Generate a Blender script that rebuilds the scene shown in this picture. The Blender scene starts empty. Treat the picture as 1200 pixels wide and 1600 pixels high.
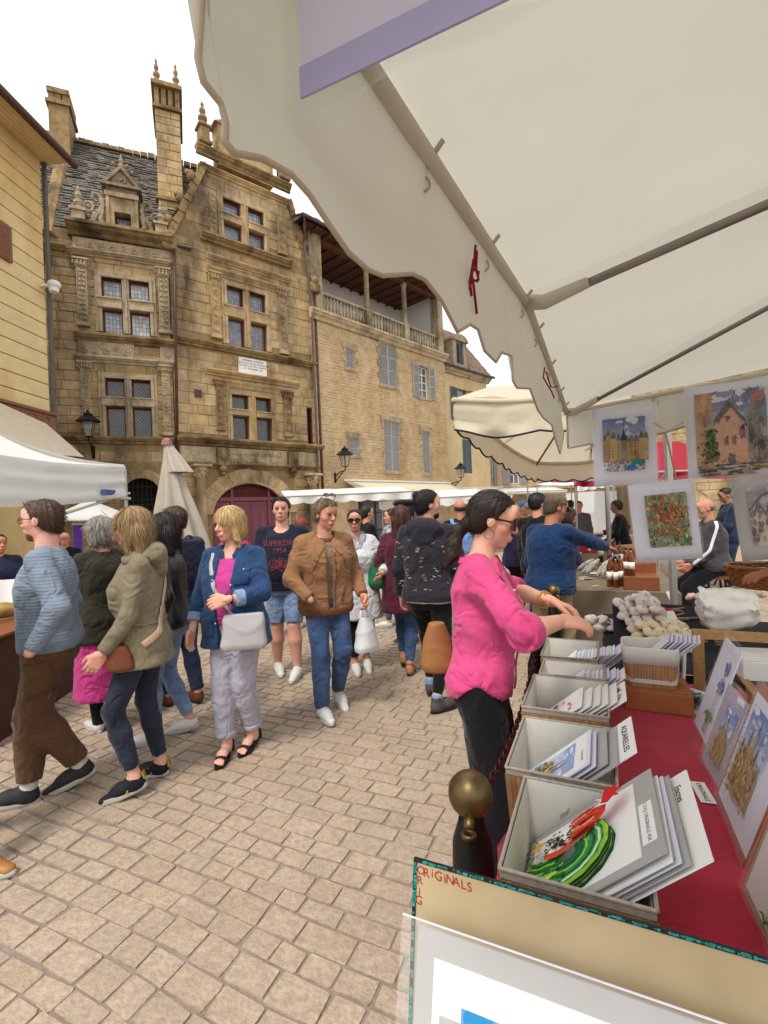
import bpy,bmesh,math,random
import numpy as np
from mathutils import Vector,Matrix,noise
from mathutils.bvhtree import BVHTree
random.seed(7)
rng=np.random.default_rng(5)
S=bpy.context.scene
COL=S.collection
R=math.radians
HC=1.62
FP=740.0
ROLL=R(2.3)
# ---------------------------------------------------------------- camera
cd=bpy.data.cameras.new('camera');cam=bpy.data.objects.new('camera',cd);COL.objects.link(cam)
cd.sensor_fit='HORIZONTAL';cd.sensor_width=36;cd.lens=FP/1200*36
cd.clip_start=0.02;cd.clip_end=600
_r=Vector((math.cos(ROLL),0,-math.sin(ROLL)));_u=Vector((math.sin(ROLL),0,math.cos(ROLL)));_b=Vector((0,-1,0))
cam.matrix_world=Matrix(((_r.x,_u.x,_b.x,0),(_r.y,_u.y,_b.y,0),(_r.z,_u.z,_b.z,HC),(0,0,0,1)))
S.camera=cam
# ---------------------------------------------------------------- sky, sun, exposure (bright overcast)
W=bpy.data.worlds.new('World');S.world=W;W.use_nodes=True
nt=W.node_tree;nt.nodes.clear();L=nt.links.new
out=nt.nodes.new('ShaderNodeOutputWorld');bg=nt.nodes.new('ShaderNodeBackground');bg.inputs['Strength'].default_value=0.115
sky=nt.nodes.new('ShaderNodeTexSky');sky.sky_type='NISHITA';sky.sun_disc=False
SUN_EL,SUN_AZ=R(58),R(-150)
sky.sun_elevation=SUN_EL;sky.sun_rotation=SUN_AZ
tc=nt.nodes.new('ShaderNodeTexCoord')
nz=nt.nodes.new('ShaderNodeTexNoise');nz.inputs['Scale'].default_value=2.2;nz.inputs['Detail'].default_value=6;nz.inputs['Roughness'].default_value=.55
rp=nt.nodes.new('ShaderNodeValToRGB');rp.color_ramp.elements[0].position=.40;rp.color_ramp.elements[0].color=(.5,.5,.5,1)
rp.color_ramp.elements[1].position=.60;rp.color_ramp.elements[1].color=(1,1,1,1)
mx=nt.nodes.new('ShaderNodeMix');mx.data_type='RGBA';mx.inputs['B'].default_value=(8.6,8.55,8.4,1)
L(tc.outputs['Generated'],nz.inputs['Vector']);L(nz.outputs['Fac'],rp.inputs['Fac']);L(rp.outputs['Color'],mx.inputs['Factor'])
L(sky.outputs['Color'],mx.inputs['A']);L(mx.outputs['Result'],bg.inputs['Color']);L(bg.outputs['Background'],out.inputs['Surface'])
sl=bpy.data.lights.new('sun','SUN');sun=bpy.data.objects.new('sun',sl);COL.objects.link(sun)
sl.energy=1.9;sl.angle=R(14);sl.color=(1,.95,.88)
sun.rotation_euler=Vector((math.sin(SUN_AZ)*math.cos(SUN_EL),math.cos(SUN_AZ)*math.cos(SUN_EL),math.sin(SUN_EL))).to_track_quat('Z','Y').to_euler()
S.view_settings.view_transform='Standard';S.view_settings.look='None'
S.view_settings.exposure=0.74;S.view_settings.gamma=1;S.view_settings.use_curve_mapping=False
S.render.engine='CYCLES'
S.cycles.max_bounces=7;S.cycles.diffuse_bounces=4;S.cycles.transparent_max_bounces=12
# ---------------------------------------------------------------- helpers
def ray(px,py):
 u,v=(px-600)/FP,(800-py)/FP
 return Vector((u*math.cos(ROLL)+v*math.sin(ROLL),1,-u*math.sin(ROLL)+v*math.cos(ROLL)))
def at(px,py,Y):return ray(px,py)*Y+Vector((0,0,HC))
def G(px,py,z=0.0):
 d=ray(px,py);return d*((z-HC)/d.z)+Vector((0,0,HC))
def hexc(h):
 h=h.lstrip('#');c=[int(h[i:i+2],16)/255 for i in(0,2,4)]
 return tuple((x/12.92 if x<.04045 else((x+.055)/1.055)**2.4)for x in c)
def C(c):return hexc(c)if isinstance(c,str)else tuple(c)
MATS={}
def mat(name,col=(.5,.5,.5),rough=.85,var=.18,scale=6,col2=None,bump=.25,bscale=30,bdist=.01,rnd=0.,attr=None,transl=0.,metal=0.,wave=None,spec=.3,alpha=1.,trans=0.,sheen=0.,pos=False,stretch=None,dirt=None,coat=0.,wr=None):
 if name in MATS:return MATS[name]
 m=bpy.data.materials.new(name);m.use_nodes=True;MATS[name]=m
 t=m.node_tree;n=t.nodes;l=t.links.new
 p=n['Principled BSDF'];c=C(col)
 p.inputs['Roughness'].default_value=rough;p.inputs['Metallic'].default_value=metal
 p.inputs['Specular IOR Level'].default_value=spec;p.inputs['Alpha'].default_value=alpha
 p.inputs['Transmission Weight'].default_value=trans;p.inputs['Sheen Weight'].default_value=sheen;p.inputs['Coat Weight'].default_value=coat
 if pos:
  g=n.new('ShaderNodeNewGeometry');vec=g.outputs['Position']
 else:
  g=n.new('ShaderNodeTexCoord');vec=g.outputs['Object']
 if stretch:
  mp=n.new('ShaderNodeMapping');mp.inputs['Scale'].default_value=stretch;l(vec,mp.inputs['Vector']);vec=mp.outputs['Vector']
 no=n.new('ShaderNodeTexNoise');no.inputs['Scale'].default_value=scale;no.inputs['Detail'].default_value=5;no.inputs['Roughness'].default_value=.6
 l(vec,no.inputs['Vector'])
 r=n.new('ShaderNodeValToRGB');e=r.color_ramp.elements
 e[0].position=.3;e[1].position=.7
 lo=tuple(x*(1-var)for x in c);hi=C(col2)if col2 else tuple(min(1,x*(1+var))for x in c)
 e[0].color=(*lo,1);e[1].color=(*hi,1)
 l(no.outputs['Fac'],r.inputs['Fac']);cout=r.outputs['Color']
 if attr:
  a=n.new('ShaderNodeAttribute');a.attribute_name=attr
  q=n.new('ShaderNodeMix');q.data_type='RGBA';q.blend_type='MULTIPLY';q.inputs['Factor'].default_value=1
  l(cout,q.inputs['A']);l(a.outputs['Color'],q.inputs['B']);cout=q.outputs['Result']
 if rnd:
  oi=n.new('ShaderNodeObjectInfo');hs=n.new('ShaderNodeHueSaturation')
  for k,(i0,i1,o0,o1)in dict(Value=(0,1,1-rnd,1+rnd),Saturation=(.2,.8,1-rnd*.9,1+rnd*.25)).items():
   mr=n.new('ShaderNodeMapRange');mr.inputs['From Min'].default_value=i0;mr.inputs['From Max'].default_value=i1
   mr.inputs['To Min'].default_value=o0;mr.inputs['To Max'].default_value=o1
   if k=='Saturation':
    ma=n.new('ShaderNodeMath');ma.operation='FRACT';mb=n.new('ShaderNodeMath');mb.operation='MULTIPLY';mb.inputs[1].default_value=7.31
    l(oi.outputs['Random'],mb.inputs[0]);l(mb.outputs[0],ma.inputs[0]);l(ma.outputs[0],mr.inputs['Value'])
   else:l(oi.outputs['Random'],mr.inputs['Value'])
   l(mr.outputs['Result'],hs.inputs[k])
  l(cout,hs.inputs['Color']);cout=hs.outputs['Color']
 if dirt:
  dn=n.new('ShaderNodeTexNoise');dn.inputs['Scale'].default_value=dirt[1];dn.inputs['Detail'].default_value=7;dn.inputs['Roughness'].default_value=.65
  g2=n.new('ShaderNodeNewGeometry');mp2=n.new('ShaderNodeMapping');mp2.inputs['Scale'].default_value=(1,1,.45)
  l(g2.outputs['Position'],mp2.inputs['Vector']);l(mp2.outputs['Vector'],dn.inputs['Vector'])
  dr=n.new('ShaderNodeValToRGB');dr.color_ramp.elements[0].position=.47;dr.color_ramp.elements[1].position=.66
  dr.color_ramp.elements[0].color=(0,0,0,1);dr.color_ramp.elements[1].color=(dirt[2],)*3+(1,)
  l(dn.outputs['Fac'],dr.inputs['Fac'])
  q=n.new('ShaderNodeMix');q.data_type='RGBA';q.inputs['B'].default_value=(*C(dirt[0]),1)
  l(dr.outputs['Color'],q.inputs['Factor']);l(cout,q.inputs['A']);cout=q.outputs['Result']
 l(cout,p.inputs['Base Color'])
 h=None
 if bump:
  bn=n.new('ShaderNodeTexNoise');bn.inputs['Scale'].default_value=bscale;bn.inputs['Detail'].default_value=4;l(vec,bn.inputs['Vector']);h=bn.outputs['Fac']
 if wave:
  wt=n.new('ShaderNodeTexWave');wt.bands_direction=wave[0];wt.inputs['Scale'].default_value=wave[1];wt.inputs['Distortion'].default_value=wave[3]if len(wave)>3 else .6
  wt.inputs['Detail'].default_value=1.5;wt.inputs['Detail Scale'].default_value=2
  l(vec,wt.inputs['Vector'])
  if h is not None:
   ad=n.new('ShaderNodeMath');ad.operation='MULTIPLY_ADD';ad.inputs[1].default_value=wave[2];l(wt.outputs['Fac'],ad.inputs[0]);l(h,ad.inputs[2]);h=ad.outputs[0]
  else:h=wt.outputs['Fac']
 if h is not None:
  b=n.new('ShaderNodeBump');b.inputs['Strength'].default_value=bump or .3;b.inputs['Distance'].default_value=bdist
  l(h,b.inputs['Height']);l(b.outputs['Normal'],p.inputs['Normal'])
  if wr:
   w1=n.new('ShaderNodeTexNoise');w1.inputs['Scale'].default_value=wr[0];w1.inputs['Detail'].default_value=1.5;w1.inputs['Distortion'].default_value=.9;l(vec,w1.inputs['Vector'])
   w2=n.new('ShaderNodeMath');w2.operation='PINGPONG';w2.inputs[1].default_value=.25;l(w1.outputs['Fac'],w2.inputs[0])
   b2=n.new('ShaderNodeBump');b2.inputs['Strength'].default_value=wr[2];b2.inputs['Distance'].default_value=wr[1]/.25
   l(w2.outputs[0],b2.inputs['Height']);l(b2.outputs['Normal'],b.inputs['Normal'])
 if transl:
  o=n['Material Output'];tr=n.new('ShaderNodeBsdfTranslucent');ms=n.new('ShaderNodeMixShader');ms.inputs['Fac'].default_value=transl
  l(cout,tr.inputs['Color']);l(p.outputs['BSDF'],ms.inputs[1]);l(tr.outputs['BSDF'],ms.inputs[2]);l(ms.outputs['Shader'],o.inputs['Surface'])
 return m
def link(o,parent=None):
 COL.objects.link(o)
 if parent is not None:o.parent=parent
 return o
def tag(o,label=None,cat=None,group=None,kind=None):
 for k,v in(('label',label),('category',cat),('group',group),('kind',kind)):
  if v:o[k]=v
 return o
def thing(name,label,cat,loc=(0,0,0),rz=0.,group=None):
 o=bpy.data.objects.new(name,None);o.empty_display_size=.1;link(o)
 o.location=loc;o.rotation_euler=(0,0,rz);return tag(o,label,cat,group)
def copy_tree(o,parent=None):
 c=o.copy();link(c)
 if parent is not None:c.parent=parent
 for ch in list(o.children):copy_tree(ch,c)
 return c
class MB:
 """collects simple shapes, then links them as one mesh object"""
 def __init__(s):s.v=[];s.f=[];s.m=[];s.c=[];s.cur=0;s.col=None;s.M=None;s.ss=[];s.smooth=False
 def add(s,vs,fs):
  o=len(s.v)
  s.v+=[tuple(s.M@Vector(p))if s.M is not None else tuple(p)for p in vs]
  s.f+=[tuple(i+o for i in f)for f in fs];s.m+=[s.cur]*len(fs);s.c+=[s.col]*len(fs);s.ss+=[s.smooth]*len(fs)
  return s
 def box(s,x0,x1,y0,y1,z0,z1,ch=0.):
  if ch:
   x0,x1=min(x0,x1),max(x0,x1);y0,y1=min(y0,y1),max(y0,y1);z0,z1=min(z0,z1),max(z0,z1)
   P,idx=[],{}
   for i,x in enumerate((x0,x1)):
    for j,y in enumerate((y0,y1)):
     for k,z in enumerate((z0,z1)):
      sx,sy,sz=(1,-1)[i],(1,-1)[j],(1,-1)[k]
      for a,q in enumerate(((x,y+sy*ch,z+sz*ch),(x+sx*ch,y,z+sz*ch),(x+sx*ch,y+sy*ch,z))):
       idx[i,j,k,a]=len(P);P.append(q)
   F=[]
   for i in(0,1):F.append([idx[i,j,k,0]for j,k in((0,0),(0,1),(1,1),(1,0))][::(1 if i==0 else-1)])
   for j in(0,1):F.append([idx[i,j,k,1]for i,k in((0,0),(1,0),(1,1),(0,1))][::(1 if j==0 else-1)])
   for k in(0,1):F.append([idx[i,j,k,2]for i,j in((0,0),(0,1),(1,1),(1,0))][::(1 if k==0 else-1)])
   for j in(0,1):
    for k in(0,1):F.append([idx[0,j,k,1],idx[1,j,k,1],idx[1,j,k,2],idx[0,j,k,2]])
   for i in(0,1):
    for k in(0,1):F.append([idx[i,0,k,0],idx[i,1,k,0],idx[i,1,k,2],idx[i,0,k,2]])
   for i in(0,1):
    for j in(0,1):F.append([idx[i,j,0,0],idx[i,j,1,0],idx[i,j,1,1],idx[i,j,0,1]])
   for i in(0,1):
    for j in(0,1):
     for k in(0,1):F.append([idx[i,j,k,a]for a in range(3)])
   return s.add(P,F)
  return s.add([(x,y,z)for x in(x0,x1)for y in(y0,y1)for z in(z0,z1)],[(0,1,3,2),(4,6,7,5),(0,4,5,1),(2,3,7,6),(0,2,6,4),(1,5,7,3)])
 def prism(s,pts,a0,a1,axis='y'):
  n=len(pts)
  def q(p,a):return{'y':(p[0],a,p[1]),'z':(p[0],p[1],a),'x':(a,p[0],p[1])}[axis]
  return s.add([q(p,a0)for p in pts]+[q(p,a1)for p in pts],[tuple(range(n)),tuple(range(2*n-1,n-1,-1))]+[(i,(i+1)%n,n+(i+1)%n,n+i)for i in range(n)])
 def tube(s,pts,r,n=8,caps=True):
  pts=[Vector(p)for p in pts];rs=r if isinstance(r,(list,tuple))else[r]*len(pts)
  V,F=[],[]
  T=[(pts[min(i+1,len(pts)-1)]-pts[max(i-1,0)]).normalized()for i in range(len(pts))]
  a=T[0].orthogonal().normalized()
  for i,p in enumerate(pts):
   a=(a-T[i]*a.dot(T[i])).normalized();b=T[i].cross(a)
   for k in range(n):
    w=2*math.pi*k/n;V.append(p+(a*math.cos(w)+b*math.sin(w))*rs[i])
  for i in range(len(pts)-1):
   for k in range(n):F.append((i*n+k,i*n+(k+1)%n,(i+1)*n+(k+1)%n,(i+1)*n+k))
  if caps:F+=[tuple(range(n))[::-1],tuple(range((len(pts)-1)*n,len(pts)*n))]
  return s.add(V,F)
 def lathe(s,prof,c=(0,0,0),n=12,sx=1.,sy=1.):
  V,F=[],[]
  for r,z in prof:
   for k in range(n):
    w=2*math.pi*k/n;V.append((c[0]+r*sx*math.cos(w),c[1]+r*sy*math.sin(w),c[2]+z))
  for i in range(len(prof)-1):
   for k in range(n):F.append((i*n+k,i*n+(k+1)%n,(i+1)*n+(k+1)%n,(i+1)*n+k))
  if prof[0][0]>1e-4:F.append(tuple(range(n))[::-1])
  if prof[-1][0]>1e-4:F.append(tuple(range((len(prof)-1)*n,len(prof)*n)))
  return s.add(V,F)
 def ball(s,c,r,n=10,m=7,sc=(1,1,1)):
  o=s.smooth;s.smooth=True
  V=[(c[0],c[1],c[2]-r*sc[2])];F=[]
  for i in range(1,m):
   t=math.pi*i/m
   for k in range(n):
    w=2*math.pi*k/n
    V.append((c[0]+r*sc[0]*math.sin(t)*math.cos(w),c[1]+r*sc[1]*math.sin(t)*math.sin(w),c[2]-r*sc[2]*math.cos(t)))
  V.append((c[0],c[1],c[2]+r*sc[2]))
  for k in range(n):
   F.append((0,1+(k+1)%n,1+k));e=1+(m-2)*n;F.append((len(V)-1,e+k,e+(k+1)%n))
  for i in range(m-2):
   for k in range(n):F.append((1+i*n+k,1+i*n+(k+1)%n,1+(i+1)*n+(k+1)%n,1+(i+1)*n+k))
  s.add(V,F);s.smooth=o;return s
 def grid(s,P):
  n,m=len(P),len(P[0])
  return s.add([p for r in P for p in r],[(i*m+j,i*m+j+1,(i+1)*m+j+1,(i+1)*m+j)for i in range(n-1)for j in range(m-1)])
 def quad(s,a,b,c,d):return s.add([a,b,c,d],[(0,1,2,3)])
 def ring(s,c,r,t,axis='y',n=12,k=6,sc=1.):
  pts=[]
  for i in range(n+1):
   w=2*math.pi*i/n;q=(r*math.cos(w),r*math.sin(w)*sc)
   pts.append(Vector(c)+Vector({'y':(q[0],0,q[1]),'z':(q[0],q[1],0),'x':(0,q[0],q[1])}[axis]))
  return s.tube(pts,t,k,False)
 def build(s,name,m=None,parent=None,smooth=False,fix=True,thick=0.):
  me=bpy.data.meshes.new(name);me.from_pydata(s.v,[],s.f)
  for x in(m if isinstance(m,(list,tuple))else[m]):
   if x:me.materials.append(x)
  if any(s.m):me.polygons.foreach_set('material_index',s.m)
  if any(c is not None for c in s.c):
   a=me.color_attributes.new('Col','FLOAT_COLOR','CORNER');k=0
   buf=np.ones((len(me.loops),4),np.float32)
   for f,c in zip(s.f,s.c):
    if c is not None:buf[k:k+len(f),:3]=c
    k+=len(f)
   a.data.foreach_set('color',buf.ravel())
  if fix:
   b=bmesh.new();b.from_mesh(me);bmesh.ops.recalc_face_normals(b,faces=b.faces);b.to_mesh(me);b.free()
  if smooth:me.polygons.foreach_set('use_smooth',[True]*len(me.polygons))
  elif any(s.ss):me.polygons.foreach_set('use_smooth',s.ss)
  me.update()
  o=bpy.data.objects.new(name,me);link(o,parent)
  if thick:
   md=o.modifiers.new('thick','SOLIDIFY');md.thickness=thick;md.offset=0
  return o
def fn(x,y,z=0.,s=1.):return noise.noise((x*s,y*s,z*s))
class Frame:
 """a vertical facade plane: local x along it, local y into the house, z up"""
 def __init__(s,px,Y,ang,py=800):
  p=at(px,py,Y);s.o=Vector((p.x,p.y,0));s.a=R(ang);s.rz=math.pi/2-s.a
  s.t=Vector((math.sin(s.a),math.cos(s.a),0));s.n=Vector((-math.cos(s.a),math.sin(s.a),0))
 def __call__(s,px,py,off=0.):
  d=ray(px,py);q=s.o+s.n*off-Vector((0,0,HC));q.z=0
  k=q.dot(s.n)/d.dot(s.n);p=d*k-q
  return(p.dot(s.t),d.z*k+HC)
 def s(s,px,py):return s(px,py)[0]
 def w(s,x,y,z):return s.o+s.t*x+s.n*y+Vector((0,0,z))
# ================================================================ BUILDINGS
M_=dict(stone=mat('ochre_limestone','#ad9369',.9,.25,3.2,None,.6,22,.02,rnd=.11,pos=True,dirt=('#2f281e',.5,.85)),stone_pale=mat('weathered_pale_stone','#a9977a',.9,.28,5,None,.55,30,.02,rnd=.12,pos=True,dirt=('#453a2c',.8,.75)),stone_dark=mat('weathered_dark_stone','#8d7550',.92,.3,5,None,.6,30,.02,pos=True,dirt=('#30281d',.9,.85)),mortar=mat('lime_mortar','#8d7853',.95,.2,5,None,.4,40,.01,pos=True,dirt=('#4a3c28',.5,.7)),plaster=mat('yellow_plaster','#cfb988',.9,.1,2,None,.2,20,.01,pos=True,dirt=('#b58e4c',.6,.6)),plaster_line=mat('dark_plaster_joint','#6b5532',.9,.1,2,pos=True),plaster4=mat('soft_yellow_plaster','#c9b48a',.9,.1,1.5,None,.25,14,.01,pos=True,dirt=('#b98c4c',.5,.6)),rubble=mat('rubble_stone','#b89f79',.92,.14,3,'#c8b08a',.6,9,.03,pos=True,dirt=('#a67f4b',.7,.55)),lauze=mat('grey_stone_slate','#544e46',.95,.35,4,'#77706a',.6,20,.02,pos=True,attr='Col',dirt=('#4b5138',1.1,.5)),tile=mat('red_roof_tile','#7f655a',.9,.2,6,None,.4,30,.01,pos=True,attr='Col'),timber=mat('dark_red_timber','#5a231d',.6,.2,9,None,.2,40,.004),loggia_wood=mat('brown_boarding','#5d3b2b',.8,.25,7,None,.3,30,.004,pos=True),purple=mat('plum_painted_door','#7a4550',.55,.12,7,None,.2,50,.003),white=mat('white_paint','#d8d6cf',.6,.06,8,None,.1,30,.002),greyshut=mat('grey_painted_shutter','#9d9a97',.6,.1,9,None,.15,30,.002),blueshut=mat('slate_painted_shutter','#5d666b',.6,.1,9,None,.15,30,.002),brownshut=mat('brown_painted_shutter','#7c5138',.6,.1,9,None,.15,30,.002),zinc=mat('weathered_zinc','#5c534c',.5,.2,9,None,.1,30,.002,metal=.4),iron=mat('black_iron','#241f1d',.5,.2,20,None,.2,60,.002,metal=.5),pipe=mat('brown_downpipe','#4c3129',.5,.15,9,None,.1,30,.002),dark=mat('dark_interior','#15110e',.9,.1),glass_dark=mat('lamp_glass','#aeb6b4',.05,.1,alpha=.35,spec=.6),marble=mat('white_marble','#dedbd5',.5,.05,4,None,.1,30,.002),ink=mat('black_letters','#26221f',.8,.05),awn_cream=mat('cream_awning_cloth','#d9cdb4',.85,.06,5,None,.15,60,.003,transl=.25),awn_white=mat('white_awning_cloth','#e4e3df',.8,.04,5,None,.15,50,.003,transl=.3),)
def glass_mat(name,kind,tint,cell):
 m=bpy.data.materials.new(name);m.use_nodes=True;t=m.node_tree;n=t.nodes;l=t.links.new;p=n['Principled BSDF']
 tc=n.new('ShaderNodeTexCoord');mp=n.new('ShaderNodeMapping');l(tc.outputs['Object'],mp.inputs['Vector'])
 if kind=='diamond':mp.inputs['Rotation'].default_value=(0,R(45),0)
 mp.inputs['Scale'].default_value=(1/cell,)*3
 br=n.new('ShaderNodeTexBrick');sp=n.new('ShaderNodeSeparateXYZ');cb=n.new('ShaderNodeCombineXYZ')
 l(mp.outputs['Vector'],sp.inputs[0]);l(sp.outputs['X'],cb.inputs['X']);l(sp.outputs['Z'],cb.inputs['Y']);l(cb.outputs[0],br.inputs['Vector'])
 br.offset=0;br.inputs['Scale'].default_value=1;br.inputs['Brick Width'].default_value=1;br.inputs['Row Height'].default_value=1 if kind!='tall' else 1.3
 br.inputs['Mortar Size'].default_value=.05 if kind!='diamond' else .13;br.inputs['Bias'].default_value=-.2
 c=Vector(C(tint));br.inputs['Color1'].default_value=(*(c*.75),1);br.inputs['Color2'].default_value=(*(c*1.3),1);br.inputs['Mortar'].default_value=(.025,.025,.025,1)
 no=n.new('ShaderNodeTexNoise');no.inputs['Scale'].default_value=1.6;l(tc.outputs['Object'],no.inputs['Vector'])
 q=n.new('ShaderNodeMix');q.data_type='RGBA';q.blend_type='OVERLAY';q.inputs['Factor'].default_value=.5;l(br.outputs['Color'],q.inputs['A']);l(no.outputs['Fac'],q.inputs['B'])
 l(q.outputs['Result'],p.inputs['Base Color']);p.inputs['Roughness'].default_value=.12;p.inputs['Specular IOR Level'].default_value=.6
 b=n.new('ShaderNodeBump');b.inputs['Distance'].default_value=.01;b.inputs['Strength'].default_value=.5;l(br.outputs['Color'],b.inputs['Height']);l(b.outputs['Normal'],p.inputs['Normal'])
 return m
GL=dict(lead=glass_mat('leaded_glass','tall','#a4a9b6',.105),pale=glass_mat('pale_leaded_glass','tall','#c3c7ca',.11),lead2=glass_mat('small_leaded_glass','tall','#80838f',.085),bull=glass_mat('diamond_leaded_glass','diamond','#53564a',.095),plain=glass_mat('plain_window_glass','sq','#6a6c70',.8))
def clip_poly(poly,a,b,c):
 o=[]
 for i in range(len(poly)):
  p,q=poly[i],poly[(i+1)%len(poly)];dp,dq=a*p[0]+b*p[1]-c,a*q[0]+b*q[1]-c
  if dp<=0:o.append(p)
  if dp*dq<0:k=dp/(dp-dq);o.append((p[0]+(q[0]-p[0])*k,p[1]+(q[1]-p[1])*k))
 return o
def area(p):return abs(sum(p[i][0]*p[(i+1)%len(p)][1]-p[(i+1)%len(p)][0]*p[i][1]for i in range(len(p))))/2
def wall(name,root,poly,holes,m,depth=6.,rev=.3,y=0.):
 """outer shell of a house front: face with openings, reveals, sides running back"""
 b=MB();xs=sorted({p[0]for p in poly}|{h[i]for h in holes for i in(0,1)});zs=sorted({p[1]for p in poly}|{h[i]for h in holes for i in(2,3)})
 x_lo,x_hi,z_lo,z_hi=xs[0],xs[-1],zs[0],zs[-1]
 for i in range(len(xs)-1):
  for k in range(len(zs)-1):
   cx,cz=(xs[i]+xs[i+1])/2,(zs[k]+zs[k+1])/2
   if any(h[0]<cx<h[1]and h[2]<cz<h[3]for h in holes):continue
   q=[(xs[i],zs[k]),(xs[i+1],zs[k]),(xs[i+1],zs[k+1]),(xs[i],zs[k+1])]
   for j in range(len(poly)):
    p0,p1=poly[j],poly[(j+1)%len(poly)];a,c_=p1[1]-p0[1],p0[0]-p1[0]
    q=clip_poly(q,a,c_,a*p0[0]+c_*p0[1]+1e-6)
    if len(q)<3:break
   if len(q)>=3 and area(q)>1e-5:b.add([(p[0],y,p[1])for p in q],[tuple(range(len(q)))])
 for h in holes:
  x0,x1,z0,z1=h[:4]
  for a,c_ in(((x0,z0),(x0,z1)),((x0,z1),(x1,z1)),((x1,z1),(x1,z0)),((x1,z0),(x0,z0))):
   b.quad((a[0],y,a[1]),(c_[0],y,c_[1]),(c_[0],y+rev,c_[1]),(a[0],y+rev,a[1]))
 n=len(poly)
 for j in range(n):
  p0,p1=poly[j],poly[(j+1)%n]
  b.quad((p0[0],y,p0[1]),(p1[0],y,p1[1]),(p1[0],y+depth,p1[1]),(p0[0],y+depth,p0[1]))
 return b.build(name,m,root)
def unit_stone(seed,ch=.05):
 r=random.Random(seed);j=lambda a:r.uniform(-a,a)
 V=[(-.5,0,-.5),(.5,0,-.5),(.5,0,.5),(-.5,0,.5)]
 V+=[(p[0]*(1-ch)+j(.012),-.62,p[2]*(1-ch*2)+j(.02))for p in V[:4]]
 V+=[(p[0]*(1-2.4*ch)+j(.015),-1+j(.18),p[2]*(1-4.8*ch)+j(.03))for p in V[:4]]
 F=[(i,(i+1)%4,4+(i+1)%4,4+i)for i in range(4)]+[(4+i,4+(i+1)%4,8+(i+1)%4,8+i)for i in range(4)]+[(8,9,10,11)]
 return V,F
USTONE=[unit_stone(i,.03)for i in range(7)]
def stones(parent,poly,holes,m,ch=.33,lw=(.4,.8),limit=300,proud=(.012,.03),y=0.,joint=.012,name='stone',seed=1,mb=None):
 """coursed stones; the first `limit` are objects of their own, the rest one mesh"""
 r=random.Random(seed);meshes=[]
 for k,(V,F)in enumerate(USTONE):
  me=bpy.data.meshes.new(name);me.from_pydata(V,[],F);me.materials.append(m);meshes.append(me)
 z0,z1=min(p[1]for p in poly),max(p[1]for p in poly);z=z0;out=[]
 while z<z1-.08:
  h=min(ch*r.uniform(.8,1.2),z1-z);zm=z+h/2
  q=clip_poly(clip_poly(poly,0,1,z+h-1e-4),0,-1,-z-1e-4)
  if len(q)>=3:
   xl=max(min(p[0]for p in q if abs(p[1]-zz)<.02)if any(abs(p[1]-zz)<.02 for p in q)else min(p[0]for p in q)for zz in(z,z+h))
   xr=min(max(p[0]for p in q if abs(p[1]-zz)<.02)if any(abs(p[1]-zz)<.02 for p in q)else max(p[0]for p in q)for zz in(z,z+h))
   iv=[(xl,xr)]
   for hh in holes:
    if hh[2]<z+h-.02 and hh[3]>z+.02:
     nv=[]
     for a,b in iv:
      if hh[1]<=a or hh[0]>=b:nv.append((a,b));continue
      if hh[0]-a>.05:nv.append((a,hh[0]))
      if b-hh[1]>.05:nv.append((hh[1],b))
     iv=nv
   for a,b in iv:
    x=a
    while x<b-.03:
     w=r.uniform(*lw)
     if b-x-w<lw[0]*.6:w=b-x
     out.append((x,min(x+w,b),z,z+h));x+=w
  z+=h
 out.sort(key=lambda q:-(q[1]-q[0])*(q[3]-q[2]));rest=MB()
 for i,(a,b,c,d)in enumerate(out):
  k=r.randrange(len(meshes));pr=r.uniform(*proud);sc=(b-a-joint,pr,d-c-joint);lo=((a+b)/2,y,(c+d)/2)
  if i<limit:
   o=bpy.data.objects.new(name,meshes[k]);link(o,parent);o.location=lo;o.scale=sc
   if r.random()<.5:o.rotation_euler=(0,math.pi,0)
  else:
   V,F=USTONE[k];rest.add([(lo[0]+p[0]*sc[0],lo[1]+p[1]*sc[1],lo[2]+p[2]*sc[2])for p in V],F)
 if rest.v:tag(rest.build(name+'_courses',m,parent),kind='stuff')
 return out
def cornice(root,name,x0,x1,z,h,out,m,ends=True,y=0.,seed=0):
 """a moulded string course of stepped, worn profile"""
 b=MB();prof=[(0,0),(-out*.35,h*.05),(-out*.45,h*.3),(-out*.75,h*.45),(-out*.85,h*.62),(-out,h*.68),(-out,h*.9),(-out*.7,h),(0,h*1.08)]
 n=max(2,int((x1-x0)/.22));P=[]
 for i in range(n+1):
  x=x0+(x1-x0)*i/n
  P.append([(x,y+p[0]+.012*fn(x*5,j,seed),z+p[1]+.012*fn(x*4,j*3,seed+5))for j,p in enumerate(prof)])
 b.grid(P)
 for r_ in(P[0],P[-1]):b.add(r_,[tuple(range(len(r_)))])
 return b.build(name,m,root)
def window4(root,holes,glasses,y=.16,timber=None,frame_w=.045):
 """a cross window: each light has a timber frame (part) with its leaded pane (sub-part)"""
 for h,g in zip(holes,glasses):
  x0,x1,z0,z1=h;b=MB();w=frame_w
  b.box(x0,x0+w,y-.03,y+.04,z0,z1);b.box(x1-w,x1,y-.03,y+.04,z0,z1)
  b.box(x0+w,x1-w,y-.03,y+.04,z0,z0+w);b.box(x0+w,x1-w,y-.03,y+.04,z1-w,z1)
  f=b.build('window',timber or M_['timber'],root)
  p=MB().box(x0+w,x1-w,y+.005,y+.02,z0+w,z1-w).build('pane',GL[g],f)
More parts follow.
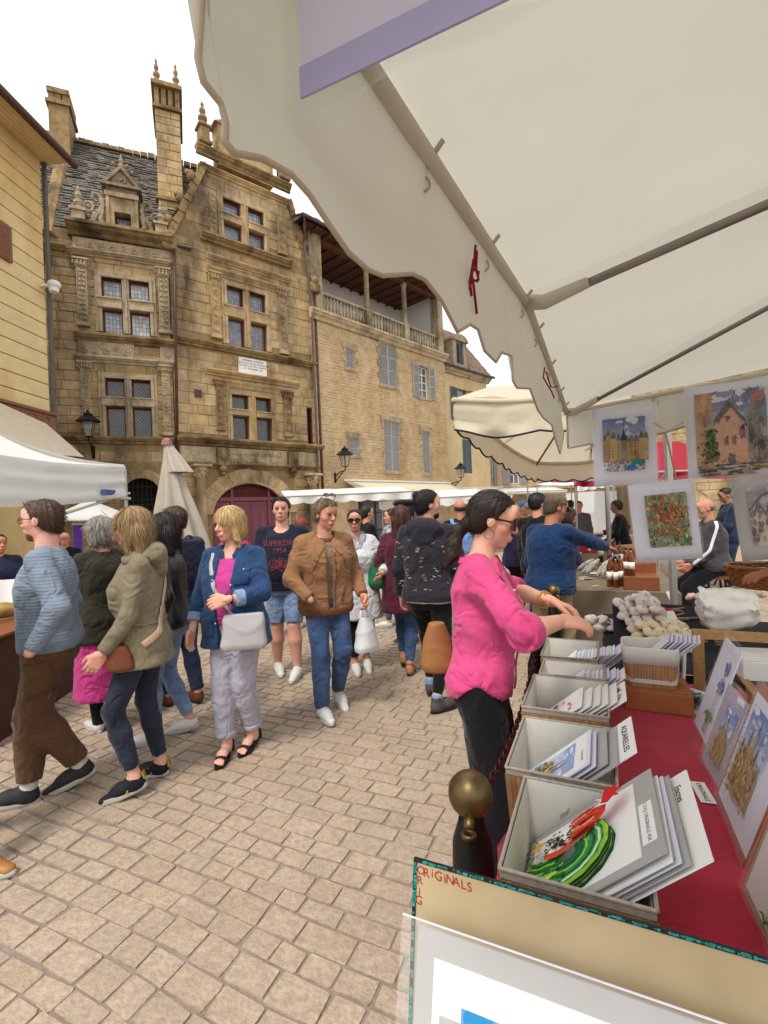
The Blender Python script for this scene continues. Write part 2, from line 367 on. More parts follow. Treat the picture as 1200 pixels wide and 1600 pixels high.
def relief(b,x0,x1,z0,z1,y,kind,r):
 """carved ornaments: lozenges, roundels, leaves, scrolls in a panel"""
 w,h=x1-x0,z1-z0;cx=(x0+x1)/2
 if kind=='panel':
  n=max(1,round(h/(w*1.15)));s=h/n
  for i in range(n):
   cz=z0+s*(i+.5);q=min(w,s)*.42
   if i%2==0:
    for k,d in((1,.02),(.62,.035)):b.prism([(cx-q*k,cz),(cx,cz-q*k),(cx+q*k,cz),(cx,cz+q*k)],y,y-d)
   else:b.ring((cx,y-.01,cz),q*.85,q*.2,n=10,k=5);b.ball((cx,y,cz),q*.4,6,4)
 elif kind=='leaf':
  n=max(2,round(h/(w*.7)));s=h/n
  for i in range(n):
   cz=z0+s*(i+.5)
   for k in(-1,0,1):b.ball((cx+k*w*.28+r.uniform(-.01,.01),y,cz+r.uniform(-.02,.02)),w*r.uniform(.13,.2),6,4,(1,.8,r.uniform(.8,1.5)))
   b.ring((cx,y-.005,cz),w*.34,w*.06,n=8,k=4)
 elif kind=='scroll':
  n=max(3,round(w/(h*.8)));s=w/n
  for i in range(n):
   c=(x0+s*(i+.5),y-.005,(z0+z1)/2+(h*.08 if i%2 else-h*.08))
   b.ring(c,h*.28,h*.07,n=9,k=4);b.ball(c,h*.13,6,4)
   b.tube([(c[0]-s*.5,y-.01,z0+h*.2),(c[0],y-.02,z0+h*.12),(c[0]+s*.5,y-.01,z1-h*.2)],h*.05,4)
def pilaster(root,x0,x1,z0,z1,m,out=.1,kind='panel',cap=True,seed=1,y=0.):
 b=MB();r=random.Random(seed);h=z1-z0;w=x1-x0;ch=w*.9 if cap else 0
 b.box(x0,x1,y,y-out,z0+.12,z1-ch);b.box(x0-.04,x1+.04,y,y-out-.05,z0,z0+.12,.015)
 relief(b,x0+w*.12,x1-w*.12,z0+.16,z1-ch-.04,y-out,kind,r)
 b.box(x0+.01,x0+w*.1,y-out,y-out-.02,z0+.14,z1-ch);b.box(x1-w*.1,x1-.01,y-out,y-out-.02,z0+.14,z1-ch)
 if cap:
  zc=z1-ch
  b.box(x0-.02,x1+.02,y,y-out-.03,zc,zc+.05);b.prism([(x0,zc+.05),(x1,zc+.05),(x1+.07,z1-.06),(x0-.07,z1-.06)],y,y-out-.03)
  b.box(x0-.09,x1+.09,y,y-out-.09,z1-.06,z1,.012)
  for k in range(3):
   for j in(0,1):b.ball((x0+w*(k+.5)/3,y-out-.04,zc+ch*(.28+.34*j)),w*.15,6,4,(1,.8,1.5))
  for sx in(x0-.03,x1+.03):b.ring((sx,y-out-.03,z1-.14),.055,.022,n=8,k=4)
 return b.build('pilaster',m,root)
def finial(b,x,y,z,h,w):
 b.lathe([(w*.5,0),(w*.55,h*.06),(w*.35,h*.12),(w*.3,h*.2),(w*.52,h*.3),(w*.5,h*.38),(w*.2,h*.45),(w*.22,h*.5),(w*.36,h*.6),(w*.3,h*.7),(w*.12,h*.76),(w*.2,h*.86),(w*.1,h*.96),(0,h)],(x,y,z),8)
def pipe(name,root,pts,r,m):return MB().tube(pts,r,8).build(name,m,root,smooth=True)
def shutter(parent,x0,x1,z0,z1,y,m,open_=None,bars=(.38,.7)):
 """a louvred shutter leaf"""
 b=MB();w=.05
 b.box(x0,x0+w,y,y-.04,z0,z1);b.box(x1-w,x1,y,y-.04,z0,z1)
 zz=[z0]+[z0+(z1-z0)*k for k in bars]+[z1-w]
 for q in zz:b.box(x0+w,x1-w,y,y-.037,q,q+w)
 o=b.build('shutter',m,parent);s=MB()
 z=z0+w+.02
 while z<z1-w-.03:
  if not any(abs(z-q-w/2)<.05 for q in zz):s.add([(x0+w,y-.008,z+.05),(x1-w,y-.008,z+.05),(x1-w,y-.036,z),(x0+w,y-.036,z)],[(0,1,2,3)])
  z+=.055
 s.box(x0+w,x1-w,y-.001,y-.004,z0+w,z1-w)
 tag(s.build('louvres',m,o),kind='stuff')
 return o
def street_lamp(label,F,px,py,Hpx,bracket_px,off,group):
 """wall lantern on a scrolled iron bracket"""
 x,z=F(px,py,-off);h=Hpx
 g=thing('wall_lantern',label,'lantern',F.w(x,0,z),F.rz,group)
 b=MB();s=h/.9;y=-off
 bt=MB()
 for k in range(4):
  a=math.pi/4+k*math.pi/2;a2=a+math.pi/2
  p0,p1=Vector((math.cos(a)*.13*s,y+math.sin(a)*.13*s,-.3*s)),Vector((math.cos(a)*.24*s,y+math.sin(a)*.24*s,.2*s))
  q0,q1=Vector((math.cos(a2)*.13*s,y+math.sin(a2)*.13*s,-.3*s)),Vector((math.cos(a2)*.24*s,y+math.sin(a2)*.24*s,.2*s))
  b.tube([p0,p1],.014*s,5);b.tube([p0,q0],.014*s,5);b.tube([p1,q1],.018*s,5)
  bt.quad(p0,q0,q1,p1)
 b.build('cage',M_['iron'],g);bt.build('lamp_glass',M_['glass_dark'],g)
 r=MB();r.lathe([(.38*s,.2*s),(.36*s,.23*s),(.2*s,.36*s),(.13*s,.38*s),(.15*s,.45*s),(.06*s,.5*s),(.02*s,.58*s),(0,.6*s)],(0,y,0),4*2);r.build('hood',M_['iron'],g)
 k=MB();k.tube([(0,y,-.32*s),(0,y,-.46*s)],.03*s,6);k.tube([(0,y,-.46*s),(0,y*.5,-.5*s),(0,-.02,-.62*s)],.022*s,6)
 k.tube([(0,-.02,-.9*s),(0,y*.4,-.72*s),(0,y*.8,-.48*s)],.018*s,6);k.ring((0,y*.35,-.62*s),.09*s,.014*s,'x',10,5);k.ring((0,y*.65,-.55*s),.06*s,.013*s,'x',10,5)
 k.box(-.05*s,.05*s,-.03,.0,-.95*s,-.5*s);k.build('bracket',M_['iron'],g)
 return g
def text_mesh(txt,size,m,parent,name='lettering',mtx=None,align='CENTER',extrude=.0015,shear=0.):
 cu=bpy.data.curves.new(name,'FONT');cu.body=txt;cu.size=size;cu.align_x=align;cu.align_y='CENTER';cu.extrude=extrude;cu.resolution_u=3;cu.shear=shear
 o=bpy.data.objects.new(name,cu);dg=bpy.context.evaluated_depsgraph_get();COL.objects.link(o)
 dg.update();me=bpy.data.meshes.new_from_object(o.evaluated_get(dg));bpy.data.objects.remove(o);bpy.data.curves.remove(cu)
 me.name=name;me.materials.clear();me.materials.append(m)
 if mtx is not None:me.transform(mtx)
 o=bpy.data.objects.new(name,me);link(o,parent);return o
STAND=Matrix(((1,0,0,0),(0,0,-1,0),(0,1,0,0),(0,0,0,1)))
def rect(F,x0,y0,x1,y1,off=0.):
 """facade rectangle from two opposite corners seen in the photograph"""
 a,b=F(x0,y0,off),F(x1,y1,off);return(min(a[0],b[0]),max(a[0],b[0]),min(a[1],b[1]),max(a[1],b[1]))
def lights4(F,ul,lr):
 """four equal lights between the outer corners of UL and LR"""
 return rect(F,*ul,*lr)
# ---------------------------------------------------------------- the left renaissance house
Y0=16.5
F1=Frame(278,Y0,67.7);F2=Frame(278,Y0,50.5)
h1=thing('renaissance_house','weathered ochre stone house with carved dormer, stone slate roof and two cross windows','house',F1.o,F1.rz)
xl=F1(62,600)[0];zt=F1(90,392)[1];zc1=F1(190,371)[1]
poly1=[(xl,0),(0,0),(0,zc1),(xl,zc1)]
def quad_lights(F,ul0,ul1,lr0,lr1):
 a,b=F(*ul0),F(*ul1);c,d=F(*lr0),F(*lr1);x=(a[0],b[0],c[0],d[0]);z=(a[1],b[1],c[1],d[1])
 return[(x[0],x[1],z[1],z[0]),(x[2],x[3],z[1],z[0]),(x[0],x[1],z[3],z[2]),(x[2],x[3],z[3],z[2])]
W1a=quad_lights(F1,(158,433),(191,468),(203,487),(236,526));W1b=quad_lights(F1,(164,591),(195,621),(207,637),(239,689))
ga0,ga1,gz=F1(192,760)[0],F1(250,760)[0],F1(222,747)[1]
arch1=(ga0,ga1,0,gz)
w1=wall('wall',h1,poly1,W1a+W1b+[arch1],M_['mortar'])
def bay_hole(W,mx=.0,mz=.0):return(W[0][0]-mx,W[1][1]+mx,W[2][2]-mz,W[0][3]+mz)
z_s1,z_s2=F1(190,526)[1],F1(190,692)[1]
bx0,bx1=F1(117,470)[0],F1(271,470)[0]
stones(w1,poly1,[bay_hole(W1a,.02,.05),bay_hole(W1b,.02,.05),(ga0-.1,ga1+.1,0,gz+.25),(xl,0,z_s2-.1,z_s2+.25)],M_['stone'],.32,(.4,.8),300,seed=3)
window4(h1,W1a,['pale','pale','lead','pale']);window4(h1,W1b,['bull','bull','bull','bull'])
def cross(root,W,m,out=.1,y=0.,carved=False):
 """stone mullion, transom and moulded surround of a cross window"""
 x0,x1=W[0][0],W[1][1];zt,zb=W[0][3],W[2][2];mx0,mx1=W[0][1],W[1][0];tz0,tz1=W[2][3],W[0][2]
 b=MB();b.box(mx0,mx1,y+.2,y-.06,zb,zt,.015);b.box((mx0+mx1)/2-.03,(mx0+mx1)/2+.03,y-.06,y-.1,zb,zt+.15)
 if carved:
  for i in range(int((zt-zb)/.12)):b.ball(((mx0+mx1)/2,y-.1,zb+.06+i*.12),.035,6,4)
 b.build('mullion',m,root)
 b=MB();b.box(x0-.12,mx0,y+.2,y-.12,tz0+.02,tz1-.02,.015);b.box(mx1,x1+.12,y+.2,y-.12,tz0+.02,tz1-.02,.015);b.box(x0-.14,mx0,y-.02,y-.16,tz1-.06,tz1-.02);b.box(mx1,x1+.14,y-.02,y-.16,tz1-.06,tz1-.02);b.build('transom',m,root)
 b=MB()
 for k,(d,o)in enumerate(((.1,out),(.2,out*.6))):
  e=.1*k
  b.box(x0-d,x0-e,y+.1,y-o,zb,zt+d,.01);b.box(x1+e,x1+d,y+.1,y-o,zb,zt+d,.01);b.box(x0-e,x1+e,y+.1,y-o-.004,zt+e,zt+d,.01)
 b.build('surround',m,root)
cross(h1,W1a,M_['stone_pale'],.09);cross(h1,W1b,M_['stone_pale'],.09)
for k,(a,b_,c,d,kind)in enumerate([(119,405,140,512,'leaf'),(246,420,267,524,'leaf'),(126,566,143,672,'leaf'),(252,572,269,682,'leaf')]):
 r_=rect(F1,a,b_,c,d);pilaster(h1,r_[0],r_[1],r_[2],r_[3],M_['stone_pale'],.12,kind,True,k)
cornice(h1,'cornice',bx0-.12,bx1+.05,F1(190,382)[1],.42,.5,M_['stone_dark'],seed=1)
cornice(h1,'moulding',bx0-.02,bx1+.03,F1(190,409)[1],.2,.22,M_['stone_pale'],seed=2)
b=MB();fz0,fz1=F1(190,404)[1],F1(190,383)[1];b.box(bx0+.02,bx1-.02,0,-.1,fz0,fz1);r_=random.Random(4)
relief(b,bx0+.35,bx1-.35,fz0+.03,fz1-.03,-.1,'scroll',r_);relief(b,bx0+.06,bx0+.3,fz0+.03,fz1-.03,-.1,'panel',r_);relief(b,bx1-.3,bx1-.06,fz0+.03,fz1-.03,-.1,'panel',r_)
b.build('carved_frieze',M_['stone_pale'],h1)
cornice(h1,'string_course',bx0-.05,bx1+.05,z_s1-.28,.3,.22,M_['stone_dark'],seed=3)
cornice(h1,'string_course',xl,-.02,z_s2-.05,.25,.22,M_['stone_dark'],seed=4)
cornice(h1,'moulding',bx0-.05,bx1+.04,F1(190,570)[1],.22,.2,M_['stone_pale'],seed=5)
b=MB();pz0,pz1=F1(190,560)[1],F1(190,538)[1];b.box(bx0+.03,F1(210,550)[0],0,-.09,pz0,pz1,.02);b.box(F1(250,550)[0],bx1-.03,0,-.09,pz0,pz1,.02);relief(b,bx0+.1,F1(208,550)[0],pz0+.05,pz1-.05,-.08,'scroll',r_);relief(b,F1(252,550)[0],bx1-.05,pz0,pz1,-.08,'panel',r_);b.build('carved_panel',M_['stone_pale'],h1)
# grille in the arched opening
def arch_fill(root,name,x0,x1,z_top,m,y,spring=None,n=14):
 """the wall spandrels that turn a square opening into an arch"""
 cx,rx=(x0+x1)/2,(x1-x0)/2;sp=z_top-rx if spring is None else spring
 b=MB()
 pts=[(cx+rx*math.cos(math.pi*i/n),sp+(z_top-sp)*math.sin(math.pi*i/n))for i in range(n+1)]
 b.prism(pts[:n//2+1]+[(x1,z_top+.01)],-.004,y);b.prism(pts[n//2:]+[(x0,z_top+.01)],-.004,y)
 b.build(name,m,root);return pts
def voussoirs(root,pts,depth,m,out,wid,name='voussoir',y=0.):
 c=Vector((sum(p[0]for p in pts)/len(pts),min(p[1]for p in pts)))
 for i in range(len(pts)-1):
  p,q=Vector(pts[i]),Vector(pts[i+1]);dp,dq=(p-c).normalized(),(q-c).normalized();g=(q-p)*.02
  MB().prism([tuple(p+g),tuple(q-g),tuple(q-g+dq*wid*(1+.06*(i%2))),tuple(p+g+dp*wid*(1+.06*(i%2)))],y+.02,y-out*(1+.3*((i*7)%3)/3)).build(name,m,root)
pts=arch_fill(h1,'spandrel',ga0,ga1,gz,M_['mortar'],.3,F1(222,772)[1]);voussoirs(h1,pts,.3,M_['stone'],.05,.3)
b=MB();n=8
for i in range(n+1):
 x=ga0+(ga1-ga0)*i/n;b.tube([(x,.12,0),(x,.12,gz)],.018,5)
for z in(gz-.75,gz-.3):b.box(ga0,ga1,.1,.14,z,z+.03)
for i in range(n):b.ring((ga0+(ga1-ga0)*(i+.5)/n,.12,gz-1.0),.12,.014,n=10,k=4)
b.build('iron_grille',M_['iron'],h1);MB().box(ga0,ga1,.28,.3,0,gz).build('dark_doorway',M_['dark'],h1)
# stone slate roof: rows of rough slabs over a steep slope
def slab_roof(root,name,x0,x1,zb,zt,run,m,row,wid,y0=0.,x0t=None,x1t=None,thick=.05,seed=3,slate='stone_slates',tint=.25):
 x0t=x0 if x0t is None else x0t;x1t=x1 if x1t is None else x1t
 b=MB();b.col=(1,1,1);b.add([(x0,y0,zb),(x1,y0,zb),(x1t,y0+run,zt),(x0t,y0+run,zt),(x0t,y0+run+.2,zb),(x1t,y0+run+.2,zb)],[(0,1,2,3),(0,3,4),(1,5,2),(2,5,4,3)])
 base=b.build(name,m,root);b=MB();r=random.Random(seed)
 L=math.hypot(run,zt-zb);n=int(L/row);uy,uz=run/L,(zt-zb)/L;ny,nz=-uz,uy
 for i in range(n):
  t=i/n;a,c=x0+(x0t-x0)*t,x1+(x1t-x1)*t;x=a+r.uniform(-wid,0)
  while x<c:
   w=wid*r.uniform(.55,1.5);g=1+r.uniform(-tint,tint);b.col=(g,g*r.uniform(.97,1.02),g*r.uniform(.92,1.04))
   xa,xb=max(x,a-.05),min(x+w*.96,c+.05)
   if xb-xa>.02:
    s0=i*row+r.uniform(-.25,.2)*row;s1=s0+row*1.35;th=thick*r.uniform(.6,1.5)
    lo=lambda xx,s,o:(xx,y0+uy*s+ny*o,zb+uz*s+nz*o)
    b.add([lo(xa,s0,.0),lo(xb,s0,.0),lo(xb,s0+r.uniform(-.1,.1)*row,th),lo(xa,s0,th),lo(xb,s1,.012),lo(xa,s1,.012)],[(0,1,2,3),(3,2,4,5),(0,3,5),(1,4,2)])
   x+=w
 tag(b.build(slate,m,base),kind='stuff');return base
zr=F1(180,235,3.4)[1]
slab_roof(h1,'roof',xl-.6,.75,zc1+.02,zr,3.4,M_['lauze'],.17,.3,y0=.05,x0t=xl-.3,x1t=1.2)
b=MB()
for i in range(22):
 x=xl-.3+i*.27;b.box(x,x+.25,3.3+.03*fn(i,1),3.62,zr-.03,zr+.1+.07*random.random())
b.build('ridge_stones',M_['stone_dark'],h1)
# dormer with pediment, scrolls and urns
def dx(px,py):return F1(px,py,-.05)
D=MB();y=-.1
wx0,wx1,wz0,wz1=rect(F1,179,333,206,367)
r0=F1(168,330)[0];r1=F1(215,330)[0];zbase=zc1+.1;ztp=F1(190,313)[1]
D.box(r0,wx0,.55,y,zbase,ztp);D.box(wx1,r1,.55,y,zbase,ztp);D.box(wx0,wx1,.55,y,wz1,ztp);D.box(r0,r1,1.6,.56,zbase,ztp)
for k in(r0-.03,r1-.07):D.box(k,k+.1,y,y-.05,zbase,ztp)
D.build('dormer',M_['stone'],h1);dm=h1.children[-1]
b=MB();b.box(r0-.06,r1+.06,.6,y-.08,ztp,F1(190,306)[1]);b.box(r0,r1,.6,y-.03,F1(190,306)[1],F1(190,299)[1]);relief(b,r0,r1,F1(190,306)[1]+.02,F1(190,299)[1],y-.03,'scroll',r_)
zp=F1(190,298)[1];apx=F1(190,264)[1];cx=(r0+r1)/2
b.box(r0-.15,r1+.15,.6,y-.14,zp,zp+.08);b.prism([(r0-.05,zp+.08),(r1+.05,zp+.08),(cx,apx-.1)],.6,y)
for sx in(-1,1):b.prism([(cx+sx*(r1-cx+.15),zp+.08),(cx+sx*(r1-cx),zp+.08),(cx,apx-.12),(cx,apx)],.6,y-.1)
b.ring((cx,y-.01,zp+.28),.12,.04,n=10,k=5);b.ball((cx,y,zp+.28),.08);finial(b,cx,.1,apx-.05,.6,.22)
for sx in(-1,1):b.ball((cx+sx*.35,y-.06,zp+.55),.08,6,5);b.ball((cx+sx*.2,y-.06,zp+.75),.07,6,5)
b.build('pediment',M_['stone_pale'],dm)
b=MB()
for sx in(-1,1):
 e=r1-cx;q=lambda u,v:(cx+sx*(e+u),y+.1,zbase+v)
 b.tube([q(.75,.12),q(.62,.1),q(.45,.22),q(.34,.5),q(.2,.62),q(.12,.85),q(.2,1.15),q(.38,1.2),q(.42,1.02),q(.3,.95)],[.07,.08,.09,.1,.1,.1,.1,.09,.07,.05],6)
 b.ring(q(.55,.75),.14,.05,n=10,k=5);b.ball(q(.55,.75),.07);b.tube([q(.05,.05),q(.2,.35),q(.12,.7)],.1,6)
 b.tube([q(.42,.62),q(.72,.55),q(.85,.75)],.055,6)
 for k in range(5):b.ball(q(.1+.1*k,1.05-.2*k+.08*(k%2)),.07,6,4)
b.build('scrolls',M_['stone_pale'],dm)
b=MB()
for px in(125,252):
 x=F1(px,350)[0];b.box(x-.18,x+.18,.15,-.35,zbase,zbase+.38);b.box(x-.23,x+.23,.2,-.4,zbase+.38,zbase+.47);finial(b,x,-.1,zbase+.47,.85,.3)
b.build('urn_pedestals',M_['stone_pale'],dm)
window4(h1,[(wx0,wx1,wz0,wz1)],['lead'],y=.25)
cornice(h1,'eaves_cornice',xl-.1,bx0-.2,zt,.2,.2,M_['stone_dark'],seed=9)
b=MB();t0=at(98,255,17.6)-F1.o;t1=at(74,372,15.2)-F1.o;rot=Matrix.Rotation(-F1.rz,4,'Z')
b.tube([rot@t0,rot@t1],[.26,.3],10);b.build('verge_stone',M_['stone_dark'],h1)
# chimneys
ch=F1(79,160,3.0);ch1=F1(122,160,3.0);zz0=F1(100,262,3.)[1];zz1=F1(100,178,3.)[1]
b=MB();b.box(ch[0],ch1[0]-.25,2.6,3.8,zz0-1.6,zz1);b.build('chimney',M_['stone_dark'],h1);c_=h1.children[-1]
b=MB();b.box(ch[0]-.08,ch1[0]-.17,2.52,3.88,zz1,zz1+.12);b.box(ch[0],ch1[0]-.25,2.6,3.8,zz1+.12,zz1+.2)
xm=(ch[0]+ch1[0]-.25)/2
for x in(ch[0],xm-.14,ch1[0]-.45):b.box(x,x+.22,2.62,3.78,zz1+.2,zz1+.42)
b.box(ch[0]-.03,ch1[0]-.22,2.56,3.82,zz1+.42,zz1+.6);b.build('chimney_cap',M_['stone_dark'],c_)
b=MB();q0=F1(243,250,1.6);q1=F1(297,250,1.6);zb_,zt_=F1(270,318,1.6)[1],F1(270,184,1.6)[1];cx0,cx1=q0[0]+.05,q1[0]-.3
bw=b.box(cx0+.03,cx1-.03,1.33,2.77,zb_-1.8,zt_).build('chimney',M_['mortar'],h1)
stones(bw,[(cx0,zb_-.6),(cx1,zb_-.6),(cx1,zt_),(cx0,zt_)],[],M_['stone'],.3,(.3,.55),60,y=1.33,seed=8)
b=MB();b.box(cx0-.08,cx1+.08,1.22,2.88,zb_-.12,zb_);b.build('chimney_base',M_['stone_dark'],bw);b=MB();b.box(cx0-.08,cx1+.08,1.22,2.88,zt_,zt_+.12)
za=F1(270,150,1.6)[1]
for k in range(4):x=cx0+(cx1-cx0-.16)*k/3;b.box(x,x+.16,1.36,1.6,zt_+.12,za);b.box(x,x+.16,2.5,2.74,zt_+.12,za)
b.box(cx0-.1,cx1+.1,1.2,2.9,za,za+.14);b.box(cx0,cx1,1.3,2.8,za+.14,za+.24)
b.build('chimney_arcade',M_['stone_dark'],bw)
for x in(cx0+.1,cx1-.1):b=MB();finial(b,x,1.5,za+.24,.95,.24);b.build('finial',M_['stone_dark'],bw)
pipe('downpipe',h1,[(F1(273,400)[0],-.2,F1(273,395)[1]),(F1(274,500)[0],-.2,F1(274,500)[1]),(F1(276,760)[0],-.2,0)],.05,M_['pipe'])
pipe('downpipe',h1,[(F1(70,412)[0],-.25,F1(70,412)[1]),(F1(72,690)[0],-.25,0)],.055,M_['pipe'])
b=MB();x,z=F1(70,405);b.lathe([(.05,-.2),(.13,0),(.16,.25),(.19,.3),(.12,.3)],(x,-.25,z),8);b.build('rainwater_head',M_['pipe'],h1)
# ---------------------------------------------------------------- the gabled house
h2=thing('gabled_house','tall ochre stone house with steep gable, three cross windows, white plaque and plum arched door','house',F2.o,F2.rz)
xr=F2(494,620)[0]
gl=F2(280,384);g1=F2(324,280);g2=F2(447,318);gr=F2(487,447);ztop=F2(380,283)[1]
poly2=[(0.03,0),(xr,0),(xr,gr[1]),(g2[0]+.03,ztop),(g1[0]-.03,ztop),(0.03,gl[1])]
Wt=quad_lights(F2,(347,309),(376,343),(388,360),(413,397));Wm=quad_lights(F2,(353,446),(380,483),(391,504),(417,550));Wl=quad_lights(F2,(361,616),(388,641),(400,653),(425,692))
dx0,dx1,dz=F2(331,800)[0],F2(447,800)[0],F2(388,754)[1];sl_=rect(F2,479,637,490,697)
w2=wall('wall',h2,poly2,Wt+Wm+Wl+[(dx0,dx1,0,dz),sl_],M_['mortar'])
def line_z(F,xa,ya):return F(xa,ya)[1]
zs=[F2(386,y_)[1]for y_ in(391,549,694)]
dsp=dz-(dx1-dx0)/2*.8
stones(w2,poly2,[bay_hole(Wt,.05,.1),bay_hole(Wm,.05,.1),bay_hole(Wl,.05,.1),(dx0-.42,dx1+.42,0,dz+.45),sl_]+[(0,xr,z-.12,z+.2)for z in zs],M_['stone'],.36,(.4,.85),300,seed=11)
window4(h2,Wt,['lead2','lead','lead2','lead2']);window4(h2,Wm,['lead2','lead2','lead2','lead2']);window4(h2,Wl,['bull','bull','bull','bull'])
for W_,cv in((Wt,0),(Wm,0),(Wl,1)):cross(h2,W_,M_['stone']if not cv else M_['stone'],.09,carved=cv)
for k,(a,b_,c,d,kind)in enumerate([(327,425,344,531,'panel'),(433,452,449,556,'panel'),(336,593,350,674,'panel'),(441,612,456,684,'panel'),(326,300,338,378,'panel'),(432,340,446,402,'panel')]):
 p0,p1=F2(a,b_),F2(c,d);pilaster(h2,p0[0],p1[0],p1[1],p0[1],M_['stone_dark']if k in(2,3)else M_['stone'],.12,kind,k<4,k)
zz=lambda px,py:F2(px,py)[1]
for k,(xa,xb,z_,h_,o_,mm)in enumerate([(F2(312,372)[0],F2(453,412)[0],zs[0]-.2,.28,.3,'stone_dark'),(0.05,xr-.02,zs[1]-.2,.25,.24,'stone_dark'),(0.0,xr+.12,zs[2]-.18,.32,.34,'stone_dark'),(F2(311,262)[0],F2(450,316)[0],zz(380,293),.22,.18,'stone'),(F2(306,240)[0],F2(452,300)[0],zz(380,272),.34,.26,'stone_dark'),(F2(322,405)[0],F2(452,445)[0],zz(386,424),.2,.2,'stone'),(F2(322,405)[0],F2(452,445)[0],zz(386,440),.16,.14,'stone'),(F2(320,578)[0],F2(465,603)[0],zz(390,596),.24,.26,'stone'),(F2(338,595)[0],F2(455,612)[0],zz(390,606),.16,.12,'stone'),(F2(285,720)[0],F2(497,735)[0],zz(390,733),.2,.22,'stone_dark')]):
 cornice(h2,'string_course' if k<3 else 'entablature',xa,xb,z_,h_,o_,M_[mm],seed=20+k)
b=MB();za_,zb_=zz(390,729),zz(390,702)
b.box(.12,xr-.1,0,-.08,za_,zb_,.02);fa_,fb_=F2(355,715)[0],F2(440,715)[0]
for k in range(7):relief(b,fa_+(fb_-fa_)*k/7,fa_+(fb_-fa_)*(k+1)/7,za_+.06,zb_-.06,-.08,'leaf',r_)
b.build('carved_frieze',M_['stone_pale'],h2)
for px in(346,455):
 b=MB();x=F2(px,715)[0];b.box(x-.22,x+.22,0,-.25,za_-.02,zb_-.02,.02);relief(b,x-.2,x+.2,za_+.05,zb_-.08,-.25,'panel',r_);b.ball((x,-.15,za_-.12),.17,8,6,(1,.8,.9));b.ball((x,-.15,za_-.3),.09,8,6);b.build('carved_bracket',M_['stone_dark'],h2)
pts=arch_fill(h2,'spandrel',dx0,dx1,dz,M_['mortar'],.35,dsp);pts2=[(dx1,0)]+pts+[(dx0,0)]
voussoirs(h2,pts,.3,M_['stone'],.07,.5)
b=MB();b.smooth=True
b.tube([(p[0],-.03,p[1])for p in pts],.06,6);b.build('arch_moulding',M_['stone_pale'],h2)
def column(root,x,z0,z1,r,m,y=-.22):
 b=MB();b.smooth=True
 b.lathe([(r*1.5,0),(r*1.5,.12),(r*1.15,.2),(r,.28),(r*.95,(z1-z0)*.6),(r*.82,z1-z0-r*2.6),(r*1.0,z1-z0-r*2.5),(r*.85,z1-z0-r*2.4),(r*1.5,z1-z0-r*.5)],(x,y,z0),12)
 for k in range(8):
  a=k*math.pi/4
  for j in(0,1):b.ball((x+r*(1.0+.2*j)*math.cos(a+j*.4),y+r*(1.0+.2*j)*math.sin(a+j*.4),z1-r*(1.9-.8*j)),r*.3,6,4,(1,1,1.5))
 b.smooth=False;b.box(x-r*1.7,x+r*1.7,0,y-r*1.6,z1-r*.5,z1,.02);return b.build('column',m,root)
column(h2,F2(311,760)[0],0,zz(311,727),.19,M_['stone']);column(h2,F2(485,760)[0],0,zz(485,741),.19,M_['stone'])
# plum double door with carved transom light
yb=.24;x_=[dx0,F2(366,800)[0],F2(424,800)[0],dx1];ztr=F2(390,779)[1]
d2=MB();d2.box(dx0,dx1,yb,yb+.05,0,dz).build('door',M_['purple'],h2);do=h2.children[-1]
b=MB()
for x in(x_[1],x_[2]):b.box(x-.05,x+.05,yb,yb-.08,0,dz)
b.box(dx0,dx1,yb,yb-.1,ztr-.08,ztr+.06);b.build('door_frame',M_['purple'],do)
n=9;xs_=[dx0+(dx1-dx0)*i/4 for i in range(5)];xm=(x_[1]+x_[2])/2
for a,c in((dx0+.05,x_[1]-.07),(x_[1]+.07,xm-.015),(xm+.015,x_[2]-.07),(x_[2]+.07,dx1-.05)):
 b=MB();b.box(a,c,yb,yb-.03,.05,ztr-.1,.01);w=c-a
 for k in range(2):
  for z0_,z1_ in((.25,1.0),(1.12,1.85),(1.97,ztr-.2)):
   p0=a+.06+k*(w-.06)/2;p1=p0+(w-.06)/2-.06
   if z1_>z0_+.1 and p1>p0+.03:
    for e,f in((p0,p0+.025),(p1-.025,p1)):b.box(e,f,yb-.03,yb-.05,z0_,z1_)
    b.box(p0,p1,yb-.03,yb-.049,z0_,z0_+.025);b.box(p0,p1,yb-.03,yb-.049,z1_-.025,z1_)
 b.build('door_leaf',M_['purple'],do)
b=MB()
for i in range(26):
 x=dx0+.12+(dx1-dx0-.24)*i/25;b.tube([(x-.05,yb-.02,ztr+.06),(x+.05,yb-.02,dz)],.012,4);b.tube([(x+.05,yb-.02,ztr+.06),(x-.05,yb-.02,dz)],.012,4)
b.box(dx0,dx1,yb-.003,yb-.006,ztr+.06,dz);b.build('door_fanlight',M_['timber'],do)
MB().box(sl_[0]-.02,sl_[1]+.02,.2,.26,sl_[2],sl_[3]).build('window',M_['dark'],h2);b=MB();b.box(sl_[0],sl_[0]+.06,.05,.2,sl_[2],sl_[3]);b.box(sl_[1]-.06,sl_[1],.05,.2,sl_[2],sl_[3]);b.build('frame',M_['timber'],h2.children[-1])
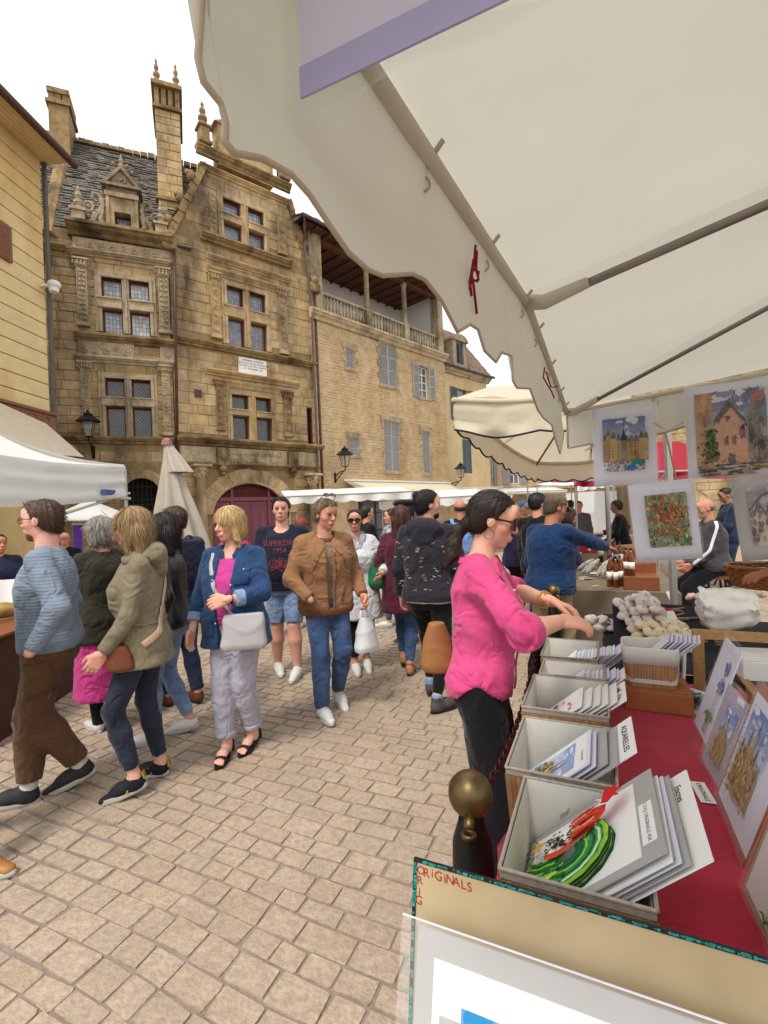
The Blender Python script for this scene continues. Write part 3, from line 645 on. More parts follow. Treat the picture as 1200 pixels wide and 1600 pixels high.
# plaque with engraved lines, small maroon plate
a_,c_=F2(371,560),F2(416,590);zc_=F2(393,574)[1];pw=c_[0]-a_[0];ph=0.62
MB().box(a_[0],c_[0],-.02,-.1,zc_-ph/2,zc_+ph/2,.02).build('plaque',M_['marble'],h2);pl=h2.children[-1]
for t_,dz_,sz in(('ETIENNE LABOÉTIE',.2,.1),("L’AMI DE LA MICHEL MONTAIGNE",.09,.083),('EST NÉ DANS CETTE MAISON',-.01,.083),('LE 1 NOVEMBRE 1530',-.11,.08),('— —',-.2,.06)):
 text_mesh(t_,sz,M_['ink'],pl,mtx=Matrix.Translation(((a_[0]+c_[0])/2,-.102,zc_+dz_))@STAND)
q=F2(309,615);MB().box(q[0]-.12,q[0]+.12,-.02,-.07,q[1]-.13,q[1]+.13).build('wall_plate',M_['pipe'],h2)
# gable copings, top block and finials
for(p,q,nm)in(((0.0,gl[1]),(g1[0]-.05,ztop),1),((xr+.02,gr[1]),(g2[0]+.05,ztop),2)):
 b=MB();n=14;r2=random.Random(nm)
 for i in range(n):
  a=Vector(p).lerp(Vector(q),i/n);c=Vector(p).lerp(Vector(q),(i+.94)/n);d=(c-a).normalized();nn=Vector((-d.y,d.x))*(1 if nm==1 else-1);o=r2.uniform(.1,.17)
  b.prism([tuple(a-nn*.08),tuple(c-nn*.08),tuple(c+nn*o),tuple(a+nn*(o+.03))],.6,-.12-r2.uniform(0,.05))
  if i%4==2:b.ball((c.x+nn.x*.25,.0,c.y+nn.y*.25),.16,7,5,(1,.9,1.2));b.ball((c.x+nn.x*.38,.0,c.y+nn.y*.42),.1,6,5)
 a=Vector(p);b.box(a.x-.25,a.x+.25,.4,-.3,a.y-.35,a.y+.05,.05);b.ball((a.x,-.2,a.y+.15),.2,8,6,(1,1,.9))
 b.build('gable_coping',M_['stone_dark'],h2)
b=MB();x0_,x1_=F2(318,250)[0],F2(445,290)[0];zt3=zz(380,272)+.36
b.box(x0_+.55,x1_-.55,.5,-.06,zt3-.4,zt3+1.1);b.prism([(x0_+.4,zt3+1.1),(x1_-.4,zt3+1.1),((x0_+x1_)/2,zt3+1.8)],.5,-.15)
b.build('gable_top',M_['stone'],h2)
b=MB()
for x in(x0_+.02,x1_-.1):b=MB();b.box(x-.24,x+.24,.3,-.3,zt3,zt3+.15,.03);b.box(x-.17,x+.17,.2,-.25,zt3+.15,zt3+.62,.03);b.box(x-.23,x+.23,.25,-.3,zt3+.62,zt3+.72,.02);finial(b,x,-.02,zt3+.72,.95,.34);b.build('finial',M_['stone_dark'],h2)
# the roof behind the gable
rb=MB();rb.col=(1,1,1);rb.prism([(0.1,gl[1]-.2),(xr-.1,gr[1]-.2),((x0_+x1_)/2+.3,ztop+1.2),((x0_+x1_)/2-.3,ztop+1.2)],.5,7);rb.build('roof',M_['lauze'],h2)
pipe('downpipe',h2,[(xr+.02,-.16,gr[1]-.3),(xr+.05,-.16,0)],.055,M_['pipe'])
# ---------------------------------------------------------------- the tall plain house with a loggia
F3=Frame(500,20.0,44)
h3=thing('loggia_house','tall rubble stone house with roofed loggia, stone balustrade and grey louvred shutters','house',F3.o,F3.rz)
xr3=F3(697,640)[0];zb3=F3(591,533)[1]
holes3=[]
sh=[rect(F3,540,545,553,577),rect(F3,593,536,620,606),rect(F3,653,571,670,623),rect(F3,546,684,560,712),rect(F3,599,657,626,737),rect(F3,659,674,673,740)]
w3=wall('wall',h3,[(0,0),(xr3,0),(xr3,zb3),(0,zb3)],sh,M_['rubble'],depth=7)
r3=random.Random(31)
out3=stones(w3,[(0,2.8),(xr3,2.8),(xr3,zb3-.02),(0,zb3-.02)],[(h[0]-.06,h[1]+.06,h[2]-.06,h[3]+.06)for h in sh],M_['rubble'],.135,(.1,.34),300,(.004,.022),seed=14,joint=.012)
for i,h in enumerate(sh):
 b=MB()
 for k in range(int((h[3]-h[2])/.3)+1):
  z_=h[2]-.02+k*.3;e=.12+.12*(k%2)
  b.box(h[0]-e,h[0],.0,-.036,z_,min(z_+.28,h[3]+.02));b.box(h[1],h[1]+e,.0,-.036,z_,min(z_+.28,h[3]+.02))
 b.box(h[0]-.25,h[1]+.25,0,-.038,h[3]+.02,h[3]+.27);b.box(h[0]-.15,h[1]+.15,.0,-.06,h[2]-.14,h[2]-.03);b.build('window_surround',M_['stone_pale'],h3)
 if i==2:
  b=MB();x0,x1,z0,z1=h
  for x in(x0,(x0+x1)/2-.03,x1-.06):b.box(x,x+.06,.12,.18,z0,z1)
  for k in range(5):z=z0+(z1-z0-.05)*k/4;b.box(x0,x1,.125,.175,z,z+.05)
  wf=b.build('window',M_['white'],h3);MB().box(x0,x1,.15,.155,z0,z1).build('pane',GL['plain'],wf)
  w_=(x1-x0)*.62;shutter(h3,x0-w_-.02,x0-.02,z0-.05,z1+.05,-.04,M_['greyshut']);shutter(h3,x1+.02,x1+w_+.02,z0-.05,z1+.05,-.04,M_['greyshut'])
 elif h[1]-h[0]<.62:shutter(h3,h[0],h[1],h[2],h[3],.06,M_['greyshut'])
 else:
  m_=(h[0]+h[1])/2;shutter(h3,h[0],m_-.006,h[2],h[3],.06,M_['greyshut']);shutter(h3,m_+.006,h[1],h[2],h[3],.06,M_['greyshut'])
cornice(h3,'balcony_cornice',-.15,xr3+.1,zb3,F3(591,518)[1]-zb3,.3,M_['stone_pale'],seed=40)
zf=F3(591,517)[1];zbt=F3(591,487)[1];zev=F3(590,420)[1]
b=MB();b.box(0,xr3,.05,3.0,zb3,zf);b.box(0,xr3,2.9,3.1,zf,zev+.6);b.box(xr3-.3,xr3,.3,2.9,zf,zev+.3);b.box(0,.3,.65,2.9,zf,zev+.3);b.build('loggia_wall',M_['white'],h3)
b=MB();b.box(-.02,.62,.0,.6,zf,zev+.25);b.box(xr3-.42,xr3+.02,.0,.5,zf,zev+.2);b.build('pier',M_['stone_pale'],h3)
cpx=[F3(578,470)[0],F3(637,500)[0]]
for x in cpx:
 b=MB();b.smooth=True;b.lathe([(.15,zbt-zf+.02),(.16,zbt-zf+.1),(.13,zbt-zf+.14),(.12,zev-zf-.2),(.16,zev-zf-.12),(.17,zev-zf)],(x,.2,zf),12);b.build('column',M_['stone_pale'],h3)
 MB().box(x-.17,x+.17,.03,.37,zf,zbt+.02,.02).build('pedestal',M_['stone_pale'],h3)
MB().box(.62,xr3-.42,.08,.32,zbt-.12,zbt,.02).build('rail',M_['stone_pale'],h3);MB().box(.62,xr3-.42,.1,.3,zf,zf+.08).build('plinth',M_['stone_pale'],h3)
bal=MB();bal.smooth=True;hb=zbt-.12-zf-.08;bal.lathe([(.06,0),(.06,.04),(.035,.06),(.05,hb*.2),(.085,hb*.34),(.07,hb*.48),(.035,hb*.68),(.04,hb*.85),(.06,hb*.9),(.06,hb)],(0,0,0),8)
b0=None;segs=[(.7,cpx[0]-.2),(cpx[0]+.2,cpx[1]-.2),(cpx[1]+.2,xr3-.45)]
for a,c in segs:
 n=int((c-a)/.2)
 for i in range(n):
  loc=(a+(c-a)*(i+.5)/n,.2,zf+.08)
  if b0 is None:b0=bal.build('baluster',M_['stone_pale'],h3);o=b0
  else:o=b0.copy();link(o)
  o.location=loc
b=MB()
for k,px in enumerate((557,594)):x=F3(px,460,2.9)[0];b.box(x-.55,x+.55,2.85,2.9,zf,zf+2.1)
b.build('loggia_door',M_['white'],h3);lo=h3.children[-1];b=MB()
for px in(557,594):
 x=F3(px,460,2.9)[0]
 for s_ in(-.42,.06):b.box(x+s_,x+s_+.36,2.83,2.85,zf+.9,zf+2.0)
b.build('pane',GL['plain'],lo)
# boarded ceiling and roof
b=MB()
for i in range(16):
 y=-.45+i*.22;b.box(-.4,xr3+.3,y,y+.2,zev+.22+i*.004,zev+.25+i*.004)
b.build('ceiling_boards',M_['loggia_wood'],h3)
b=MB()
for i in range(14):x=.1+(xr3-.2)*i/13;b.prism([(-.5,zev+.1),(2.9,zev+.16),(2.9,zev+.26),(-.5,zev+.2)],x-.05,x+.05,'x')
b.box(0,xr3,.08,.32,zev,zev+.2);b.build('rafters',M_['loggia_wood'],h3)
slab_roof(h3,'roof',-.7,xr3+.4,zev+.32,zev+2.6,6.5,M_['lauze'],.3,.26,y0=-.6,thick=.07,seed=6)
b=MB();b.tube([(-.72,-.66,zev+.28),(xr3+.4,-.66,zev+.3)],.07,8);b.tube([(-.65,-.6,zev+.3),(-.3,-.05,zev-.4),(-.08,-.08,zf),(-.08,-.08,3)],.05,8);b.build('gutter',M_['zinc'],h3)
# ---------------------------------------------------------------- mansard house, far house
p4=F3.w(xr3+.12,.3,0)
F4=Frame(697,p4.y,46)
h4=thing('mansard_house','narrow yellow plastered house with red tiled mansard roof and one arched dormer','house',F4.o,F4.rz)
xr4=F4(762,650)[0];ze4=F4(730,592)[1]
sh4=[rect(F4,722,686,738,740),rect(F4,713,606,733,660)]
wall('wall',h4,[(0,0),(xr4,0),(xr4,ze4),(0,ze4)],sh4,M_['plaster4'])
for k,h in enumerate(sh4):
 m_=(h[0]+h[1])/2
 if k==0:shutter(h4,h[0],m_-.01,h[2],h[3],.05,M_['blueshut']);shutter(h4,m_+.01,h[1],h[2],h[3],.05,M_['blueshut'])
 else:
  MB().box(h[0],h[1],.18,.2,h[2],h[3]).build('window',GL['plain'],h4);shutter(h4,h[0]-.62,h[0]-.02,h[2],h[3],-.03,M_['blueshut']);shutter(h4,h[1]+.02,h[1]+.6,h[2],h[3],-.03,M_['blueshut'])
cornice(h4,'eaves_cornice',-.05,xr4+.15,ze4,.35,.35,M_['stone_pale'],seed=50)
zt4=F4(705,522,1.6)[1]
slab_roof(h4,'roof',-.1,xr4+.25,ze4+.35,zt4,1.7,M_['tile'],.22,.24,y0=-.3,x0t=-.1,x1t=xr4-1.3,thick=.03,seed=9,slate='roof_tiles',tint=.16)
a=rect(F4,709,535,722,572,-.1);b=MB();b.box(a[0]-.3,a[0],-.25,1.3,a[2]-.35,a[3]+.1);b.box(a[1],a[1]+.3,-.25,1.3,a[2]-.35,a[3]+.1);b.box(a[0],a[1],-.25,1.3,a[2]-.35,a[2]);b.box(a[0],a[1],-.1,1.3,a[3],a[3]+.1)
cx=(a[0]+a[1])/2;hw=(a[1]-a[0])/2+.4;b.prism([(cx+hw*math.cos(math.pi*i/10),a[3]+.1+.4*math.sin(math.pi*i/10))for i in range(11)],-.35,1.3);b.build('dormer',M_['stone_pale'],h4);dd=h4.children[-1]
MB().box(a[0],a[1],-.05,-.02,a[2],a[3]).build('dormer_window',GL['plain'],dd);m_=(a[0]+a[1])/2
shutter(dd,a[0],a[0]+.22,a[2],a[3],-.12,M_['blueshut']);shutter(dd,a[1]-.3,a[1],a[2],a[3],-.12,M_['blueshut'])
pipe('downpipe',h4,[(.02,-.12,ze4+.3),(.05,-.12,0)],.055,M_['pipe'])
pipe('gutter',h4,[(-.05,-.42,ze4+.36),(xr4+.3,-.42,ze4+.36)],.08,M_['zinc'])
F5=Frame(760,33,72)
h5=thing('far_house','pale stone house at the end of the row with tall white windows and grey shutters','house',F5.o,F5.rz)
xr5=F5(1010,740)[0];zt5=F5(800,672)[1]
sh5=[rect(F5,763,716,772,757),rect(F5,795,711,812,756),rect(F5,850,711,868,756),rect(F5,905,711,922,756)]
w5=wall('wall',h5,[(-.5,0),(xr5,0),(xr5,zt5),(-.5,zt5)],sh5,M_['rubble'])
for h in sh5:
 x0,x1,z0,z1=h;b=MB()
 for x in(x0,(x0+x1)/2-.04,x1-.07):b.box(x,x+.07,.1,.16,z0,z1)
 for k in range(4):z=z0+(z1-z0-.06)*k/3;b.box(x0,x1,.105,.155,z,z+.06)
 wf=b.build('window',M_['white'],h5);MB().box(x0,x1,.13,.135,z0,z1).build('pane',GL['plain'],wf)
 w_=min(.8,(x1-x0)*.7)
 if x0>.3:shutter(h5,x0-w_,x0-.02,z0,z1,-.04,M_['greyshut'])
 shutter(h5,x1+.02,x1+w_,z0,z1,-.04,M_['greyshut'])
b=MB();b.box(F5(785,760)[0],xr5,0,-.3,F5(800,765)[1],F5(800,760)[1]);b.build('balcony_slab',M_['stone_pale'],h5)
slab_roof(h5,'roof',-.6,xr5+.3,zt5,zt5+2.2,4,M_['tile'],.3,.3,y0=-.4,thick=.04,seed=12,slate='roof_tiles',tint=.15)
# sunlit stone wall and houses seen under the parasol on the right
h6=thing('stone_barn','plain honey coloured stone building behind the seated trader on the right','building',Vector((at(1000,800,19).x,19,0)),R(-14))
w6=wall('wall',h6,[(0,0),(22,0),(22,7),(0,7)],[(6,7.4,0,2.4),(10,11,3.4,5),(14,15,3.4,5)],M_['mortar'],5)
stones(w6,[(0,0),(22,0),(22,7),(0,7)],[(5.8,7.6,0,2.5),(9.9,11.1,3.3,5.1),(13.9,15.1,3.3,5.1)],M_['stone'],.36,(.4,.8),200,seed=77)
MB().box(6,7.4,.2,.25,0,2.4).build('door',M_['timber'],h6)
for x in(10,14):MB().box(x,x+1,.15,.2,3.4,5).build('window',GL['plain'],h6)
slab_roof(h6,'roof',-.3,22.3,7,9.5,3.5,M_['tile'],.3,.3,y0=-.4,thick=.04,seed=13,slate='roof_tiles',tint=.15)
# ---------------------------------------------------------------- the yellow corner house on the left
yc=12.4;pc=at(75,640,yc);Ty=R(3.7)
F0=Frame(75,yc,3.7,640)
F0.n=-F0.n
h0=thing('corner_house','yellow plastered corner house with dark horizontal grooves and wooden eaves','house',F0.o,F0.rz)
# local x runs away from the camera, local +y is to the left (into the house)
ze0=F0(58,250)[1];xs0=-7.5;zbt0=F0(65,645)[1]
so=F0(6,375);sw=(so[0]-1.2,so[0]+.1,F0(6,408)[1],F0(2,350)[1])
wall('wall',h0,[(0,0),(0,ze0),(xs0,ze0),(xs0,0)],[],M_['plaster_line'],depth=5)
wl=[c for c in h0.children][-1]
z=zbt0;k=0;hgt=(F0(62,607)[1]-F0(60,283)[1])/14
hgt=abs(hgt)
while z<ze0-.05:
 z1_=min(z+hgt-.02,ze0)
 for a,c in((xs0,-1.55),(-1.53,0)):MB().box(a,c,-.05,0.,z,z1_,.008).build('plaster_band',M_['plaster'],wl)
 z+=hgt;k+=1
MB().box(xs0,0,-.04,0,0,zbt0-.5).build('plinth_wall',M_['plaster'],wl)
b=MB();b.box(xs0,.05,-.14,-.02,zbt0-.42,zbt0-.04);b.box(xs0,.08,-.2,-.02,zbt0-.04,zbt0+.03)
for i in range(16):b.ring((-.25-i*.42,-.145,zbt0-.23),.13,.025,n=10,k=4);
b.build('carved_fascia',M_['brownshut'],h0)
b=MB();b.box(sw[0],sw[1],-.12,-.06,sw[2],sw[3])
for i in range(12):z=sw[2]+.05+(sw[3]-sw[2]-.1)*i/12;b.box(sw[0]+.08,sw[1]-.08,-.14,-.12,z,z+.05)
b.build('shutter',M_['brownshut'],h0)
b=MB()
for i in range(6):b.box(xs0,.2,-.72+i*.12,-.61+i*.12,ze0+.02+i*.0,ze0+.06)
b.build('eaves_boards',M_['plaster'],h0)
rb=MB();rb.col=(1,1,1);rb.add([(xs0,-.76,ze0+.07),(.25,-.76,ze0+.07),(.25,3,ze0+2),(xs0,3,ze0+2),(.25,3,ze0+.07)],[(0,1,2,3),(1,4,2)]);rb.build('roof',M_['tile'],h0)
b=MB();b.tube([(xs0,-.8,ze0+.02),(.3,-.8,ze0+.02)],.1,10);b.build('gutter',M_['pipe'],h0)
b=MB();b.tube([(.1,-.08,ze0),(.1,-.08,.3)],.06,8);b.build('downpipe',M_['zinc'],h0)
q=F0(62,447);b=MB();b.box(q[0]-.05,q[0]+.05,-.35,-.02,q[1]-.03,q[1]+.03);b.ball((q[0]+.02,-.38,q[1]+.02),.16,10,7,(1,1,.7));b.lathe([(.11,0),(.12,.1),(0,.13)],(q[0],-.38,q[1]-.18),10)
oc=b.build('security_camera',M_['white']);oc.matrix_world=Matrix.Translation(F0.o)@Matrix.Rotation(F0.rz,4,'Z');tag(oc,'white security camera fixed to the corner of the yellow house','camera')
# low balustraded wall between the corner house and the renaissance house
pa,pb=at(76,660,12.6),at(122,705,15.2);pa.z=pb.z=0;dv=pb-pa;ln=dv.length
lw=thing('balustraded_porch','low stone porch with worn balustrade between yellow house and renaissance house','porch',pa,math.atan2(dv.y,dv.x))
zpo=at(80,690,12.6).z;MB().box(0,ln,-.0,1.,0,zpo-.7).build('wall',M_['stone_dark'],lw)
MB().box(-.1,ln+.1,-.15,1.1,zpo,zpo+.16,.03).build('coping',M_['stone_dark'],lw);b=MB()
for i in range(9):b.lathe([(.06,0),(.09,.25),(.05,.45),(.08,.7)],(.15+(ln-.3)*i/8,.15,zpo-.7),8)
b.build('balusters',M_['stone_dark'],lw)
street_lamp('black iron lantern on rust red bracket by the renaissance house windows',F1,138,668,.85,None,.75,'wall lanterns')
street_lamp('black iron lantern on scrolled bracket at the left edge of the loggia house',F3,539,718,.9,None,.7,'wall lanterns')
street_lamp('small black lantern on scrolled bracket on the mansard house front',F4,720,738,.9,None,.7,'wall lanterns')
# ================================================================ GROUND
ST=R(24.7);sd=Vector((math.sin(ST),math.cos(ST),0));sp_=Vector((math.cos(ST),-math.sin(ST),0))
M_['paver']=mat('limestone_paver','#a08e7a',.8,.2,30,None,.8,60,.009,attr='Col',pos=True,dirt=('#857361',1.9,.4))
M_['paver_one']=mat('limestone_paving_stone','#a08e7a',.8,.2,30,None,.8,60,.009,rnd=.055,pos=True,dirt=('#857361',1.9,.4))
M_['joint']=mat('grey_sand_joint','#82756a',.95,.2,7,None,.5,60,.01,pos=True)
gm=MB();gm.quad((-150,-60,-.005),(150,-60,-.005),(150,240,-.005),(-150,240,-.005));ground=tag(gm.build('ground',M_['joint']),kind='structure')
pv=bpy.data.objects.new('paving',None);link(pv);tag(pv,kind='structure')
pr=random.Random(21);allst=[]
def corner(u,v):p=sd*u+sp_*v;return Vector((p.x+.02*fn(p.x*1.7,p.y*1.7),p.y+.025*fn(p.x*1.3,p.y*1.3,9),0))
u=-3.2;row=0
while u<40:
 far=u>12
 wv=(pr.uniform(.085,.125)if not far else .3)
 v=-9.5-max(0,u)*.55+pr.uniform(0,.3);vmax=(9.5 if far else 7)
 while v<vmax:
  l_=pr.uniform(.12,.24)if not far else pr.uniform(.3,.6)
  kerb=-1.0
  j=lambda:pr.uniform(-.005,.005)
  g=.004 if v>-2.2 else .008
  q=[(u+g+j(),v+g+j()),(u+g+j(),v+l_-g+j()),(u+wv-g+j(),v+l_-g+j()),(u+wv-g+j(),v+g+j())]
  c=corner(u+wv/2,v+l_/2)
  if c.y>.2 and abs(c.x)<c.y*.95+1.2:allst.append((c.length,q))
  v+=l_
 u+=wv
allst.sort(key=lambda t:t[0])
rest=MB()
vis=[i for i,(d,q)in enumerate(allst)if 1.2<d and(lambda p:abs((p.x-.03))<.84*p.y)(corner(*q[0]))]
single=set(vis[:300])
for i,(d,q)in enumerate(allst):
 P=[corner(*p)for p in q];c=sum(P,Vector())/4;hgt=pr.uniform(-.0015,.003);V=[]
 for k in range(4):
  for w in(P[k-1],P[(k+1)%4]):V.append(P[k].lerp(w,min(.3,pr.uniform(.003,.009)/max((w-P[k]).length,.03)))+Vector((pr.uniform(-.003,.003),pr.uniform(-.003,.003),0)))
 top=[c+(p-c)*(.97 if d<8 else .98)+Vector((0,0,hgt+pr.uniform(-.0015,.0015)))for p in V]
 V=[p-Vector((0,0,.012))for p in V]+top
 F=[(k,(k+1)%8,8+(k+1)%8,8+k)for k in range(8)]+[tuple(range(8,16))]
 if i in single:
  b=MB();b.add([tuple(p-c)for p in V],F);o=b.build('paving_stone',M_['paver_one'],pv,fix=False);o.location=c
 else:
  k=pr.uniform(.93,1.06);w=pr.uniform(-.04,.04);rest.col=(k*(1+w),k,k*(1-w));rest.add([tuple(p)for p in V],F)
tag(rest.build('paving_stones',M_['paver'],pv,fix=False),kind='stuff')
# ================================================================ MARKET: canopies and stalls
UV=lambda u,v,z=0.:sd*u+sp_*v+Vector((0,0,z))
def uv(px,py,z):
 p=G(px,py,z);return(p.dot(sd),p.dot(sp_))
MK=dict(canvas=mat('cream_canopy_cloth','#d8d7c9',.85,.05,1.5,None,.15,240,.002,transl=.3,pos=True),canvas2=mat('old_cream_canopy_cloth','#dcd2bb',.85,.06,1.5,None,.3,7,.05,transl=.45,pos=True),tent=mat('white_tent_cloth','#d9dad6',.7,.04,2,None,.2,7,.03,transl=.3,pos=True),rimcloth=mat('cream_rim_sleeve','#cfc9b8',.85,.05,6,None,.1,90,.003,transl=.1),steel=mat('grey_steel','#8d8b86',.35,.08,8,None,.05,40,.001,metal=.7),alu=mat('aluminium_post','#a9a7a2',.4,.06,8,None,.05,40,.001,metal=.6),hem=mat('brown_hem_tape','#b5a590',.85,.06,20,None,.1,90,.002),navyhem=mat('navy_hem_tape','#23263a',.85,.1,20),redcord=mat('crimson_cord','#8a1230',.8,.1,20,None,.3,200,.002),redcanopy=mat('red_canopy_cloth','#98152e',.8,.1,4,None,.2,20,.01,transl=.25),redcloth=mat('red_table_cloth','#a4122f',.92,.14,9,'#b5203c',.5,120,.004,pos=True,sheen=.2),browncloth=mat('taupe_table_cloth','#6e6151',.9,.1,5,None,.3,60,.004,pos=True),blackcloth=mat('black_table_cloth','#17161a',.9,.15,6,None,.3,90,.004,pos=True),felt=mat('grey_box_lining','#cdcac0',.9,.05,18,None,.3,220,.002),weave=mat('grey_woven_trim','#a0968a',.9,.2,60,None,.4,160,.003,wave=('X',60,1.)),bamboo=mat('bamboo_slat','#a4774a',.6,.2,12,None,.2,60,.002,rnd=.15),paper=mat('white_paper','#e6e5e2',.75,.02,8,None,.05,90,.0005),paper_blue=mat('cool_white_card','#d7d8e6',.7,.03,8,None,.05,90,.0005),mount=mat('grey_mount_board','#a5a3a1',.85,.03,12,None,.08,160,.0005),mount2=mat('mauve_mount_board','#a79dab',.85,.03,12,None,.08,160,.0005),kraft=mat('brown_cardboard','#ab9874',.85,.08,5,'#b5a27f',.15,60,.001),orange_board=mat('orange_brown_board','#a5653c',.8,.1,8,None,.1,60,.001),sleeve=mat('clear_plastic_sleeve','#ffffff',.08,.02,3,None,.25,6,.004,alpha=.13,spec=.7),lav=mat('lavender_print_back','#e9e7f7',.45,.03,4,None,.12,5,.003,transl=.5),lav2=mat('violet_card_edge','#c2bde0',.5,.05,4,None,.1,8,.002,transl=.3),art=mat('watercolour_paint','#ffffff',.85,.2,30,None,.1,90,.0005,attr='Col',pos=True),redink=mat('red_marker','#a3201c',.7,.1,30),inkblk=mat('black_marker','#1d1b1b',.7,.1,30),brass=mat('worn_brass','#665638',.42,.25,14,'#7d6a48',.1,40,.001,metal=.85,dirt=('#4b4131',5,.5)),castiron=mat('black_cast_iron','#1c1a19',.45,.2,14,None,.2,60,.002,metal=.4),chain=mat('dark_red_chain','#3c191c',.4,.2,20,None,.1,60,.001,metal=.5),garlic=mat('garlic_skin','#d6bfb2',.6,.13,30,'#eee2d8',.5,60,.004,wave=('X',22,1)),garlic2=mat('pale_garlic_skin','#d6bf96',.6,.13,30,'#eadbba',.5,60,.003,wave=('X',30,.5)),garlicp=mat('pink_garlic_skin','#a47f78',.6,.16,22,'#c3a29a',.3,60,.003,wave=('X',30,.5)),straw=mat('dried_garlic_stem','#8b6f55',.85,.2,30,None,.3,90,.002),wicker=mat('brown_wicker','#92592b',.6,.25,30,None,.3,120,.002),wood=mat('light_timber','#a98452',.6,.2,5,None,.2,40,.002,stretch=(1,12,12)),wood_dark=mat('brown_wooden_box','#7a4526',.6,.2,5,None,.2,40,.002,stretch=(1,12,12)),peg=mat('clear_peg','#b9b5aa',.4,.1,20),whitecloth=mat('white_linen','#f0efe6',.85,.03,6,None,.25,30,.006),syrup=mat('amber_syrup','#6a2f0a',.12,.3,10,None,0,1,.1,trans=.15,spec=.6),label=mat('white_label','#dedcd2',.7,.04,20),blackplastic=mat('black_plastic','#1a1a1c',.4,.1,10),bluechair=mat('blue_painted_metal','#24427d',.4,.1,10,metal=.3),vanwhite=mat('white_vehicle_paint','#d9dde0',.25,.02,3,None,0,1,.1,spec=.6,coat=.5),vanglass=mat('tinted_window','#10161b',.08,.1,spec=.7),lime=mat('lime_panel','#a6c23a',.5,.1,10),redbox=mat('red_card_box','#b81d3a',.6,.1,10),purple=mat('violet_banner','#5a2c9c',.6,.1,10),umbgrey=mat('grey_beige_umbrella_cloth','#a79e90',.85,.06,6,None,.2,60,.004),umbtop=mat('dusty_pink_cap','#92615d',.7,.1,10),bluelabel=mat('blue_label','#41588c',.7,.1,30),shirtgreen=mat('olive_cloth','#5f5a33',.9,.2,20),grey=mat('grey_plastic','#77777a',.5,.1,10),)
class Plane:
 """a flat sheet in space: origin, x and y directions; turns a point of the photograph into sheet coordinates"""
 def __init__(s,o,x,y):s.o=Vector(o);s.x=Vector(x).normalized();n=s.x.cross(Vector(y)).normalized();s.n=n;s.y=n.cross(s.x)
 def __call__(s,px,py):
  d=ray(px,py);q=s.o-Vector((0,0,HC));p=d*(q.dot(s.n)/d.dot(s.n))-q;return(p.dot(s.x),p.dot(s.y))
 def mtx(s):return Matrix(((s.x.x,s.y.x,s.n.x,s.o.x),(s.x.y,s.y.y,s.n.y,s.o.y),(s.x.z,s.y.z,s.n.z,s.o.z),(0,0,0,1)))
 def root(s,name,label,cat,group=None):o=thing(name,label,cat,(0,0,0),0,group);o.matrix_world=s.mtx();return o
 def box(s,*pp):
  q=[s(*p)for p in pp];return min(p[0]for p in q),max(p[0]for p in q),min(p[1]for p in q),max(p[1]for p in q)
def sheet(parent,name,r,z,m,t=.002):return MB().box(r[0],r[1],r[2],r[3],z,z+t).build(name,m,parent)
def stitch(a,b,k):return tuple(a[i]+(b[i]-a[i])*k for i in range(len(a)))
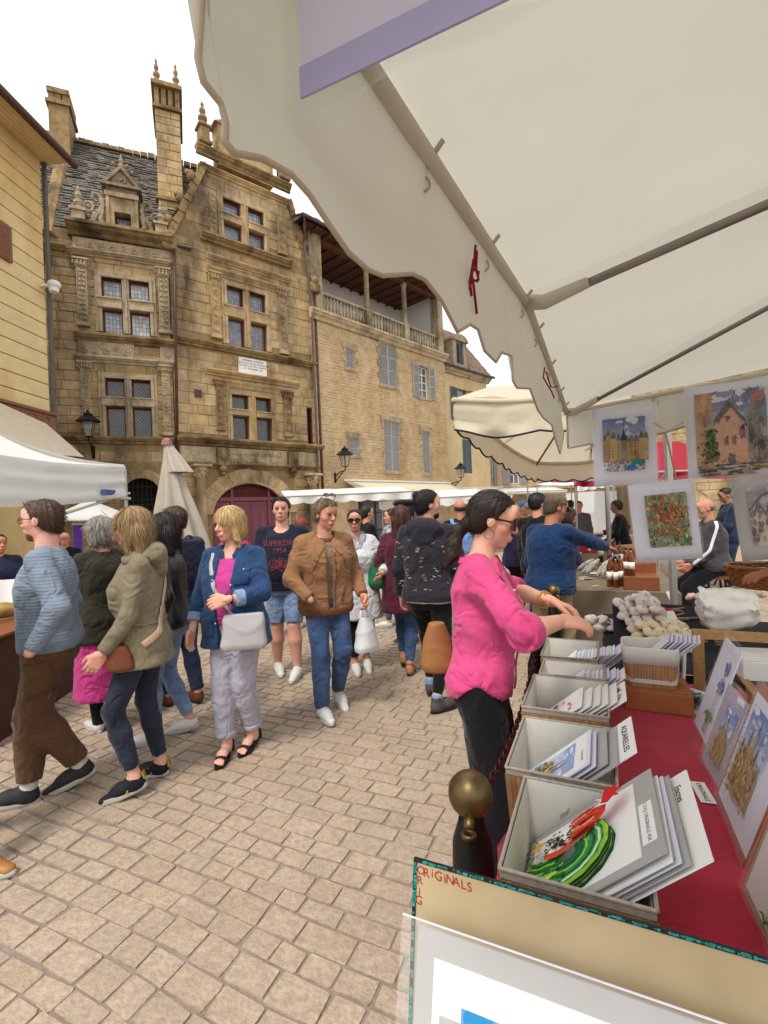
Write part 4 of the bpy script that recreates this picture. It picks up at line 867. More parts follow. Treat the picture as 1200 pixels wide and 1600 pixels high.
# ---- watercolours: flat coloured strokes, each stroke a little above the last
class Art:
 def __init__(s,r,z,seed=1,dz=.00006):s.b=MB();s.r=r;s.z=z;s.R=random.Random(seed);s.dz=dz;s.L=[]
 def p(s,x,y):r=s.r;return(r[0]+(r[1]-r[0])*x,r[2]+(r[3]-r[2])*y)
 def poly(s,c,pts,jit=0.):
  c=Vector(C(c));k=1+s.R.uniform(-.12,.12);s.b.col=tuple(min(1,v*k)for v in c)
  s.z+=s.dz;s.L.append((s.b.col,np.array(pts)));s.b.add([(*s.p(x+s.R.uniform(-jit,jit),y+s.R.uniform(-jit,jit)),s.z)for x,y in pts],[tuple(range(len(pts)))])
 def blob(s,c,x,y,rx,ry,n=9,rough=.25,rot=0.):
  P=[]
  for i in range(n):
   w=2*math.pi*i/n;k=1+s.R.uniform(-rough,rough);a,b_=rx*k*math.cos(w),ry*k*math.sin(w)
   P.append((x+a*math.cos(rot)-b_*math.sin(rot),y+a*math.sin(rot)+b_*math.cos(rot)))
  P=[(min(1,max(0,a)),min(1,max(0,b)))for a,b in P];s.poly(c,P)
 def stroke(s,c,pts,w0,w1=None):
  w1=w0 if w1 is None else w1;n=len(pts);A,B_=[],[]
  for i,p in enumerate(pts):
   q0,q1=pts[max(0,i-1)],pts[min(n-1,i+1)];d=Vector((q1[0]-q0[0],q1[1]-q0[1]));d=d.normalized()if d.length else Vector((1,0));w=w0+(w1-w0)*i/max(1,n-1)
   A.append((p[0]-d.y*w,p[1]+d.x*w));B_.append((p[0]+d.y*w,p[1]-d.x*w))
  c=Vector(C(c));k=1+s.R.uniform(-.15,.15);s.b.col=tuple(min(1,v*k)for v in c);s.z+=s.dz
  V=[(*s.p(*p),s.z)for p in A+B_];s.b.add(V,[(i,i+1,n+i+1,n+i)for i in range(n-1)])
 def sky(s,y0,cs,clouds=14):
  for i in range(8):s.poly(stitch(C(cs[0]),C(cs[1]),i/7),[(0,y0+(1-y0)*i/8),(1,y0+(1-y0)*i/8),(1,y0+(1-y0)*(i+1)/8),(0,y0+(1-y0)*(i+1)/8)])
  for i in range(clouds):s.blob(stitch(C(cs[1]),(.85,.86,.9),s.R.random()),s.R.random(),y0+(1-y0)*s.R.random(),s.R.uniform(.04,.16),s.R.uniform(.02,.06))
 def wet(s,n=900,r=.010):
  """small washes of the paint beneath, run over its edges"""
  q=np.random.default_rng(len(s.L)).random((n,2));top=np.full(n,-1);L=s.L
  for i,(c,P)in enumerate(L):
   a,b=P,np.roll(P,-1,0);x,y=q[:,:1],q[:,1:];cr=((a[:,1]>y)!=(b[:,1]>y))&(x<(b[:,0]-a[:,0])*(y-a[:,1])/(b[:,1]-a[:,1]+1e-9)+a[:,0]);top[cr.sum(1)%2==1]=i
  for k in range(n):
   if top[k]>=0:c=L[top[k]][0];f=s.R.uniform(.86,1.13);s.blob(tuple(min(1,v*f*s.R.uniform(.95,1.05))for v in c),q[k,0],q[k,1],r*s.R.uniform(.3,1.4),r*s.R.uniform(.3,1.2),6,.5,s.R.random()*3)
  return s
 def done(s,parent,name='painting'):return s.b.build(name,MK['art'],parent,fix=False)
def art_town(r,z,parent):
 a=Art(r,z,3);a.sky(.5,('#a9b8cf','#3a64a5'),24)
 x=0
 while x<1:
  w=a.R.uniform(.07,.14);h=.52+.12*abs(x-.5)*2+a.R.uniform(-.04,.06)
  a.poly('#4d4a50',[(x,h),(x+w,h),(x+w*.9,h+.09),(x+w*.4,h+.13),(x+.01,h+.06)],.008);a.poly(a.R.choice(['#b98f48','#c7a35d','#a8864e']),[(x,.2),(x+w,.2),(x+w,h),(x,h)],.006)
  for i in range(5):a.poly('#54422f',[(x+w*.2,.27+i*.055),(x+w*.45,.27+i*.055),(x+w*.45,.3+i*.055),(x+w*.2,.3+i*.055)],.006);a.stroke('#7a6238',[(x+w*.7,.2),(x+w*.72,h)],.004)
  x+=w
 a.poly('#8a8577',[(.42,.22),(.56,.22),(.56,.58),(.42,.58)]);a.poly('#36475e',[(.41,.58),(.57,.58),(.51,.75),(.5,.86),(.49,.75)]);a.stroke('#36475e',[(.495,.8),(.495,.93)],.006)
 for i in range(150):a.blob(a.R.choice(['#a33a3f','#c4b38f','#4f7aa0','#7a8f5f','#dac9b0','#6b4a3f']),a.R.random(),a.R.uniform(.01,.22),.02,.014,6)
 a.wet()
 a.poly('#3f76b5',[(.45,.02),(.8,.03),(.72,.12),(.56,.1)]);a.poly('#3d8a8a',[(.62,.12),(.95,.1),(.9,.2),(.7,.2)]);return a.done(parent)
def art_house(r,z,parent):
 a=Art(r,z,5);a.sky(.55,('#b6bccb','#2f5899'),30);a.poly('#b58a62',[(0,.1),(.24,.08),(.26,1),(0,1)],.01)
 for i in range(26):a.blob(a.R.choice(['#a87d58','#c39a72','#9a7254']),a.R.uniform(.02,.22),a.R.random(),.05,.06)
 a.stroke('#5a463a',[(.13,.72),(.14,.6)],.02);a.poly('#c99a7b',[(.28,.14),(.75,.14),(.7,.55),(.5,.84),(.28,.62)],.008);a.poly('#5c4a44',[(.28,.62),(.27,.68),(.47,.88),(.73,.64),(.74,.56),(.52,.8)],.008)
 for i in range(40):x=a.R.uniform(.3,.7);a.stroke('#4a3c3a',[(x,.66+.2*(1-abs(x-.5)*5)),(x+.02,.6+.2*(1-abs(x-.5)*5))],.004)
 a.blob('#6d2a37',.46,.68,.035,.035)
 for x,y in((.4,.36),(.51,.36)):a.poly('#7d2c42',[(x,y),(x+.06,y),(x+.06,y+.1),(x,y+.1)],.006);a.stroke('#d8c8c0',[(x+.1,y),(x+.1,y+.1)],.012)
 a.poly('#7d2c42',[(.62,.42),(.7,.44),(.7,.6),(.62,.56)],.006);a.blob('#4a2a2a',.5,.19,.06,.07);a.poly('#77716e',[(.74,.1),(1,.06),(1,.88),(.86,.95),(.8,.8),(.74,.74)],.01)
 for i in range(40):a.blob(a.R.choice(['#67625f','#8b8079','#57585e','#a39383']),a.R.uniform(.77,.97),a.R.uniform(.1,.8),.03,.06)
 a.poly('#a96f58',[(.8,.82),(.97,.86),(.97,.98),(.8,.96)],.01);a.poly('#5a84ab',[(.92,.66),(.99,.68),(.99,.8),(.92,.78)])
 for i in range(190):w=a.R.uniform(0,.9);a.blob(a.R.choice(['#3e5a34','#5b7040','#2f4830','#7a8a50']),.2+a.R.gauss(0,.07)*(1-w*.6),.16+w*.44,.016,.014,6)
 for i in range(60):a.blob(a.R.choice(['#8b7358','#6d6259','#b09a7a','#57504d']),a.R.random(),a.R.uniform(0,.13),.07,.012,7)
 a.wet()
 return a.done(parent)
def art_flowers(r,z,parent):
 a=Art(r,z,8);a.poly('#8b9a74',[(0,0),(1,0),(1,1),(0,1)])
 for i in range(420):a.blob(a.R.choice(['#6d8a4d','#8fa36a','#4f7040','#b3b88a','#5e6f5c','#c9cba6']),a.R.random(),a.R.random(),a.R.uniform(.015,.05),a.R.uniform(.01,.03),7,.4,a.R.random()*3)
 for i in range(190):a.blob(a.R.choice(['#c4682f','#b9412c','#d38a45','#c9552f','#d9a05a']),min(.97,max(.05,a.R.gauss(.52,.25))),min(.95,max(.25,a.R.gauss(.6,.2))),a.R.uniform(.012,.045),a.R.uniform(.01,.028),7,.4,a.R.random()*3)
 for i in range(50):x,y=a.R.random()*.9,a.R.random()*.8;a.stroke('#3a5230',[(x,y),(x+a.R.uniform(-.06,.06),y+.1)],.005)
 return a.done(parent)
def art_figures(r,z,parent):
 a=Art(r,z,9);a.poly('#a29da4',[(0,0),(1,0),(1,1),(0,1)])
 for i in range(50):a.blob(a.R.choice(['#b9b4bb','#8d8892','#c9c3c3','#78747e']),a.R.random(),a.R.random(),.12,.06)
 for x in(.2,.45,.75):a.poly('#c6bcae',[(x-.12,0),(x+.14,0),(x+.09,.5),(x,.6),(x-.09,.5)],.02);a.blob('#5a4440',x,.66,.07,.06);a.stroke('#4f3a36',[(x-.12,.5),(x,.74),(x+.14,.5)],.03)
 a.poly('#5d6a8a',[(.4,.3),(.75,.32),(.7,.62),(.45,.6)],.02);a.stroke('#3b2a28',[(0,.6),(.3,.84),(.6,.88),(1,.8)],.025)
 for i in range(50):a.blob(a.R.choice(['#4b342e','#6e5446','#35262a','#866b55']),a.R.random(),a.R.uniform(0,.6),.03,.05)
 a.wet()
 return a.done(parent)
def art_church(r,z,parent,seed=4):
 a=Art(r,z,seed);a.sky(.45,('#c3cbe0','#5b7fc4'),22)
 a.poly('#c2a162',[(.02,.05),(.95,.02),(.95,.4),(.7,.58),(.3,.6),(.05,.5)],.01)
 for x,h,w in((.12,.62,.06),(.3,.78,.05),(.5,.97,.045),(.66,.7,.05),(.85,.55,.06)):a.poly('#5e5560',[(x-w,h-.22),(x+w,h-.22),(x,h)],.006);a.poly('#b99650',[(x-w,.1),(x+w,.1),(x+w*.9,h-.2),(x-w*.9,h-.2)],.008)
 for i in range(90):x,y=a.R.uniform(.05,.93),a.R.uniform(.05,.5);a.stroke(a.R.choice(['#9a7a4c','#7b5a3c','#e2cc96','#d6b878','#c9a866']),[(x,y),(x+.005,y+.07)],.01)
 for i in range(60):a.blob(a.R.choice(['#c9a866','#d9bf86','#b28f58','#e3cf9f']),a.R.random(),a.R.uniform(.03,.55),.012,.03)
 for i in range(30):a.blob(a.R.choice(['#cbb79a','#a89a8f','#8f7a6a']),a.R.random(),a.R.uniform(0,.08),.06,.012)
 a.wet(900)
 return a.done(parent)
def art_blue(r,z,parent):
 a=Art(r,z,12);a.poly('#b7bccb',[(0,0),(1,0),(1,1),(0,1)])
 for i in range(120):a.blob(a.R.choice(['#8a9cc4','#6f86b5','#b7c0d6','#39435e','#56606f','#8b8a84']),a.R.random(),a.R.random(),.07,.05)
 for i in range(60):a.blob(a.R.choice(['#1f2638','#2f3a54','#3e4a44']),a.R.gauss(.55,.15)%1,a.R.gauss(.45,.12)%1,.05,.04)
 return a.done(parent)
def art_iris(r,z,parent):
 a=Art(r,z,13)
 for x,y in((.55,.78),(.6,.58)):
  for i in range(46):w=a.R.uniform(0,6.28);l_=a.R.uniform(.05,.3);a.stroke(a.R.choice(['#5a62b8','#7d83d0','#444a9c','#9aa0dd','#8d7fc8']),[(x+.4*l_*math.cos(w),y+.12*l_*math.sin(w)),(x+l_*math.cos(w)*.95,y+.36*l_*math.sin(w))],.035,.008)
 for k in(-.05,.02,.06):a.stroke('#8a9a70',[(.5,.2),(.53+k,.4),(.56,.6)],.008)
 for i in range(16):w=a.R.uniform(-1.1,1.2);a.stroke(a.R.choice(['#3d7a2c','#5f9a3c','#2d5c24','#86b050']),[(.5,.14),(.5+.2*w,.24+.04*a.R.random()),(.5+.4*w,.2+.1*a.R.random()-.05*abs(w))],.03,.006)
 for i in range(12):x=a.R.uniform(.35,.65);a.stroke('#7d8f60',[(x,.12),(x+a.R.uniform(-.06,.06),.04)],.006)
 return a.done(parent)
def art_rooster(r,z,parent):
 a=Art(r,z,15,.00009);R_=a.R
 for i in range(100):
  k=R_.random();rr=.12+.42*k;c=(.38,.18)
  w0,w1=2.9-.3*R_.random(),.15+.55*R_.random()-.5*(1-k)
  P=[(c[0]-.28+(rr*1.0)*math.cos(w0+(w1-w0)*t/9)+.16,c[1]-.08+rr*.82*math.sin(w0+(w1-w0)*t/9))for t in range(10)]
  P=[(x,max(.02,y))for x,y in P]
  a.stroke(R_.choice(['#1b7a2f','#2f9a3c','#12602a','#8bc63f','#c3de58','#1f6b4d','#e8f0c8','#2a8a44','#167038']),P,.014,.026)
 return a
def art_seaside(r,z,parent,seed=16):
 a=Art(r,z,seed);a.sky(.25,('#d9d7e2','#8fa8d8'),16);a.poly('#b99a5e',[(.12,.06),(.75,.1),(.72,.5),(.55,.44),(.5,.62),(.3,.48),(.2,.52)],.02);a.poly('#6d7a92',[(.55,.44),(.62,.86),(.66,.5)]);a.poly('#6d7a92',[(.4,.45),(.45,.72),(.5,.46)])
 for i in range(60):a.blob(R_c(a,['#c7ab72','#9a7c48','#7a5f3c','#dcc796']),a.R.uniform(.15,.72),a.R.uniform(.06,.48),.03,.04)
 a.poly('#3fa2cf',[(0,.03),(.16,.05),(.18,.2),(.02,.22)],.02);a.blob('#c4472f',.15,.14,.05,.05);a.blob('#4a7a3f',.1,.3,.04,.06);return a.done(parent)
def R_c(a,l):return a.R.choice(l)
# ---------------------------------------------------------------- the big cream parasol over the print stall
Apt=Vector((1.18,3.0,2.20));Bpt=Vector((.49,1.545,2.28));Ppt=Vector((-.005,.66,2.25));Cpt=Vector((-.32,.09,2.20))
Ctr=Vector((2.18,.72,2.70));Ept=Apt+sp_*3.3+Vector((0,0,0));Emid=Apt+sp_*1.65+Vector((.03,.06,.16));Dpt=Cpt+sp_*3.3;Dm=Cpt+sp_*1.65+Vector((0,0,.1));Fm=(Dpt+Ept)/2+Vector((0,0,.1))
par=thing('market_parasol','large cream square market parasol spread over the print stall, wavy valance hanging','parasol',(Ctr.x,Ctr.y,0))
mo=Vector((Ctr.x,Ctr.y,0));lo=lambda p:tuple(Vector(p)-mo)
b=MB()
def panel(b,p,q,n=10):
 P=[]
 for i in range(n+1):
  t=i/n;row=[]
  for j in range(n+1):
   k=j/n;e=p.lerp(q,k);w=e.lerp(Ctr,t);sag=.05*math.sin(math.pi*k)*math.sin(math.pi*min(1,t+.05))*(1-t*.5)+.006*fn(w.x*4,w.y*4)
   row.append(lo(w+Vector((0,0,.03-sag))))
  P.append(row)
 b.grid(P)
rimp=[Apt,Bpt,Ppt,Cpt,Dm,Dpt,Fm,Ept,Emid]
for i in range(9):panel(b,rimp[i],rimp[(i+1)%9])
b.build('canopy',MK['canvas'],par,smooth=True)
b=MB();b.smooth=True
for i in range(9):
 p,q=rimp[i],rimp[(i+1)%9];n=8;rr=.017 if i<3 else .013
 b.tube([lo(p.lerp(q,k/n))for k in range(n+1)],rr,8)
b.build('rim_bar',MK['rimcloth'],par)
for p,r_ in((Apt,.011),(Bpt,.014),(Cpt,.012),(Ept,.012),(Emid,.012),(Dpt,.012)):
 b=MB();b.smooth=True;q=p.lerp(Ctr,.02)-Vector((0,0,.02));c=Ctr-Vector((0,0,.02));b.tube([lo(q),lo(c)],r_,8);o=b.build('rib',MK['steel'],par)
 b=MB();b.smooth=True;b.tube([lo(p.lerp(Ctr,.005)),lo(p.lerp(Ctr,.03)-Vector((0,0,.02))),lo(p.lerp(Ctr,.10)-Vector((0,0,.018)))],[.026,.024,.017],8);b.build('rib_sleeve',MK['rimcloth'],o)
b=MB();b.smooth=True;b.tube([lo((Ctr.x,Ctr.y,0)),lo(Ctr)],.03,12);b.box(-.3,.3,-.3,.3,0,.08);b.build('pole',MK['alu'],par)
# front valance: where its scalloped hem runs in the photograph, carried onto the vertical cloth under the rim
edge=[(318,-40),(314,20),(309,92),(318,128),(345,162),(352,190),(351,222),(366,239),(410,248),(455,272),(484,305),(515,352),(545,395),(575,421),(598,431),(645,428),(664,437),(690,470),(715,519),(735,507),(747,515),(757,548),(775,566),(784,551),(799,556),(801,595),(808,606),(828,607),(840,640),(848,652),(862,664),(868,688),(875,709),(879,690),(881,672)]
def rim_under(px,py,segs):
 d=ray(px,py);best=None
 for p,q in segs:
  t=(d.x*p.y-p.x)/((q.x-p.x)-d.x*(q.y-p.y))if abs((q.x-p.x)-d.x*(q.y-p.y))>1e-6 else-9
  r_=p.lerp(q,t)
  if-.02<=t<=1.02 and r_.y>.05:best=(r_,Vector((r_.x,r_.y,d.z*r_.y+HC)))
 return best
segs=[(Ppt,Cpt-(Ppt-Cpt)*.3),(Bpt,Ppt),(Apt,Bpt)]
rows=[]
ed2=[]
for i in range(len(edge)-1):
 for k in range(3):ed2.append(stitch(edge[i],edge[i+1],k/3))
ed2.append(edge[-1])
for(px,py)in ed2:
 h_=rim_under(px,py,segs)
 if h_:
  top,bot=h_;out_=-sp_;R0=[]
  for k in range(8):
   t=k/7;p=top.lerp(bot,t);R0.append(lo(p+out_*math.sin(math.pi*t)*(.014+.016*fn(top.y*7,t*2,3))+Vector((0,0,.0))))
  rows.append(R0)
b=MB();b.grid(rows);va=b.build('valance',MK['canvas'],par,smooth=True)
b=MB();b.smooth=True;b.tube([r_[-1]for r_ in rows],.0035,6);b.build('hem',MK['hem'],va)
# back valance, along the far rim
b=MB();P=[]
for i in range(25):
 t=i/24;p=Apt.lerp(Emid,min(1,t*2))if t<.5 else Emid.lerp(Ept,t*2-1);dr=.2+.035*abs(math.sin(t*14))+.02*(i==0)
 P.append([lo(p+sd*(.02+.006*fn(t*9,k))-Vector((0,0,dr*k/4)))for k in range(5)])
b.grid(P);vb=b.build('valance',MK['canvas'],par,smooth=True);b=MB();b.smooth=True;b.tube([r_[-1]for r_ in P],.006,6);b.tube([P[0][0],P[0][-1]],.006,6);b.build('hem',MK['hem'],vb)
for k,(p,q,t)in enumerate([(Bpt,Ppt,.05),(Bpt,Ppt,.42),(Bpt,Ppt,.78),(Apt,Bpt,.86),(Apt,Bpt,.6),(Apt,Bpt,.32),(Apt,Bpt,.12),(Apt,Emid,.3),(Apt,Emid,.72),(Ppt,Cpt,.45)]):
 c=Vector(lo(p.lerp(q,t)));b=MB();b.smooth=True;b.ring(c+(-sp_*.012 if k not in(7,8)else-sd*.012)+Vector((0,0,-.045)),.014,.0025,'y',12,5);b.tube([c+sp_*.03+Vector((0,0,.02)),c-sp_*.02+Vector((0,0,-.03))],.005,5)
 b.build('eyelet',MK['hem'],par)
def cord(label,px,pts,Y):
 b=MB();b.smooth=True
 for P in pts:b.tube([at(x,y,Y)for x,y in P],.0032 if px==0 else .004,5)
 o=b.build('cord',MK['redcord']);return tag(o,label,'cord','red ties on the parasol rim')
cord('knotted crimson cord hanging from the parasol rim, the longer one',0,[[(743,383),(741,410),(737,430),(740,445),(745,490)],[(745,392),(744,420),(748,437),(736,440),(734,452)],[(740,405),(734,440),(737,462)],[(738,420),(748,425),(746,440),(735,436)]],1.07)
cord('short thin red cord tied near the parasol corner',0,[[(851,574),(849,590),(862,612),(866,622)],[(853,580),(861,605),(871,604)]],1.93)
# lavender print in a plastic sleeve, hung close to the camera under the canopy
pl0=Plane((-.071,.5,2.06),sp_,(0,0,1));o=pl0.root('hanging_print','lavender white print in plastic sleeve hanging overhead at top','print')
x1_=.46;MB().box(.004,x1_,.004,.23,0,.003).build('print_card',MK['lav'],o);MB().box(.004,x1_,-.006,.026,.0034,.006).build('card_edge',MK['lav2'],o)
b=MB();b.grid([[(-.006+(x1_+.01)*i/20,-.012+.25*j/8,-.010-.006*math.sin(i*.9+j))for j in range(9)]for i in range(21)]);b.build('plastic_sleeve',MK['sleeve'],o,smooth=True)
# ---------------------------------------------------------------- prints hung along the far rim
FBp=Plane(Apt+sd*-.02,sp_,(0,0,1))
pegs=[]
def hung(label,card,pic,painter,lift,m='paper_blue'):
 pl=Plane(FBp.o-sd*lift,sp_,(0,0,1));c=pl.box(*card);ori=pl.o+pl.x*c[0]+pl.y*c[2]
 tl,tr=pl(*card[0]),pl(*card[1]);w,h=c[1]-c[0],c[3]-c[2]
 ang=math.atan2(tr[1]-tl[1],tr[0]-tl[0]);w=math.hypot(tr[0]-tl[0],tr[1]-tl[1]);bl=pl(*card[3]);h=math.hypot(bl[0]-tl[0],bl[1]-tl[1])
 X=pl.x*math.cos(ang)+pl.y*math.sin(ang);p2=Plane(pl.o+pl.x*bl[0]+pl.y*bl[1],X,-pl.x*math.sin(ang)+pl.y*math.cos(ang))
 o=p2.root('hanging_print',label,'print','watercolours hung along the parasol edge')
 b=MB();b.grid([[(w*i/8,h*j/8,.004*math.sin(i*.8)+.003*math.sin(j))for j in range(9)]for i in range(9)]);b.build('mount',MK[m],o,smooth=True,thick=.002)
 q=p2.box(*pic);painter(q,.0085,o)
 b=MB();b.grid([[(-.008+(w+.016)*i/10,-.012+(h+.03)*j/10,.018+.004*math.sin(i*1.3+j*.7))for j in range(11)]for i in range(11)]);b.build('plastic_sleeve',MK['sleeve'],o,smooth=True)
 return o
hung('watercolour of a town square with blue sky and grey spire',[(924,641),(1023,630),(1030,753),(929,760)],[(941,658),(1006,650),(1010,734),(946,739)],art_town,.03)
hung('large watercolour of a gabled house with plum shutters',[(1072,607),(1236,585),(1250,738),(1076,748)],[(1084,623),(1193,604),(1201,738),(1093,746)],art_house,.05)
hung('watercolour of orange poppies among green leaves',[(988,758),(1091,746),(1102,872),(995,878)],[(1011,776),(1071,768),(1077,851),(1016,856)],art_flowers,.07)
hung('grey violet watercolour of figures hung below the gabled house picture',[(1142,747),(1250,733),(1268,868),(1160,877)],[(1170,764),(1240,752),(1250,846),(1178,853)],art_figures,.09,'mount')
for k,(p,q)in enumerate([((1020,660),(1040,671)),((1045,673),(1069,659)),((1090,766),(1106,776)),((1140,777),(1152,760)),((914,704),(929,696)),((1031,752),(1040,738))]):
 pl=Plane(FBp.o-sd*.11,sp_,(0,0,1));a,c=Vector(pl(*p)),Vector(pl(*q));A3,C3=pl.o+pl.x*a.x+pl.y*a.y,pl.o+pl.x*c.x+pl.y*c.y
 b=MB();d=(C3-A3);nrm=d.cross(pl.n).normalized()*.004
 b.tube([A3+nrm,C3+nrm*.6],.0035,4);b.tube([A3-nrm,C3-nrm*.6],.0035,4);b.ring(A3.lerp(C3,.6),.006,.0015,'y',8,4)
 tag(b.build('clothes_peg',MK['peg']),['grey peg on the upper right corner of the town square picture','grey peg on the left corner of the gabled house picture','pale peg at the right corner of the poppies picture','pale peg on the corner of the grey violet figures picture','pale peg on the left side of the town square picture','grey peg under the town square picture'][k],'peg','pegs holding the hung pictures')
# ---------------------------------------------------------------- second cream parasol beyond, with navy hem
A2=at(716,672,5.4);B2=at(805,682,6.6);C2=at(838,733,8.6);D2=at(960,712,7.0)
T2=at(800,600,6.2)
par2=thing('market_parasol','cream market parasol with navy scalloped hem beyond the print stall','parasol',(3.2,6.4,0));m2=Vector((3.2,6.4,0));l2=lambda p:tuple(Vector(p)-m2)
top2=at(940,560,6.2);c0=at(708,622,5.4);c1=at(838,722,8.6);c2=at(1010,700,8.2);c3=at(985,590,5.0)
b=MB()
def pan2(p,q,n=8):
 P=[]
 for i in range(n+1):
  row=[]
  for j in range(n+1):
   t,k=i/n,j/n;w=p.lerp(q,k).lerp(top2,t);row.append(l2(w+Vector((0,0,-.10*math.sin(math.pi*k)*(1-t)+.06*fn(w.x*3.5,w.y*3.5,w.z*3)))))
  P.append(row)
 b.grid(P)
pan2(c0,c1);pan2(c1,c2);pan2(c2,c3);pan2(c3,c0);b.build('canopy',MK['canvas2'],par2,smooth=True)
def val2(p,q,drop,n=40,scal=7,seed=0,wr=.05):
 P=[]
 nrm=(q-p).cross(Vector((0,0,1))).normalized()
 for i in range(n+1):
  t=i/n;w=p.lerp(q,t)+Vector((0,0,-.10*math.sin(math.pi*t)));dd=drop*(1+.16*abs(math.sin(scal*math.pi*t)))
  P.append([l2(w+nrm*(wr*fn(t*6+seed,k*.8,seed)*k/5)-Vector((0,0,dd*k/5)))for k in range(6)])
 b=MB();b.grid(P);v_=b.build('valance',MK['canvas2'],par2,smooth=True);h_=MB();h_.smooth=True;h_.tube([r_[-1]for r_ in P],.012,5);h_.build('hem',MK['navyhem'],v_)
val2(c0,c3,.36,40,2,1,.12);val2(c0,c1,.32,60,9,2);val2(c1,c2,.3,40,6,3)
b=MB();b.smooth=True
for p,q in((c0,c1),(c1,c2),(c2,c3),(c3,c0)):b.tube([l2(p.lerp(q,i/8)+Vector((0,0,-.1*math.sin(math.pi*i/8)-.02)))for i in range(9)],.03,6)
b.build('rim_bar',MK['canvas2'],par2)
for p in(c0,c1,c2,c3,c0.lerp(c1,.5),c1.lerp(c2,.5)):
 b=MB();b.smooth=True;b.tube([l2(p+Vector((0,0,-.05))),l2(top2-Vector((0,0,.06)))],.018,6);b.build('rib',MK['wicker'],par2)
b=MB();b.smooth=True;b.tube([l2((top2.x,top2.y,0)),l2(top2)],.03,8);b.build('pole',MK['alu'],par2)
# ---------------------------------------------------------------- white pop-up tent on the left and its stall
tA=at(193,726,6.0);tB=at(-60,697,4.3);ap=at(-120,640,8.6)
tent=thing('market_tent','white pop up market tent at left edge with small blue label','tent',(tA.x,tA.y,0));mt_=Vector((tA.x,tA.y,0));l3=lambda p:tuple(Vector(p)-mt_)
tC=tA+Vector((-2.9,1.2,0));tA2=Vector((tA.x,tA.y,tA.z));tB.z=tA.z;drop=tA.z-at(193,776,6.0).z
b=MB();ap=Vector((tA.x-1.7,tA.y-.3,tA.z+.62))
for p,q in((tA2,tB),(tC,tA2)):
 P=[]
 for i in range(9):
  row=[]
  for j in range(13):
   t,k=i/8,j/12;e=p.lerp(q,k)+Vector((0,0,-.05*math.sin(math.pi*k)));w=e.lerp(ap,t);w.z-=.18*math.sin(math.pi*t)*(1-.3*k);row.append(l3(w))
  P.append(row)
 b.grid(P)
b.build('canopy',MK['tent'],tent,smooth=True)
for p,q,sg in((tA2,tB,1),(tC,tA2,0)):
 P=[];nrm=(q-p).cross(Vector((0,0,1))).normalized()
 if nrm.x<0:nrm=-nrm
 for i in range(31):
  t=i/30;w=p.lerp(q,t)+Vector((0,0,-.05*math.sin(math.pi*t)))
  P.append([l3(w+nrm*(.008+.028*math.sin(k*1.7+t*2.2)*(k>0)*(1-.5*t)+.02*fn(t*5,k))-Vector((0,0,drop*(1+.3*t*sg)*k/9)))for k in range(10)])
 b=MB();b.grid(P);b.build('valance',MK['tent'],tent,smooth=True)
q=at(173,769,5.75);b=MB();b.box(-.05,.0,-.12,.1,-.03,.03);o=b.build('label',MK['bluelabel'],tent);o.location=l3(q)
for p in(tA2,tC,tB):
 b=MB();b.tube([l3((p.x-.04,p.y+.1,0)),l3(p+Vector((-.04,.1,-.05)))],.022,6);b.build('post',MK['alu'],tent)
b=MB();b.tube([l3(tA2+Vector((0,.12,-drop-.02))),l3(tB+Vector((0,.12,-drop-.02)))],.02,6);b.tube([l3(tA2+Vector((0,.12,-drop+.05))),l3(tA2.lerp(tB,.5)+Vector((0,.12,-drop-.2)))],.015,6);b.build('truss_bar',MK['alu'],tent)
# cream awning of the corner house
b=MB();p=[at(-40,612,10),at(72,662,12.0),at(131,714,11.0),at(-40,700,8.6)]
b.grid([[stitch(stitch(p[0],p[1],i/6),stitch(p[3],p[2],i/6),j/6)for j in range(7)]for i in range(7)]);tag(b.build('shop_awning',M_['awn_cream'],thick=.01),'plain cream shop awning under the fascia of the yellow corner house','awning')
# stall under the tent
sl_t=thing('market_table','brown covered trestle table cropped at the left edge under the white tent','table',G(-60,1180),R(8))
b=MB();g0=G(-60,1180);q=Matrix.Rotation(-R(8),4,'Z');w_=(q@(G(14,1150)-g0))
b.box(-1.4,w_.x,0,2.6,.0,.78);b.build('table_cloth',mat('dark_brown_cloth','#4b3122',.85,.15,5,None,.3,40,.004),sl_t);MB().box(-1.45,w_.x+.03,-.03,2.65,.78,.8).build('tabletop',MK['wood_dark'],sl_t)
for k,(px,py,m,lb)in enumerate([(4,968,'wood','shallow wooden tray of bread on the left table'),(10,925,'paper','white sheet standing on the left table')]):
 p=at(px,py,4.6 if k else 4.2)
 if k:o=tag(MB().box(-.07,.07,0,.01,-.2,.12).build('notice',MK[m]),lb,'sign');o.location=p;o.rotation_euler=(R(-10),0,R(15))
 else:
  o=thing('bread_tray',lb,'tray',(p.x-.2,p.y,.8));MB().box(-.3,.3,-.3,.3,0,.03).build('tray',MK['wood'],o)
  for i in range(5):b=MB();b.ball((0,0,0),.09,12,8,(1.7,1,.8));x=b.build('loaf',mat('bread_crust','#8a6a35',.8,.3,9,'#b79a58'),o);x.location=(-.15+.09*i,-.15+.1*(i%3),.09+.05*(i%2));x.rotation_euler.z=i
